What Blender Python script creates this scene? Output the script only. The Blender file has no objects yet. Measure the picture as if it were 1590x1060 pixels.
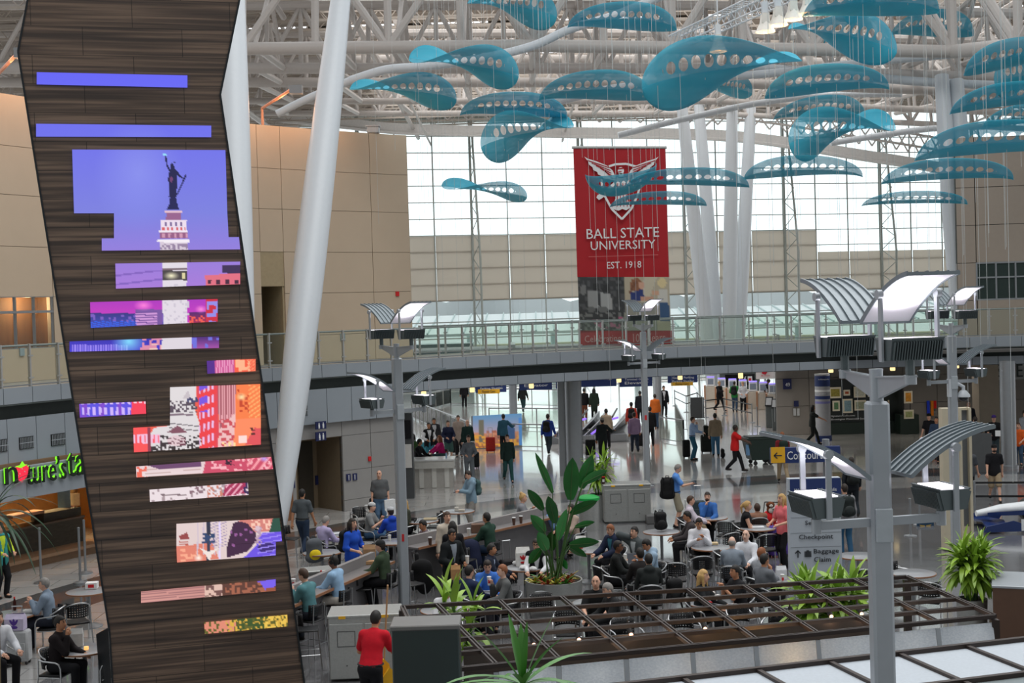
import bpy, math, random, hashlib
import numpy as np
from math import sin, cos, pi, radians as R, sqrt, atan2
from mathutils import Vector as V, Matrix, Quaternion

sc = bpy.context.scene
COL = sc.collection
# ---------------------------------------------------------------- camera
FPX, EYE, HORIZ, ROLL = 2050.0, 6.3, 480.0, 0.030
th = math.atan((530 - HORIZ) / FPX)
fwd = V((0, cos(th), -sin(th)))
r0, u0 = V((1, 0, 0)), V((0, sin(th), cos(th)))
camR = (r0 * cos(ROLL) - u0 * sin(ROLL)).normalized()
camU = (u0 * cos(ROLL) + r0 * sin(ROLL)).normalized()
EYEP = V((0, 0, EYE))
cd = bpy.data.cameras.new('camera')
cam = bpy.data.objects.new('camera', cd); COL.objects.link(cam)
cd.sensor_width = 36; cd.lens = FPX * 36 / 1590; cd.clip_end = 2000
m = Matrix((camR, camU, -fwd)).transposed().to_4x4(); m.translation = EYEP
cam.matrix_world = m
sc.camera = cam
# ---------------------------------------------------------------- world, exposure
sc.view_settings.view_transform = 'Standard'
sc.view_settings.look = 'None'
sc.view_settings.exposure = 0.0
sc.view_settings.gamma = 1.0
sc.view_settings.use_curve_mapping = False
W = bpy.data.worlds.new('overcast_sky'); sc.world = W; W.use_nodes = True
nt = W.node_tree; nt.nodes.clear()
wo = nt.nodes.new('ShaderNodeOutputWorld'); bg = nt.nodes.new('ShaderNodeBackground')
tc = nt.nodes.new('ShaderNodeTexCoord'); sx = nt.nodes.new('ShaderNodeSeparateXYZ')
rp = nt.nodes.new('ShaderNodeMapRange'); cr = nt.nodes.new('ShaderNodeMix'); cr.data_type = 'RGBA'
nt.links.new(tc.outputs['Generated'], sx.inputs[0])
nt.links.new(sx.outputs['Y'], rp.inputs['Value'])
rp.inputs['From Min'].default_value = -0.3; rp.inputs['From Max'].default_value = 0.75
nt.links.new(rp.outputs['Result'], cr.inputs['Factor'])
cr.inputs[6].default_value = (0.36, 0.375, 0.38, 1)      # thick cloud behind the viewer
cr.inputs[7].default_value = (1.75, 1.78, 1.82, 1)       # bright cloud beyond the glass wall
nt.links.new(cr.outputs[2], bg.inputs['Color']); nt.links.new(bg.outputs[0], wo.inputs[0])

def lamp(name, kind, loc, energy, color=(1, 1, 1), size=.3, rot=None, **kw):
    l = bpy.data.lights.new(name, kind); l.energy = energy; l.color = color
    if kind == 'AREA': l.size = size
    elif kind in ('POINT', 'SPOT'): l.shadow_soft_size = size
    for k, v in kw.items(): setattr(l, k, v)
    o = bpy.data.objects.new(name, l); COL.objects.link(o); o.location = loc
    if rot is not None: o.rotation_euler = rot
    return o
# daylight through the roof's big round skylight, high above the hall
lamp('skylight', 'AREA', (8, 22, 34), 7000, (1.0, 0.99, 0.97), 26, (0, 0, 0))
lamp('hall_roof_fill', 'AREA', (9, 80, 21.7), 7600, (1.0, 0.99, 0.97), 36, (0, 0, 0))  # fill light added under the roof deck to brighten the hall floor

# ---------------------------------------------------------------- geometry helpers
def ray(u, v): return fwd + camR * ((u - 795) / FPX) + camU * ((530 - v) / FPX)
def on(u, v, z=0.0):
    d = ray(u, v); return EYEP + d * ((z - EYE) / d.z)
def at(u, v, Y):
    d = ray(u, v); return EYEP + d * (Y / d.y)
CX, CY = 15.0, 20.0                         # centre of the round hall
def onr(u, v, r):                           # far hit of the view ray with the vertical cylinder of radius r
    d = ray(u, v); a = d.x * d.x + d.y * d.y; b = -2 * (d.x * CX + d.y * CY); c = CX * CX + CY * CY - r * r
    return EYEP + d * ((-b + sqrt(b * b - 4 * a * c)) / (2 * a))
def ang(u, r, v=500):
    p = onr(u, v, r); return atan2(p.y - CY, p.x - CX)
def pol(a, r, z): return V((CX + r * cos(a), CY + r * sin(a), z))
def lin(c): return tuple(((x / 255) / 12.92 if x / 255 <= .04045 else ((x / 255 + .055) / 1.055) ** 2.4) for x in c)
rng = random.Random(7)

MATS = {}
def M(name, rgb=(128, 128, 128), rough=.5, metal=0.0, var=.12, scale=8, emit=0.0, stretch=None, bump=0.0, spec=.5):
    if name in MATS: return MATS[name]
    m = bpy.data.materials.new(name); m.use_nodes = True
    nt = m.node_tree; b = nt.nodes['Principled BSDF']
    c = lin(rgb)
    b.inputs['Roughness'].default_value = rough; b.inputs['Metallic'].default_value = metal
    b.inputs['Specular IOR Level'].default_value = spec
    tc = nt.nodes.new('ShaderNodeTexCoord'); n = nt.nodes.new('ShaderNodeTexNoise')
    n.inputs['Scale'].default_value = scale; n.inputs['Detail'].default_value = 3
    src = tc.outputs['Object']
    if stretch:
        mp = nt.nodes.new('ShaderNodeMapping'); mp.inputs['Scale'].default_value = stretch
        nt.links.new(src, mp.inputs[0]); src = mp.outputs[0]
    nt.links.new(src, n.inputs['Vector'])
    mx = nt.nodes.new('ShaderNodeMix'); mx.data_type = 'RGBA'
    nt.links.new(n.outputs['Fac'], mx.inputs['Factor'])
    mx.inputs[6].default_value = tuple(x * (1 - var) for x in c) + (1,)
    mx.inputs[7].default_value = tuple(min(1, x * (1 + var)) for x in c) + (1,)
    nt.links.new(mx.outputs[2], b.inputs['Base Color'])
    if bump:
        bp = nt.nodes.new('ShaderNodeBump'); bp.inputs['Strength'].default_value = bump; bp.inputs['Distance'].default_value = .02
        nt.links.new(n.outputs['Fac'], bp.inputs['Height']); nt.links.new(bp.outputs[0], b.inputs['Normal'])
    if emit:
        nt.links.new(mx.outputs[2], b.inputs['Emission Color']); b.inputs['Emission Strength'].default_value = emit
    MATS[name] = m
    return m
def cloth(rgb, rough=.85): return M('cloth_%d_%d_%d' % rgb, rgb, rough, var=.18, scale=14, spec=.25)
def glass(name, tint, refl=.12, clear=.9):
    if name in MATS: return MATS[name]
    m = bpy.data.materials.new(name); m.use_nodes = True; nt = m.node_tree; nt.nodes.clear()
    o = nt.nodes.new('ShaderNodeOutputMaterial'); t = nt.nodes.new('ShaderNodeBsdfTransparent'); g = nt.nodes.new('ShaderNodeBsdfGlossy')
    d = nt.nodes.new('ShaderNodeBsdfDiffuse'); m1 = nt.nodes.new('ShaderNodeMixShader'); m2 = nt.nodes.new('ShaderNodeMixShader')
    lw = nt.nodes.new('ShaderNodeLayerWeight'); lw.inputs['Blend'].default_value = refl
    c = lin(tint); t.inputs[0].default_value = c + (1,); d.inputs[0].default_value = c + (1,); g.inputs['Roughness'].default_value = .03
    m1.inputs[0].default_value = 1 - clear
    nt.links.new(t.outputs[0], m1.inputs[1]); nt.links.new(d.outputs[0], m1.inputs[2])
    nt.links.new(lw.outputs['Fresnel'], m2.inputs[0]); nt.links.new(m1.outputs[0], m2.inputs[1]); nt.links.new(g.outputs[0], m2.inputs[2])
    nt.links.new(m2.outputs[0], o.inputs[0]); MATS[name] = m
    return m
def glow(name, rgb, s):
    if name in MATS: return MATS[name]
    m = M(name, rgb, .5, var=.03, emit=s); return m

class MB:
    """collects shapes into one mesh"""
    def __init__(s): s.v = []; s.f = []; s.m = []
    def add(s, vs, fs, mi=0):
        o = len(s.v); s.v.extend([tuple(p) for p in vs]); s.f.extend([tuple(i + o for i in f) for f in fs]); s.m.extend([mi] * len(fs)); return s
    def box(s, c, d, rz=0.0, mi=0, M3=None, bev=0.0):
        x, y, z = d[0] / 2, d[1] / 2, d[2] / 2
        if bev:
            b = min(bev, x * .9, y * .9, z * .9); vs = []
            for zz, k in ((-z, 1), (-z + b, 0), (z - b, 0), (z, 1)):
                X, Y = x - b * k, y - b * k
                vs += [(-X + b * (1 - k), -Y, zz), (X - b * (1 - k), -Y, zz), (X, -Y + b * (1 - k), zz), (X, Y - b * (1 - k), zz), (X - b * (1 - k), Y, zz), (-X + b * (1 - k), Y, zz), (-X, Y - b * (1 - k), zz), (-X, -Y + b * (1 - k), zz)]
            fs = [tuple(range(7, -1, -1)), tuple(range(24, 32))]
            for k in range(3):
                for i in range(8):
                    j = (i + 1) % 8; fs.append((k * 8 + i, k * 8 + j, k * 8 + 8 + j, k * 8 + 8 + i))
        else:
            vs = [(i * x, j * y, k * z) for k in (-1, 1) for j in (-1, 1) for i in (-1, 1)]
            fs = [(0, 2, 3, 1), (4, 5, 7, 6), (0, 1, 5, 4), (2, 6, 7, 3), (0, 4, 6, 2), (1, 3, 7, 5)]
        mt = M3 if M3 is not None else Matrix.Rotation(rz, 3, 'Z'); c = V(c)
        return s.add([mt @ V(p) + c for p in vs], fs, mi)
    def beam(s, p, q, w, h, mi=0, up=V((0, 0, 1))):
        p, q = V(p), V(q); d = q - p; L = d.length; y = d / L
        x = y.cross(up)
        if x.length < 1e-4: x = V((1, 0, 0))
        x.normalize(); z = x.cross(y)
        return s.box((p + q) / 2, (w, L, h), mi=mi, M3=Matrix((x, y, z)).transposed())
    def tube(s, pts, r, n=8, mi=0, cap=True):
        pts = [V(p) for p in pts]; k = len(pts); rs = r if isinstance(r, (list, tuple)) else [r] * k
        vs, fs = [], []; ref = None
        for i, p in enumerate(pts):
            t = (pts[min(i + 1, k - 1)] - pts[max(i - 1, 0)]).normalized()
            if ref is None: ref = t.orthogonal().normalized()
            ref = (ref - t * ref.dot(t)); ref = ref.normalized() if ref.length > 1e-6 else t.orthogonal().normalized()
            b = t.cross(ref)
            for j in range(n):
                a = 2 * pi * j / n; vs.append(p + (ref * cos(a) + b * sin(a)) * rs[i])
        for i in range(k - 1):
            for j in range(n):
                fs.append((i * n + j, i * n + (j + 1) % n, (i + 1) * n + (j + 1) % n, (i + 1) * n + j))
        if cap: fs += [tuple(range(n - 1, -1, -1)), tuple(range((k - 1) * n, k * n))]
        return s.add(vs, fs, mi)
    def lathe(s, prof, c=(0, 0, 0), n=24, mi=0):
        c = V(c); vs, fs = [], []
        for (r, z) in prof:
            for j in range(n):
                a = 2 * pi * j / n; vs.append(c + V((max(r, 1e-4) * cos(a), max(r, 1e-4) * sin(a), z)))
        for i in range(len(prof) - 1):
            for j in range(n):
                fs.append((i * n + j, i * n + (j + 1) % n, (i + 1) * n + (j + 1) % n, (i + 1) * n + j))
        return s.add(vs, fs, mi)
    def ell(s, c, r, n=10, k=7, mi=0, M3=None):
        c = V(c); vs, fs = [], []
        for i in range(k + 1):
            t = pi * i / k
            for j in range(n):
                a = 2 * pi * j / n; p = V((r[0] * sin(t) * cos(a), r[1] * sin(t) * sin(a), -r[2] * cos(t)))
                vs.append((M3 @ p if M3 is not None else p) + c)
        for i in range(k):
            for j in range(n):
                fs.append((i * n + j, i * n + (j + 1) % n, (i + 1) * n + (j + 1) % n, (i + 1) * n + j))
        return s.add(vs, fs, mi)
    def prism(s, poly, ext, mi=0):
        """polygon of 3-D points extruded by the vector ext"""
        a = [V(p) for p in poly]; e = V(ext); n = len(a)
        fs = [tuple(range(n)), tuple(range(2 * n - 1, n - 1, -1))] + [(i, i + n, (i + 1) % n + n, (i + 1) % n) for i in range(n)]
        return s.add(a + [p + e for p in a], fs, mi)
    def arc(s, r, z0, z1, a0, a1, seg, t=.08, gap=0.0, mi=0):
        """curved wall of flat panels round the hall's centre"""
        st = (a1 - a0) / seg; g = gap / r / 2 * (1 if st > 0 else -1)
        for i in range(seg):
            p, q = a0 + st * i + g, a0 + st * (i + 1) - g
            ps = [pol(p, r, z0), pol(q, r, z0), pol(q, r + t, z0), pol(p, r + t, z0)]
            s.prism(ps, (0, 0, z1 - z0), mi)
        return s
    def build(s, name, mats, parent=None, loc=None, rz=0.0, smooth=40, local=False):
        """one mesh object; loc becomes the origin (vertices given in world space unless local)"""
        me = bpy.data.meshes.new(name)
        vs = s.v
        if loc is not None and not local:
            mi = Matrix.Rotation(-rz, 3, 'Z'); L = V(loc); vs = [tuple(mi @ (V(p) - L)) for p in vs]
        me.from_pydata(vs, [], s.f)
        mats = mats if isinstance(mats, (list, tuple)) else [mats]
        for mm in mats: me.materials.append(mm)
        if len(mats) > 1: me.polygons.foreach_set('material_index', s.m)
        if smooth:
            me.polygons.foreach_set('use_smooth', [True] * len(me.polygons)); me.set_sharp_from_angle(angle=R(smooth))
        me.update()
        o = bpy.data.objects.new(name, me); COL.objects.link(o)
        if parent is not None:
            o.parent = parent
            if loc is None and not local: o.matrix_parent_inverse = parent.matrix_basis.inverted()
        if loc is not None: o.location = loc; o.rotation_euler = (0, 0, rz)
        return o

def tag(o, label, cat, group=None, kind=None):
    o['label'] = label; o['category'] = cat
    if group: o['group'] = group
    if kind: o['kind'] = kind
    return o
def thing(name, loc, rz, label, cat, group=None):
    o = bpy.data.objects.new(name, None); COL.objects.link(o); o.location = loc; o.rotation_euler = (0, 0, rz); o.empty_display_size = .2
    if label: tag(o, label, cat, group)
    return o
def struct(o): o['kind'] = 'structure'; return o
def dup(root, loc, rz, label=None, group=None, cat=None, scale=None):
    r = root.copy(); COL.objects.link(r); r.location = loc; r.rotation_euler = (0, 0, rz)
    if scale: r.scale = (scale,) * 3
    if label: r['label'] = label
    if cat: r['category'] = cat
    if group: r['group'] = group
    for ch in list(root.children):
        c = ch.copy(); COL.objects.link(c); c.parent = r; c.matrix_parent_inverse = ch.matrix_parent_inverse
        for g in list(ch.children):
            d = g.copy(); COL.objects.link(d); d.parent = c; d.matrix_parent_inverse = g.matrix_parent_inverse
    return r
def text(name, s, loc, size, mat, parent=None, rz=0.0, align='LEFT', ext=.004, tilt=0.0, sx=1.0, spacing=1.0):
    c = bpy.data.curves.new(name, 'FONT'); c.body = s; c.size = size; c.extrude = ext; c.align_x = align; c.align_y = 'CENTER'
    c.space_character = spacing; c.resolution_u = 3
    c.materials.append(mat)
    o = bpy.data.objects.new(name, c); COL.objects.link(o)
    o.location = loc; o.rotation_euler = (pi / 2, 0, rz); o.rotation_euler.rotate_axis('Z', tilt); o.scale = (sx, 1, 1)
    if parent is not None: o.parent = parent; o.matrix_parent_inverse = parent.matrix_basis.inverted()
    return o

# ---------------------------------------------------------------- common materials
mPanel = M('grey_wall_panel', (152, 156, 160), .45, var=.05, scale=3)
mPanelLow = M('taupe_wall_panel', (150, 148, 146), .5, var=.05, scale=3)
mFascia = M('fascia_panel', (150, 158, 166), .4, var=.04, scale=2)
mDark = M('dark_soffit', (92, 100, 98), .6, var=.1)
mTan = M('tan_wall_panel', (196, 178, 156), .75, var=.04, scale=2)
mWhiteSteel = M('white_painted_steel', (204, 210, 216), .4, var=.03)
mTruss = M('roof_steel_paint', (190, 184, 180), .5, var=.05)
mSteel = M('brushed_steel', (172, 174, 172), .38, .5, var=.15, scale=30)
mSteelD = M('satin_aluminium', (150, 154, 158), .42, .6, var=.06)
mPole = M('grey_post_paint', (164, 170, 176), .42, .25, var=.05)
mBlack = M('black_plastic', (22, 22, 24), .45, var=.2)
mChrome = M('chair_tube_metal', (190, 192, 194), .28, .85, var=.05)
mBrownMetal = M('dark_bronze_metal', (58, 48, 44), .45, .3, var=.15)
mFrost = M('frosted_panel', (178, 186, 194), .6, var=.10, scale=26)
mRail = glass('rail_glass', (246, 250, 247), .06, .98)
mPane = glass('window_glass', (244, 250, 250), .06, .97)
mNavy = M('navy_sign_face', (30, 52, 110), .5, var=.06)
mYellow = M('yellow_sign_face', (236, 178, 32), .5, var=.05)
mWhiteInk = M('white_lettering', (236, 238, 240), .6, var=.02)
mInk = M('dark_lettering', (44, 48, 54), .6, var=.05)
# ================================================================= THE SETTING
# ---- floor: polished terrazzo with curved bands and joints
def floor_mat():
    m = bpy.data.materials.new('polished_terrazzo'); m.use_nodes = True; nt = m.node_tree; b = nt.nodes['Principled BSDF']; L = nt.links.new; N = nt.nodes.new
    tc = N('ShaderNodeTexCoord'); sub = N('ShaderNodeVectorMath'); sub.operation = 'SUBTRACT'; sub.inputs[1].default_value = (CX, CY, 0)
    ln = N('ShaderNodeVectorMath'); ln.operation = 'LENGTH'
    L(tc.outputs['Object'], sub.inputs[0]); L(sub.outputs[0], ln.inputs[0])
    dv = N('ShaderNodeMath'); dv.operation = 'DIVIDE'; dv.inputs[1].default_value = 60; L(ln.outputs['Value'], dv.inputs[0])
    ra = N('ShaderNodeValToRGB'); ra.color_ramp.interpolation = 'CONSTANT'; e = ra.color_ramp.elements
    e[0].position = 0; e[0].color = lin((122, 122, 124)) + (1,)
    e[1].position = 23.6 / 60; e[1].color = lin((176, 175, 173)) + (1,)
    for p, c in ((26.2, (84, 86, 90)), (27.0, (116, 94, 88)), (27.7, (96, 98, 100)), (28.2, (212, 210, 207)), (45, (216, 213, 209))):
        k = e.new(p / 60); k.color = lin(c) + (1,)
    L(dv.outputs[0], ra.inputs[0])
    sp = N('ShaderNodeTexNoise'); sp.inputs['Scale'].default_value = 60; sp.inputs['Detail'].default_value = 2; L(tc.outputs['Object'], sp.inputs['Vector'])
    bk = N('ShaderNodeTexBrick'); bk.inputs['Scale'].default_value = 1; bk.inputs['Mortar Size'].default_value = .014; bk.inputs['Brick Width'].default_value = 1.5; bk.inputs['Row Height'].default_value = .75
    bk.inputs['Color1'].default_value = (1, 1, 1, 1); bk.inputs['Color2'].default_value = (.84, .84, .84, 1); bk.inputs['Mortar'].default_value = (.55, .55, .55, 1)
    L(tc.outputs['Object'], bk.inputs['Vector'])
    m1 = N('ShaderNodeMix'); m1.data_type = 'RGBA'; m1.blend_type = 'MULTIPLY'; m1.inputs['Factor'].default_value = 1
    L(ra.outputs[0], m1.inputs[6]); L(bk.outputs['Color'], m1.inputs[7])
    m2 = N('ShaderNodeMix'); m2.data_type = 'RGBA'; m2.blend_type = 'OVERLAY'; m2.inputs['Factor'].default_value = .35
    L(m1.outputs[2], m2.inputs[6]); L(sp.outputs['Fac'], m2.inputs[7]); L(m2.outputs[2], b.inputs['Base Color'])
    mr = N('ShaderNodeMapRange'); mr.inputs['To Min'].default_value = .09; mr.inputs['To Max'].default_value = .2
    n2 = N('ShaderNodeTexNoise'); n2.inputs['Scale'].default_value = .6; L(tc.outputs['Object'], n2.inputs['Vector']); L(n2.outputs['Fac'], mr.inputs['Value']); L(mr.outputs[0], b.inputs['Roughness'])
    bp = N('ShaderNodeBump'); bp.inputs['Strength'].default_value = .10; bp.inputs['Distance'].default_value = .004
    n3 = N('ShaderNodeTexNoise'); n3.inputs['Scale'].default_value = 3.0; L(tc.outputs['Object'], n3.inputs['Vector']); L(n3.outputs['Fac'], bp.inputs['Height']); L(bp.outputs[0], b.inputs['Normal'])
    b.inputs['Specular IOR Level'].default_value = .8; b.inputs['Coat Weight'].default_value = .7; b.inputs['Coat Roughness'].default_value = .07
    return m
mFloor = floor_mat()
b = MB(); b.box((8, 62, -.05), (110, 116, .1)); struct(b.build('floor', mFloor, smooth=0))

# ---- curved left building above the walkway
A0, A1 = ang(637, 33, 400), R(176)
rows = [4.7, 5.62, 7.05, 8.44, 9.86, 11.2, 12.62]
adoor0, adoor1 = ang(444, 33), ang(408, 33)
awin0, awin1 = ang(84, 33), ang(-40, 33)
cols = [A0, ang(582, 33), adoor0, adoor1, ang(393, 33), ang(250, 33), ang(160, 33), awin0, awin1, A1]
b = MB()
for i in range(len(rows) - 1):
    for a, c in zip(cols, cols[1:]):
        z0, z1 = rows[i], rows[i + 1]
        if a == adoor0 and z1 < 8.5: continue
        if a == awin0 and 5.6 < z0 < 7.0: 
            continue
        n = max(2, int((c - a) / R(2.2)))
        st = (c - a) / n
        for k in range(n):
            p = a + st * k + (.0003 if k == 0 else 0); q = a + st * (k + 1) - (.0003 if k == n - 1 else 0)
            b.prism([pol(p, 33, z0 + .007), pol(q, 33, z0 + .007), pol(q, 33.3, z0 + .007), pol(p, 33.3, z0 + .007)], (0, 0, z1 - z0 - .014))
struct(b.build('wall_left', mTan, smooth=0))
b = MB()
b.arc(33.07, 8.45, 12.58, A0 + .002, A1, 40, .1); b.arc(33.07, 4.7, 8.45, A0 + .002, adoor0, 10, .1); b.arc(33.07, 4.7, 8.45, adoor1, awin0, 20, .1)
b.prism([pol(A0, 33.0, 4.7), pol(A0 + .001, 33.0, 4.7), pol(A0 + .001, 42, 4.7), pol(A0, 42, 4.7)], (0, 0, 7.9))
struct(b.build('trim_1', M('joint_backing_tan', (168, 152, 134), .8), smooth=0))  # darker tan backing that shows in the panel joints
# doorway niche in the left wall
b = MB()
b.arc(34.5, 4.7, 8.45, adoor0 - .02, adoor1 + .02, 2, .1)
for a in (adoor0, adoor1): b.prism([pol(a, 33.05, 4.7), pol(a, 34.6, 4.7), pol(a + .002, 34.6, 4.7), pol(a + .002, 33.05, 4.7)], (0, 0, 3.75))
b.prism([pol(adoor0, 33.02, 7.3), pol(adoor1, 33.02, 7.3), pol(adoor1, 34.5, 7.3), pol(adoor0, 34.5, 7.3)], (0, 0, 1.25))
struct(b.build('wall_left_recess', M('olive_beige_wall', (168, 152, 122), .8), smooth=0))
am = ang(419, 33)
b = MB()
b.prism([pol(am, 33.9, 4.7), pol(adoor1, 33.9, 4.7), pol(adoor1, 33.96, 4.7), pol(am, 33.96, 4.7)], (0, 0, 2.6), 0)
d1 = struct(b.build('door_1', M('dark_green_door', (44, 58, 54), .5), smooth=0))
b = MB()
for a in (am, ang(424, 33)): b.tube([pol(a, 33.85, 4.7), pol(a, 33.85, 7.3)], .05, 4)
b.build('door_frame', mSteelD, d1)
# window in the left wall
b = MB(); b.arc(34.2, 5.5, 7.5, awin0 - .05, awin1 + .05, 12, .1); b.arc(33.3, 7.2, 7.3, awin0 - .05, awin1 + .05, 12, 1); b.prism([pol(awin0 - .012, 33.3, 5.5), pol(awin0 - .012, 34.3, 5.5), pol(awin0 - .014, 34.3, 5.5), pol(awin0 - .014, 33.3, 5.5)], (0, 0, 2))
b.prism([pol(awin0, 33.05, 5.55), pol(awin1, 33.05, 5.55), pol(awin1, 34.2, 5.55), pol(awin0, 34.2, 5.55)], (0, 0, .06))
struct(b.build('wall_left_room', M('warm_brown_wall', (128, 92, 64), .7, var=.35, scale=2, stretch=(3, 3, .2)), smooth=0))
b = MB()
for k in range(6):
    a = awin0 + (awin1 - awin0) * (k + .02) / 4.2
    b.tube([pol(a, 33.05, 5.55), pol(a, 33.05, 7.1)], .05, 4)
for z in (5.6, 6.63, 7.07): b.arc(33.0, z - .035, z + .035, awin0, awin1, 6, .1)
w1 = struct(b.build('window_1', mSteelD, smooth=0))
b = MB(); b.arc(33.1, 5.6, 7.07, awin0, awin1, 6, .012); b.build('pane', mPane, w1)
lamp('room_lamp', 'POINT', pol((awin0 + awin1) / 2 - .03, 33.7, 6.9), 45, (1, .7, .4), .1)

# ---- walkway slab, fascias and soffits
B0, B1 = R(44), R(176); AB = ang(622, 30, 640)          # AB: where the solid lower storey on the left ends
NS = int(round((B1 - B0) / R(1.8)))
b = MB(); b.arc(30.04, 4.32, 4.7, B0, B1, NS, 4.6); struct(b.build('slab', M('concrete_topping', (150, 148, 144), .7), smooth=0))
b = MB(); b.arc(30.0, 4.34, 4.735, B0, B1, NS, .04, .02); struct(b.build('trim_2', mFascia, smooth=0))
b = MB(); b.arc(30.65, 3.94, 4.34, B0, B1, NS, .2); b.arc(30.02, 4.30, 4.33, B0, B1, NS, 1.0); b.arc(30.1, 3.90, 3.94, B0, B1, NS, 4.4)
struct(b.build('trim_3', mDark, smooth=0))
b = MB(); b.arc(30.0, 3.68, 3.98, B0, AB, int((AB - B0) / R(1.8)), .05, .02); b.arc(30.0, 2.90, 3.98, AB, B1, int((B1 - AB) / R(1.8)), .05, .02)
struct(b.build('trim_4', mFascia, smooth=0))
b = MB(); b.arc(30.06, 3.66, 3.94, B0, AB, 40, .5); b.arc(30.06, 2.9, 3.86, AB, B1, 40, .1)
struct(b.build('trim_5', M('fascia_backing', (70, 74, 78), .7), smooth=0))

# ---- lower storey on the left: restroom front, shop front
an0, an1 = ang(533, 30.15, 740), ang(460, 30.15, 740)
ashop0, ashop1 = ang(290, 30.15, 800), R(174)
b = MB()
for z0, z1 in ((0, .35), (.35, 1.3), (1.3, 2.42), (2.42, 2.92)):
    for a, c, n in ((AB, an0, 2), (an0, an1, 1), (an1, ang(437, 30.15, 740), 1), (ang(437, 30.15, 740), ashop0, 8)):
        if a == an0 and z1 < 2.5: continue
        b.arc(30.15, z0 + .006, z1 - .006, a, c, n, .12, .02)
struct(b.build('wall_left_lower', mPanelLow, smooth=0))
b = MB()
b.arc(30.2, 0, 2.9, AB, an0, 3, .1); b.arc(30.2, 0, 2.9, an1, ashop0, 12, .1); b.arc(30.2, 2.42, 2.9, an0, an1, 3, .1)
b.prism([pol(AB, 30.15, 0), pol(AB + .002, 30.15, 0), pol(AB + .002, 38, 0), pol(AB, 38, 0)], (0, 0, 3.8))
struct(b.build('trim_6', M('wall_backing', (112, 112, 112), .7), smooth=0))
mTaupeDoor = M('brown_grey_door', (120, 104, 82), .5, var=.06)
b = MB()
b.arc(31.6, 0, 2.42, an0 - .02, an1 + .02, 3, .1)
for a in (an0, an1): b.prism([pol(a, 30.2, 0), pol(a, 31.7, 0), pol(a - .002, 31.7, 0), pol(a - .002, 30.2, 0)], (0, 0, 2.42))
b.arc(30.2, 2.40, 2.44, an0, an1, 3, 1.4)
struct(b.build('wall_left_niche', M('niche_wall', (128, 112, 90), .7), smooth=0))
ad0, ad1 = ang(524, 31.5, 740), ang(503, 31.5, 740)
b = MB(); b.arc(31.5, .02, 2.2, ad0, ad1, 1, .06)
d2 = struct(b.build('door_2', mTaupeDoor, smooth=0))
b = MB(); p = pol(ad1 - .004, 31.44, 1.02); b.tube([p, p + V((.12, -.05, 0))], .018, 6); b.box(p, (.05, .04, .2)); b.build('handle', mChrome, d2)
b = MB(); b.arc(31.55, .02, 2.2, ang(488, 31.5, 740), ang(466, 31.5, 740), 1, .03); struct(b.build('corridor_dark_panel', M('dark_corridor', (58, 52, 42), .7), smooth=0))  # flat panel, not a door: the corridor's darkness painted into its colour
p = pol((ad0 + ad1) / 2, 31.2, 2.38); lamp('niche_lamp', 'SPOT', p, 26, (1, .72, .4), .04, (0, 0, 0), spot_size=R(110), spot_blend=.7)

# ---- shop with a warm interior on the far left
b = MB(); b.arc(29.75, 2.02, 2.80, ashop0, ashop1, 8, .14, .01); struct(b.build('trim_7', mFascia, smooth=0))
mShop = M('warm_shop_wall', (196, 150, 92), .7)
b = MB(); b.arc(35.2, 0, 3, ashop0 - .1, ashop1, 10, .1); b.arc(30.3, 2.3, 2.4, ashop0, ashop1, 10, 5)
b.prism([pol(ashop0, 30.3, 0), pol(ashop0 - .003, 30.3, 0), pol(ashop0 - .003, 35.3, 0), pol(ashop0, 35.3, 0)], (0, 0, 2.9))
struct(b.build('wall_shop', mShop, smooth=0))
for u in (20, 70, 110):
    p = pol(ang(u, 32.5, 800), 32.6, 2.25); lamp('shop_lamp', 'SPOT', p, 170, (1, .68, .34), .06, (0, 0, 0), spot_size=R(120), spot_blend=.6)

# ---- upper right building
C1 = ang(1486, 33, 400); C0 = R(40)
b = MB()
for i, (z0, z1) in enumerate(((4.7, 6.1), (6.1, 7.6), (7.6, 9.1), (9.1, 10.6), (10.6, 12.6))):
    for a, c in ((C1, ang(1518, 33)), (ang(1518, 33), ang(1640, 33)), (ang(1640, 33), C0)):
        if i in (1,) and a == ang(1518, 33): continue
        n = max(1, int((a - c) / R(2.2)))
        b.arc(33, z0 + .012, z1 - .012, c + .0006, a - .0006, n, .2)
struct(b.build('wall_right', M('brown_grey_wall', (160, 148, 136), .75, var=.04), smooth=0))
b = MB(); ce = pol(C1, 33.05, 4.7); cr = V((ce.x, ce.y, 0)).normalized() * 9 + V((.9, 0, 0)); b.prism([ce, ce + V((.05, 0, 0)), ce + cr + V((.05, 0, 0)), ce + cr], (0, 0, 7.9)); b.arc(33.1, 7.6, 12.6, C0, C1, 30, .1); b.arc(34.3, 6.0, 7.7, C0, C1, 20, .1)
struct(b.build('trim_8', M('dark_grey_room', (84, 90, 88), .8), smooth=0))
b = MB(); w0, w1_ = ang(1518, 33), ang(1640, 33)
for k in range(5):
    a = w0 + (w1_ - w0) * k / 4; b.tube([pol(a, 33.02, 6.1), pol(a, 33.02, 7.6)], .045, 4)
for z in (6.12, 7.0, 7.58): b.arc(33.0, z - .03, z + .03, w1_, w0, 6, .08)
w2 = struct(b.build('window_2', mSteelD, smooth=0))
b = MB(); b.arc(33.04, 6.1, 7.6, w1_, w0, 6, .012); b.build('pane', glass('dark_window_glass', (120, 140, 136), .15, .8), w2)

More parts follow.
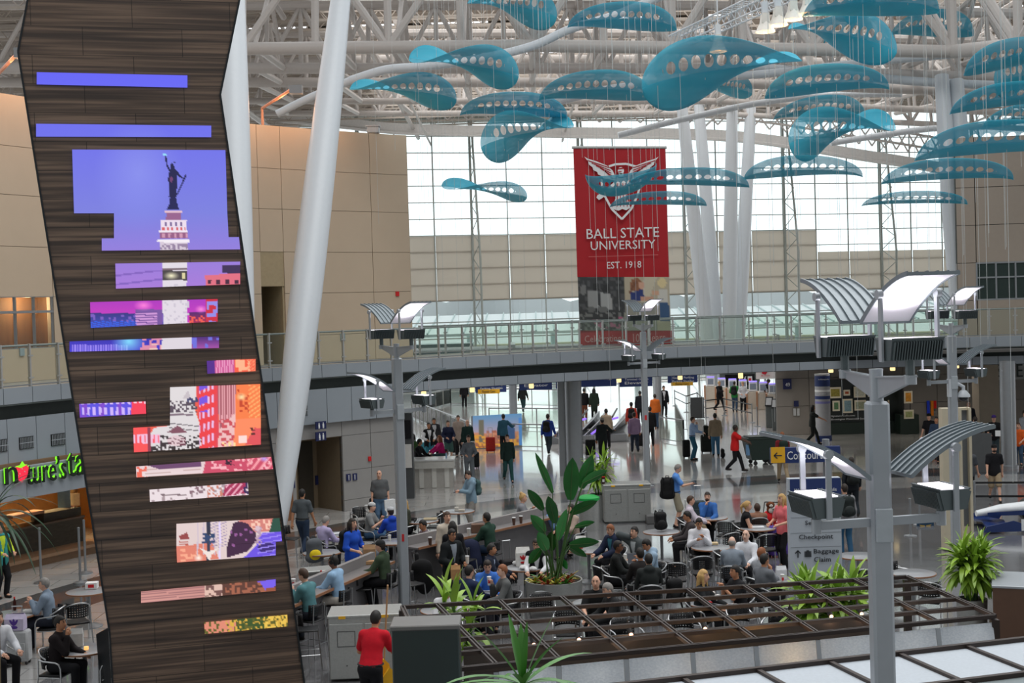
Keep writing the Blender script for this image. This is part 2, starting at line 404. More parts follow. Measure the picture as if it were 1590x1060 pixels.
# ---- lower hall on the right under the walkway
YB = 62.0
pL, pR = at(1205, 600, YB), at(1960, 600, YB)
mStone = M('stone_grey_panel', (140, 134, 128), .55, var=.07, scale=1.5)
b = MB(); xs = [pL.x, at(1256, 600, YB).x, at(1290, 600, YB).x, at(1402, 600, YB).x, at(1455, 600, YB).x, at(1516, 600, YB).x, at(1545, 600, YB).x, pR.x]
for x0, x1 in zip(xs, xs[1:]):
    for z0, z1 in ((0, 1.35), (1.35, 2.65), (2.65, 4.3)): b.box(((x0 + x1) / 2, YB + .1, (z0 + z1) / 2), (x1 - x0 - .02, .2, z1 - z0 - .02))
struct(b.build('wall_back', mStone, smooth=0))
b = MB(); b.box(((pL.x + pR.x) / 2, YB + .25, 2.1), (pR.x - pL.x - .04, .1, 4.2)); vd = V((pL.x, YB, 0)).normalized() * 22; b.prism([V((pL.x, YB + .1, 0)), V((pL.x + .12, YB + .1, 0)), V((pL.x + .3, YB, 0)) + vd, V((pL.x + .1, YB, 0)) + vd], (0, 0, 4.2)); b.box(((pL.x + pR.x) / 2 - .1, YB - 6.5, 4.22), (pR.x - pL.x, 13, .1))
struct(b.build('trim_9', M('panel_joint', (92, 90, 88), .8), smooth=0))
p = at(1531, 650, 57); b = MB(); b.box((p.x, 57, 2.1), (.86, .86, 4.2), bev=.01); struct(b.build('pillar', M('limestone_pier', (172, 160, 144), .7, var=.08, scale=4), smooth=0))

# ---- glass curtain wall at the far end
WL, WR = V((-16, 102.4, 0)), V((48, 118, 0)); wd = (WR - WL).normalized(); wn = V((wd.y, -wd.x, 0)); wlen = (WR - WL).length
def wp(s, z, off=0.0): return WL + wd * s + wn * off + V((0, 0, z))
mMul = M('mullion_grey', (168, 174, 170), .5, .2, var=.04)
ks = [3.0 * k + 1.4 for k in range(22)]
zsl = [.1, 1.45, 2.8, 4.1, 5.4, 7.1, 8.4, 9.7, 11.0, 12.3] + [12.3 + 1.31 * k for k in range(1, 10)]
b = MB()
for s in ks: b.beam(wp(s, 0), wp(s, 24.2), .09, .14)
for z in zsl: b.beam(wp(0, z), wp(wlen, z), .10, .07 if z > 7.2 else .09)
cw = struct(b.build('window_3', mMul, smooth=0))
b = MB(); b.prism([wp(0, .1, -.02), wp(wlen, .1, -.02), wp(wlen, .1, -.04), wp(0, .1, -.04)], (0, 0, 24)); b.build('pane', mPane, cw, smooth=0)
def shade_mat():
    m = bpy.data.materials.new('roller_shade_fabric'); m.use_nodes = True; nt = m.node_tree; nt.nodes.clear(); N = nt.nodes.new; L = nt.links.new
    o = N('ShaderNodeOutputMaterial'); d = N('ShaderNodeBsdfDiffuse'); t = N('ShaderNodeBsdfTranslucent'); mx = N('ShaderNodeMixShader'); n = N('ShaderNodeTexNoise'); n.inputs['Scale'].default_value = .5
    r = N('ShaderNodeValToRGB'); r.color_ramp.elements[0].color = lin((214, 205, 196)) + (1,); r.color_ramp.elements[1].color = lin((226, 218, 210)) + (1,)
    L(n.outputs['Fac'], r.inputs[0]); L(r.outputs[0], d.inputs[0]); L(r.outputs[0], t.inputs[0]); mx.inputs[0].default_value = .8
    L(d.outputs[0], mx.inputs[1]); L(t.outputs[0], mx.inputs[2]); L(mx.outputs[0], o.inputs[0]); return m
mShade = shade_mat()
k = 0
for i in range(2, 20):
    s0, s1 = ks[i] + .07, ks[i + 1] - .07
    top = 12.25 if i < 14 else 10.4
    b = MB(); b.prism([wp(s0, 7.15, .1), wp(s1, 7.15, .1), wp(s1, 7.15, .115), wp(s0, 7.15, .115)], (0, 0, top - 7.15)); b.tube([wp(s0, 7.15, .11), wp(s1, 7.15, .11)], .03, 6)
    o = b.build('window_shade', mShade, cw, smooth=0)
# slender vertical trusses standing in front of the glass
wt = 0
for s in ks[1::3]:
    b = MB(); h = 23.0
    dx = 1.15
    b.tube([wp(s, 0, .3), wp(s, h, .3)], .10, 6); b.tube([wp(s + .25, 0, 2.0), wp(s + .12, h * .45, 2.5), wp(s, h, .8)], .09, 6)
    for q in range(11):
        f0 = q / 11; f1 = (q + .5) / 11; f2 = (q + 1) / 11
        def inner(f): return wp(s + .25 * (1 - f), h * f, 2.0 + (1.1 * f if f < .45 else .5 - 2.1 * (f - .45)) )
        b.tube([wp(s, h * f0, .3), inner(f1)], .035, 4); b.tube([inner(f1), wp(s, h * f2, .3)], .035, 4)
    struct(b.build('column', mMul, smooth=0))

# ---- outside: apron, canopy roof, distant ground
b = MB(); b.box((10, 480, -1.2), (900, 700, .4)); struct(b.build('ground', M('pale_apron', (232, 234, 234), .9, scale=.05), smooth=0))
mCan = M('white_canopy_metal', (250, 252, 252), .5, var=.03, scale=.5)
b = MB(); b.prism([V((-30, 121, 3.9)), V((70, 132, 3.9)), V((70, 147, 5.6)), V((-30, 136, 5.6))], (0, 0, .25))
for k in range(60):
    x = -30 + k * 1.7; y = 121 + 11 * (k * 1.7 / 100)
    b.beam((x, y, 4.2), (x + .3, y + 15, 5.92), .12, .16, 1)
for k in range(12):
    x = -28 + k * 8; y = 123 + 11 * (k * 8 / 100); b.tube([(x, y, -1), (x, y, 4)], .3, 8, 1)
struct(b.build('canopy', [mCan, M('canopy_rib', (196, 212, 212), .5)], smooth=0))
b = MB(); b.box((20, 150, .6), (90, 3, 3.6)); b.box((-9, 119, 1.2), (11, 4, 4.4), mi=1)
struct(b.build('exterior', [M('cream_building', (206, 196, 168), .8), M('teal_glazing', (52, 84, 90), .3)], smooth=0))
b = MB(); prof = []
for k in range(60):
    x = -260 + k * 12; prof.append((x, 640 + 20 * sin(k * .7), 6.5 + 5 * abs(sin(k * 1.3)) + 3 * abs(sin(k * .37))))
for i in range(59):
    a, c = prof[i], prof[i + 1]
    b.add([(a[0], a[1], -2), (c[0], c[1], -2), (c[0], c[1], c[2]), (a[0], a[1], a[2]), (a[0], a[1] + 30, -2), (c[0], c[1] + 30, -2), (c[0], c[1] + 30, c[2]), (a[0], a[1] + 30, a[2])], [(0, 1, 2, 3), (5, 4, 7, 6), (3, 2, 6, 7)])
struct(b.build('hills', M('haze_painted_treeline', (244, 246, 250), .95, scale=.03), smooth=0))  # distance haze is painted in as a near-white colour

# ================================================================= ROOF STEEL
def truss(P, Q, h, n, rc, rw, back=None, top=True, name='beam', flip=0):
    P, Q = V(P), V(Q); b = MB(); up = V((0, 0, h)) + (back or V((0, 0, 0)))
    b.tube([P, Q], rc, 10)
    if top: b.tube([P + up, Q + up], rc * .9, 8)
    for i in range(n + 1):
        a = P.lerp(Q, i / n); b.tube([a, a + up], rw, 8)
        if i < n:
            c = P.lerp(Q, (i + 1) / n)
            if (i + flip) % 2: b.tube([a, c + up], rw, 8)
            else: b.tube([a + up, c], rw, 8)
    return struct(b.build(name, mTruss))
J1, J2, J3 = at(150, 78, 54), at(829, 71, 54), at(1480, 80, 54)
truss(J1, J2, 4.4, 6, .27, .16, V((0, .8, 0)), flip=1)
truss(J2, J3, 4.4, 6, .27, .17, V((0, .8, 0)), flip=1)
truss(J3, at(1700, 58, 46), 4.4, 2, .29, .18, flip=0)
for (v0, v1, Y, n, h) in ((106, 118, 61, 22, 3.0), (128, 140, 68, 26, 2.6), (157, 172, 80, 30, 2.4), (176, 196, 92, 34, 2.2), (92, 100, 75, 20, 4.6)):
    truss(at(-60, v0, Y), at(1100, v0, Y), h, n, .26 if Y < 79 else .2, .11, V((0, .5, 0)))
    truss(at(1100, v0, Y), at(1640, v1 + 6, Y - 2), h, n // 2, .26 if Y < 79 else .2, .11, V((0, .5, 0)), flip=1)
# members running away from the viewer, tying the cross trusses together
for u in (70, 230, 395, 520, 616, 720, 829, 940, 1050, 1169, 1260, 1390, 1480, 1570):
    for (Ya, va, Yb, vb) in ((54, 72, 61, 106), (61, 106, 68, 128), (68, 128, 80, 157), (80, 157, 92, 176)):
        P, Q = at(u, va, Ya), at(795 + (u - 795) * Ya / Yb, vb, Yb)
        b = MB(); b.tube([P, Q], .15, 6); b.tube([P + V((0, .4, 3.2)), Q + V((0, .4, 2.4))], .14, 6)
        M_ = (P + Q) / 2 + V((0, .4, 2.9)); b.tube([P, M_], .1, 6); b.tube([M_, Q], .1, 6)
        struct(b.build('beam', mTruss))
# pale curved edge beams of the oculus
def curve_pts(uvs, Y, n=6):
    ps = [at(u, v, Y) for u, v in uvs]; out = []
    for i in range(len(ps) - 1):
        p0, p1, p2, p3 = ps[max(i - 1, 0)], ps[i], ps[i + 1], ps[min(i + 2, len(ps) - 1)]
        for k in range(n):
            t = k / n; out.append(.5 * ((2 * p1) + (p2 - p0) * t + (2 * p0 - 5 * p1 + 4 * p2 - p3) * t * t + (3 * p1 - p0 - 3 * p2 + p3) * t ** 3))
    return out + [ps[-1]]
for uvs, Y, r in (([(430, 177), (480, 152), (544, 125)], 50, .15), ([(544, 125), (600, 108), (660, 103), (740, 92), (825, 72), (886, 45), (960, 22), (1060, -20)], 50, .17),
                  ([(846, 164), (900, 149), (960, 136), (1100, 122), (1204, 113), (1334, 98), (1481, 84)], 57, .18),
                  ([(960, 210), (1052, 187), (1178, 160), (1290, 148), (1400, 146)], 70, .17), ([(1290, 222), (1355, 212), (1442, 200), (1540, 196)], 74, .18),
                  ([(1170, 104), (1330, 118), (1450, 128), (1640, 136)], 58, .2)):
    b = MB(); b.tube(curve_pts(uvs, Y), r, 10); struct(b.build('beam', mWhiteSteel))
# roof deck with slots of daylight, and the joists under it
b = MB(); y = 60.0; k = 0
while y < 108:
    w = 2.6 if k % 2 else 1.7
    b.box((12, y + w / 2, 22.0), (110, w, .2)); y += w + (.9 if k % 3 else 1.35); k += 1
for x in range(-40, 66, 5): b.box((x, 84, 22.3), (1.6, 48, .2))
struct(b.build('ceiling', M('roof_deck', (150, 140, 130), .8, var=.1, scale=1), smooth=0))
mJoist = M('joist_paint', (178, 168, 158), .6)
for k in range(20):
    y = 60.5 + k * 2.2; b = MB(); z0, z1 = 20.7, 21.6
    b.beam((-34, y, z0), (58, y, z0), .09, .12); b.beam((-34, y, z1), (58, y, z1), .09, .12)
    for j in range(62):
        x = -34 + 1.5 * j; b.beam((x, y, z0), (x + .75, y, z1), .05, .05); b.beam((x + .75, y, z1), (x + 1.5, y, z0), .05, .05)
    struct(b.build('beam', mJoist, smooth=0))
for k in range(9):
    x = -28 + k * 10.5; b = MB(); b.tube([(x, 58, 20.2), (x, 106, 20.2)], .16, 6); b.tube([(x + 1, 58, 19.6), (x + 1, 106, 19.6)], .08, 6); struct(b.build('beam', mTruss))
# eave along the head of the glass wall
ep = curve_pts([(330, 176), (520, 196), (640, 207), (900, 212), (1143, 218), (1334, 246), (1480, 270), (1620, 300)], 100, 8)
b = MB()
b.tube(ep, .14, 6); ex = [V((0, 0, .05)), V((0, -.1, .7)), V((0, 1.4, .7)), V((0, 1.4, .05))]
b.add([p + e for p in ep for e in ex], [(i * 4 + k, i * 4 + (k + 1) % 4, i * 4 + 4 + (k + 1) % 4, i * 4 + 4 + k) for i in range(len(ep) - 1) for k in range(4)])
struct(b.build('trim_10', M('eave_grey', (214, 212, 210), .6), smooth=0))
b = MB()
for i in range(len(ep) - 1):
    p, q = ep[i], ep[i + 1]
    for z in (1.6, 2.5): b.tube([p + V((0, 0, z)), q + V((0, 0, z))], .09, 6)
    b.tube([p + V((0, 0, 1.1)), q + V((0, 0, 2.6))], .06, 5); b.tube([p + V((0, 0, 2.6)), q + V((0, 0, 1.1))], .06, 5)
struct(b.build('beam', mTruss, smooth=0))

# ---- white cigar columns
def cigar(P, Q, r, e0=.45, e1=.5, n=20, name='column', mat=None):
    P, Q = V(P), V(Q); ps, rs = [], []
    for i in range(15):
        t = i / 14; ps.append(P.lerp(Q, t)); rs.append(r * (e0 + (1 - e0) * min(1, sin(pi * min(t * 1.25, .5)) )) if t < .4 else r * (1 - (1 - e1) * ((t - .4) / .6) ** 2))
    b = MB(); b.tube(ps, rs, n); return struct(b.build(name, mat or mWhiteSteel))
Pb, Pt = at(424, 890, 34), at(543, -120, 44)
cigar(Pb, Pt, .46, .3, .45)
cigar(at(372, 885, 32), at(356, -110, 40), .50, .3, .75)
for (ub, ut, vt, Y0, Y1) in ((1108, 1058, 178, 88, 88), (1121, 1085, 184, 89, 92), (1131, 1137, 178, 88, 88), (1142, 1166, 182, 89, 92)):
    q = at(ub, 600, Y0); d = EYE / (600 - HORIZ) ; P0 = on(ub, HORIZ - ROLL * (ub - 795) + EYE * FPX / Y0, 0)
    cigar(P0, at(ut, vt - 20, Y1), .47, .75, .75, 14)
for (ub, ut, vt) in ((1510, 1462, 138), (1534, 1485, 145)):
    cigar(at(ub - 22, 492, 53.6), at(ut, vt - 20, 56), .37, .7, .8, 14)
# ---- round columns under the walkway
for u, v, r in ((893, 738, .33), (1567, 727, .27)):
    p = on(u, v); b = MB(); b.lathe([(r + .06, 0), (r + .06, .12), (r, .14), (r, 3.9)], (p.x, p.y, 0), 28)
    if u == 893: b.box((p.x - .36, p.y + .3, 1.95), (.4, .5, 3.9))
    struct(b.build('column', mSteelD))
for u, Y in ((796, 66), (1021, 68)):
    p = at(u, 600, Y); b = MB(); b.lathe([(.2, 0), (.2, 4.5)], (p.x, p.y, 0), 16); struct(b.build('column', mPole))

for Y in (64.07, 66.07): b = MB(); b.tube([(-7, Y, 4.4), (12, Y, 4.4)], .09, 8); struct(b.build('beam', mPole))
b = MB(); b.box((.0, 66, 4.5), (.3, 5, .2)); b.box((7.5, 66.5, 4.5), (.3, 6, .2)); struct(b.build('beam', mPole))
# ---- walkway railings
def railing(name, r, a0, a1, label, group):
    n = int(round((a1 - a0) / R(1.8))); am = (a0 + a1) / 2
    t = thing(name, pol(am, r, 4.7), 0, label, 'railing', group)
    for i in range(n + 1):
        a = a0 + (a1 - a0) * i / n; b = MB(); rz = a
        b.box(pol(a, r, 5.25), (.075, .05, 1.1), rz); b.box(pol(a, r - .03, 5.5), (.05, .16, .04), rz); b.box(pol(a, r - .03, 4.95), (.05, .16, .04), rz)
        b.build('post', mSteel, t, smooth=0)
    for i in range(n):
        p = a0 + (a1 - a0) * (i + .06) / n; q = a0 + (a1 - a0) * (i + .94) / n
        b = MB(); b.prism([pol(p, r - .03, 4.8), pol(q, r - .03, 4.8), pol(q, r - .018, 4.8), pol(p, r - .018, 4.8)], (0, 0, 1.0)); b.build('glass_panel', mRail, t, smooth=0)
    b = MB(); b.tube([pol(a0 + (a1 - a0) * i / (n * 2), r + .02, 5.76) for i in range(n * 2 + 1)], .028, 8); b.tube([pol(a0 + (a1 - a0) * i / (n * 2), r - .02, 4.78) for i in range(n * 2 + 1)], .018, 6); b.build('handrail', mSteelD, t)
    return t
railing('walkway_railing', 30.1, R(50), R(174), 'glass railing with steel posts along the near edge of the curved walkway', 'walkway railings')
railing('walkway_railing', 34.3, R(50), A0 - .03, 'glass railing with steel posts along the far edge of the curved walkway', 'walkway railings')
# ================================================================= PICTURES SHOWN ON SCREENS AND PRINTS
def inpoly(X, Y, pts):
    c = np.zeros(X.shape, bool); n = len(pts)
    for i in range(n):
        x0, y0 = pts[i]; x1, y1 = pts[(i + 1) % n]
        if y0 == y1: continue
        k = ((y0 > Y) != (y1 > Y)) & (X < (x1 - x0) * (Y - y0) / (y1 - y0) + x0); c ^= k
    return c
def paint(X, Y, ops):
    C = np.zeros(X.shape + (3,)); C[:] = (30, 30, 30)
    for o in ops:
        k = o[0]; c = np.array(o[-1], float)
        if k == 'g':      # vertical gradient in a box: x0 y0 x1 y1 top bottom
            m = (X >= o[1]) & (X <= o[3]) & (Y >= o[2]) & (Y <= o[4]); t = np.clip((Y - o[2]) / (o[4] - o[2]), 0, 1)[..., None]
            C[m] = (np.array(o[5]) * (1 - t) + c * t)[m]
        elif k == 'r': C[(X >= o[1]) & (X <= o[3]) & (Y >= o[2]) & (Y <= o[4])] = c
        elif k == 'e': C[((X - o[1]) / o[3]) ** 2 + ((Y - o[2]) / o[4]) ** 2 < 1] = c
        elif k == 'h':    # soft halo
            w = np.clip(1 - np.sqrt(((X - o[1]) / o[3]) ** 2 + ((Y - o[2]) / o[4]) ** 2), 0, 1)[..., None]; C[:] = C * (1 - w) + c * w
        elif k == 'p': C[inpoly(X, Y, o[1])] = c
        elif k == 'n':    # speckle: x0 y0 x1 y1 cell amount
            m = (X >= o[1]) & (X <= o[3]) & (Y >= o[2]) & (Y <= o[4]); q = np.sin(np.floor(X / o[5]) * 12.9898 + np.floor(Y / o[5]) * 78.233) * 43758.5453; q = q - np.floor(q)
            m &= q < o[6]; C[m] = c
        elif k == 's':    # slanted stripes: x0 y0 x1 y1 period duty slant
            m = (X >= o[1]) & (X <= o[3]) & (Y >= o[2]) & (Y <= o[4]); q = (X + o[7] * Y) / o[5]; m &= (q - np.floor(q)) < o[6]; C[m] = c
        elif k == 't':    # horizontal stripes along a slope
            m = (X >= o[1]) & (X <= o[3]) & (Y >= o[2]) & (Y <= o[4]); q = (Y + o[7] * X) / o[5]; m &= (q - np.floor(q)) < o[6]; C[m] = c
    return C
def picture_mat(name, emit=0.0, rough=.5):
    if name in MATS: return MATS[name]
    m = bpy.data.materials.new(name); m.use_nodes = True; nt = m.node_tree; b = nt.nodes['Principled BSDF']; a = nt.nodes.new('ShaderNodeAttribute'); a.attribute_name = 'picture'
    b.inputs['Roughness'].default_value = rough
    if emit:
        b.inputs['Base Color'].default_value = (.02, .02, .02, 1); nt.links.new(a.outputs['Color'], b.inputs['Emission Color']); b.inputs['Emission Strength'].default_value = emit
    else: nt.links.new(a.outputs['Color'], b.inputs['Base Color'])
    MATS[name] = m; return m
def picture(name, quads, place, ops, mat, parent=None, cell=1.6, thick=0.0):
    """flat printed or lit picture: quads in picture coordinates, place() puts them in the scene"""
    vs, fs, cols = [], [], []
    for q in quads:
        (ax, ay), (bx, by), (cx_, cy_), (dx, dy) = q
        n = max(2, int(max(abs(bx - ax), abs(cx_ - dx)) / cell)); k = max(2, int(max(abs(dy - ay), abs(cy_ - by)) / cell))
        S, T = np.meshgrid(np.linspace(0, 1, n + 1), np.linspace(0, 1, k + 1))
        X = (ax * (1 - S) + bx * S) * (1 - T) + (dx * (1 - S) + cx_ * S) * T; Y = (ay * (1 - S) + by * S) * (1 - T) + (dy * (1 - S) + cy_ * S) * T
        C = paint(X, Y, ops) / 255.0; C = np.where(C <= .04045, C / 12.92, ((C + .055) / 1.055) ** 2.4)
        o = len(vs); vs += [tuple(place(x, y)) for x, y in zip(X.ravel(), Y.ravel())]; cols += [tuple(c) + (1.0,) for c in C.reshape(-1, 3)]
        for j in range(k):
            for i in range(n): a = o + j * (n + 1) + i; fs.append((a, a + n + 1, a + n + 2, a + 1))
    me = bpy.data.meshes.new(name); me.from_pydata(vs, [], fs); at_ = me.color_attributes.new('picture', 'FLOAT_COLOR', 'POINT')
    at_.data.foreach_set('color', np.array(cols, np.float32).ravel()); me.materials.append(mat); me.update()
    ob = bpy.data.objects.new(name, me); COL.objects.link(ob)
    if parent is not None: ob.parent = parent; ob.matrix_parent_inverse = parent.matrix_basis.inverted()
    return ob
def lettering(name, s, c, w, h, mat, parent=None, rz=0.0, depth=.01, off=.0):
    """raised lettering fitted to width w and height h, centred on c, facing -Y turned by rz"""
    cu = bpy.data.curves.new(name, 'FONT'); cu.body = s; cu.size = 1; cu.extrude = .02; cu.resolution_u = 2
    ob = bpy.data.objects.new(name, cu); me = bpy.data.meshes.new_from_object(ob); bpy.data.objects.remove(ob); bpy.data.curves.remove(cu)
    co = np.empty(len(me.vertices) * 3); me.vertices.foreach_get('co', co); co = co.reshape(-1, 3)
    lo, hi = co.min(0), co.max(0); sz = np.maximum(hi - lo, 1e-6)
    x = ((co[:, 0] - lo[0]) / sz[0] - .5) * w; z = ((co[:, 1] - lo[1]) / sz[1] - .5) * h; y = -(co[:, 2] - lo[2]) / sz[2] * depth
    cs, sn = cos(rz), sin(rz); o2 = np.stack([x * cs - y * sn, x * sn + y * cs, z], 1)
    me.vertices.foreach_set('co', o2.ravel()); me.materials.clear(); me.materials.append(mat); me.update()
    o = bpy.data.objects.new(name, me); COL.objects.link(o); o.location = V(c) + V((sin(rz), -cos(rz), 0)) * off
    if parent is not None: o.parent = parent; o.matrix_parent_inverse = parent.matrix_basis.inverted()
    return o

# ================================================================= WOOD-CLAD SCREEN TOWER
def wood_mat():
    m = bpy.data.materials.new('dark_striped_veneer'); m.use_nodes = True; nt = m.node_tree; b = nt.nodes['Principled BSDF']; N = nt.nodes.new; L = nt.links.new
    tc = N('ShaderNodeTexCoord'); mp = N('ShaderNodeMapping'); mp.inputs['Scale'].default_value = (.28, .28, 13); L(tc.outputs['Object'], mp.inputs[0])
    n = N('ShaderNodeTexNoise'); n.inputs['Scale'].default_value = 1.3; n.inputs['Detail'].default_value = 5; L(mp.outputs[0], n.inputs[0])
    r = N('ShaderNodeValToRGB'); e = r.color_ramp.elements; e[0].position = .36; e[0].color = lin((66, 54, 48)) + (1,); e[1].position = .64; e[1].color = lin((128, 106, 90)) + (1,)
    k = e.new(.5); k.color = lin((94, 77, 66)) + (1,); L(n.outputs['Fac'], r.inputs[0])
    m2 = N('ShaderNodeMapping'); m2.inputs['Rotation'].default_value = (pi / 2, 0, 0); L(tc.outputs['Object'], m2.inputs[0])
    bk = N('ShaderNodeTexBrick'); bk.inputs['Scale'].default_value = 1; bk.inputs['Brick Width'].default_value = 1.5; bk.inputs['Row Height'].default_value = .46; bk.inputs['Mortar Size'].default_value = .006
    bk.inputs['Color1'].default_value = (1, 1, 1, 1); bk.inputs['Color2'].default_value = (.86, .86, .86, 1); bk.inputs['Mortar'].default_value = (.3, .3, .3, 1); L(m2.outputs[0], bk.inputs['Vector'])
    mx = N('ShaderNodeMix'); mx.data_type = 'RGBA'; mx.blend_type = 'MULTIPLY'; mx.inputs['Factor'].default_value = 1; L(r.outputs[0], mx.inputs[6]); L(bk.outputs['Color'], mx.inputs[7])
    L(mx.outputs[2], b.inputs['Base Color']); b.inputs['Roughness'].default_value = .5; return m
TX, TY, TK = -5.0, 21.8, .27
def tw(u, v, off=0.0):
    d = ray(u, v); t = (TY - TK * TX - off) / (d.y - TK * d.x); return EYEP + d * t
tn = V((-TK, 1, 0)).normalized()
tb = tw(320, 1095); tb.z = 0
tower = thing('screen_tower', tb, 0, 'tall leaning wood-veneer tower with lit picture screens set into its face', 'display tower')
face = [(56, -70), (28, 80), (170, 980), (178, 1112), (478, 1100), (437, 800), (342, 147), (386, -70)]
b = MB(); ps = [tw(u, v) for u, v in face]; b.prism(ps, tn * .9)
body = b.build('veneer_body', wood_mat(), tower, smooth=0)
b = MB()
for (p, q) in zip(ps, ps[1:] + ps[:1]): b.beam(p - tn * .003, q - tn * .003, .035, .03)
b.build('edge_trim', M('dark_edge_metal', (38, 42, 46), .4, .4), tower, smooth=0)
b = MB(); b.prism([tw(150, 985, -.5), tw(168, 975, .0), tw(176, 1110, .0), tw(160, 1110, -.5)], V((-.02, .03, 0))); b.build('side_panel', M('dark_edge_metal'), tower, smooth=0)
sky = [('g', 0, 100, 460, 330, (96, 96, 246), (122, 126, 222)), ('g', 0, 330, 460, 470, (122, 126, 222), (176, 120, 214)), ('g', 0, 462, 460, 520, (170, 50, 190), (226, 64, 190)),
       ('h', 215, 270, 70, 90, (134, 140, 236))]
statue = [('p', [(256, 240), (258, 257), (263, 266), (261, 277), (263, 300), (262, 306), (274, 306), (275, 285), (274, 271), (282, 277), (285, 276), (275, 266), (271, 262), (270, 255), (265, 255), (264, 262), (260, 255), (258, 240)], (22, 22, 74)),
          ('p', [(288, 270), (290, 272), (276, 302), (274, 302)], (26, 26, 84)), ('p', [(264, 252), (266, 254), (272, 252), (273, 250), (268, 253)], (22, 22, 74)), ('e', 256, 240, 3, 1.6, (150, 220, 250)), ('e', 266, 278, 2, 5, (110, 60, 110)),
          ('p', [(264, 306), (273, 306), (276, 318), (278, 325), (259, 325), (263, 317)], (24, 24, 80)), ('r', 258, 327, 281, 341, (150, 96, 140)), ('r', 256, 327, 283, 330, (226, 190, 206)),
          ('r', 249, 342, 290, 360, (236, 220, 236)), ('s', 252, 344, 288, 351, 8, .3, 0, (120, 100, 150)), ('s', 252, 352, 288, 358, 7, .5, 0, (214, 96, 104)), ('r', 246, 358, 292, 361, (240, 228, 240)), ('r', 248, 361, 292, 370, (150, 92, 132)), ('s', 250, 362, 291, 369, 9, .45, 0, (206, 150, 176)),
          ('r', 244, 371, 294, 376, (244, 236, 244)), ('r', 248, 376, 292, 390, (214, 200, 216)), ('n', 248, 378, 292, 388, 3, .45, (150, 130, 160)),
          ('r', 252, 400, 290, 548, (226, 218, 228)), ('r', 252, 416, 290, 419, (120, 100, 110)), ('r', 252, 420, 291, 435, (70, 64, 66)), ('h', 266, 428, 13, 7, (255, 250, 210)), ('r', 283, 424, 288, 432, (220, 210, 160)), ('n', 252, 440, 294, 548, 3, .2, (206, 198, 212))]
town = [('t', 178, 420, 252, 446, 14, .2, .12, (130, 96, 190)), ('p', [(318, 427), (376, 424), (376, 444), (320, 445)], (224, 110, 130)), ('s', 322, 434, 376, 441, 14, .45, 0, (70, 34, 60)), ('r', 345, 411, 375, 424, (58, 40, 84)),
        ('g', 140, 486, 254, 520, (52, 50, 130), (70, 90, 220)), ('n', 140, 488, 254, 500, 4, .3, (120, 90, 190)), ('r', 210, 480, 252, 506, (120, 84, 160)), ('r', 211, 484, 244, 505, (206, 150, 214)), ('t', 211, 484, 244, 505, 4, .4, 0, (110, 70, 150)), ('h', 223, 474, 16, 9, (255, 130, 220)), ('t', 140, 498, 212, 520, 3, .4, .3, (46, 100, 236)),
        ('g', 294, 484, 340, 504, (80, 30, 110), (180, 40, 80)), ('n', 294, 490, 322, 504, 3, .4, (240, 90, 80)), ('h', 312, 480, 10, 7, (255, 140, 220)), ('r', 320, 462, 338, 503, (204, 40, 64)), ('n', 321, 464, 338, 500, 6, .5, (146, 140, 230)),
        ('g', 107, 522, 254, 548, (52, 44, 170), (70, 60, 210)), ('s', 112, 535, 200, 546, 4, .45, 0, (150, 130, 240)), ('h', 200, 530, 28, 22, (130, 220, 255)), ('n', 218, 524, 252, 544, 4, .5, (220, 140, 170)), ('n', 232, 534, 252, 546, 5, .5, (240, 200, 190)), ('g', 292, 520, 342, 545, (60, 30, 110), (190, 90, 180)), ('n', 294, 524, 340, 540, 6, .4, (110, 110, 220)),
        ('r', 252, 521, 298, 546, (222, 214, 222)), ('r', 318, 556, 334, 582, (84, 40, 140)), ('r', 334, 556, 366, 582, (206, 90, 150)), ('s', 334, 556, 366, 582, 4, .4, 0, (240, 160, 200)), ('r', 364, 556, 400, 582, (246, 92, 66)), ('n', 366, 558, 388, 576, 5, .4, (255, 180, 140)), ('t', 384, 556, 400, 582, 5, .4, .8, (255, 150, 110))]
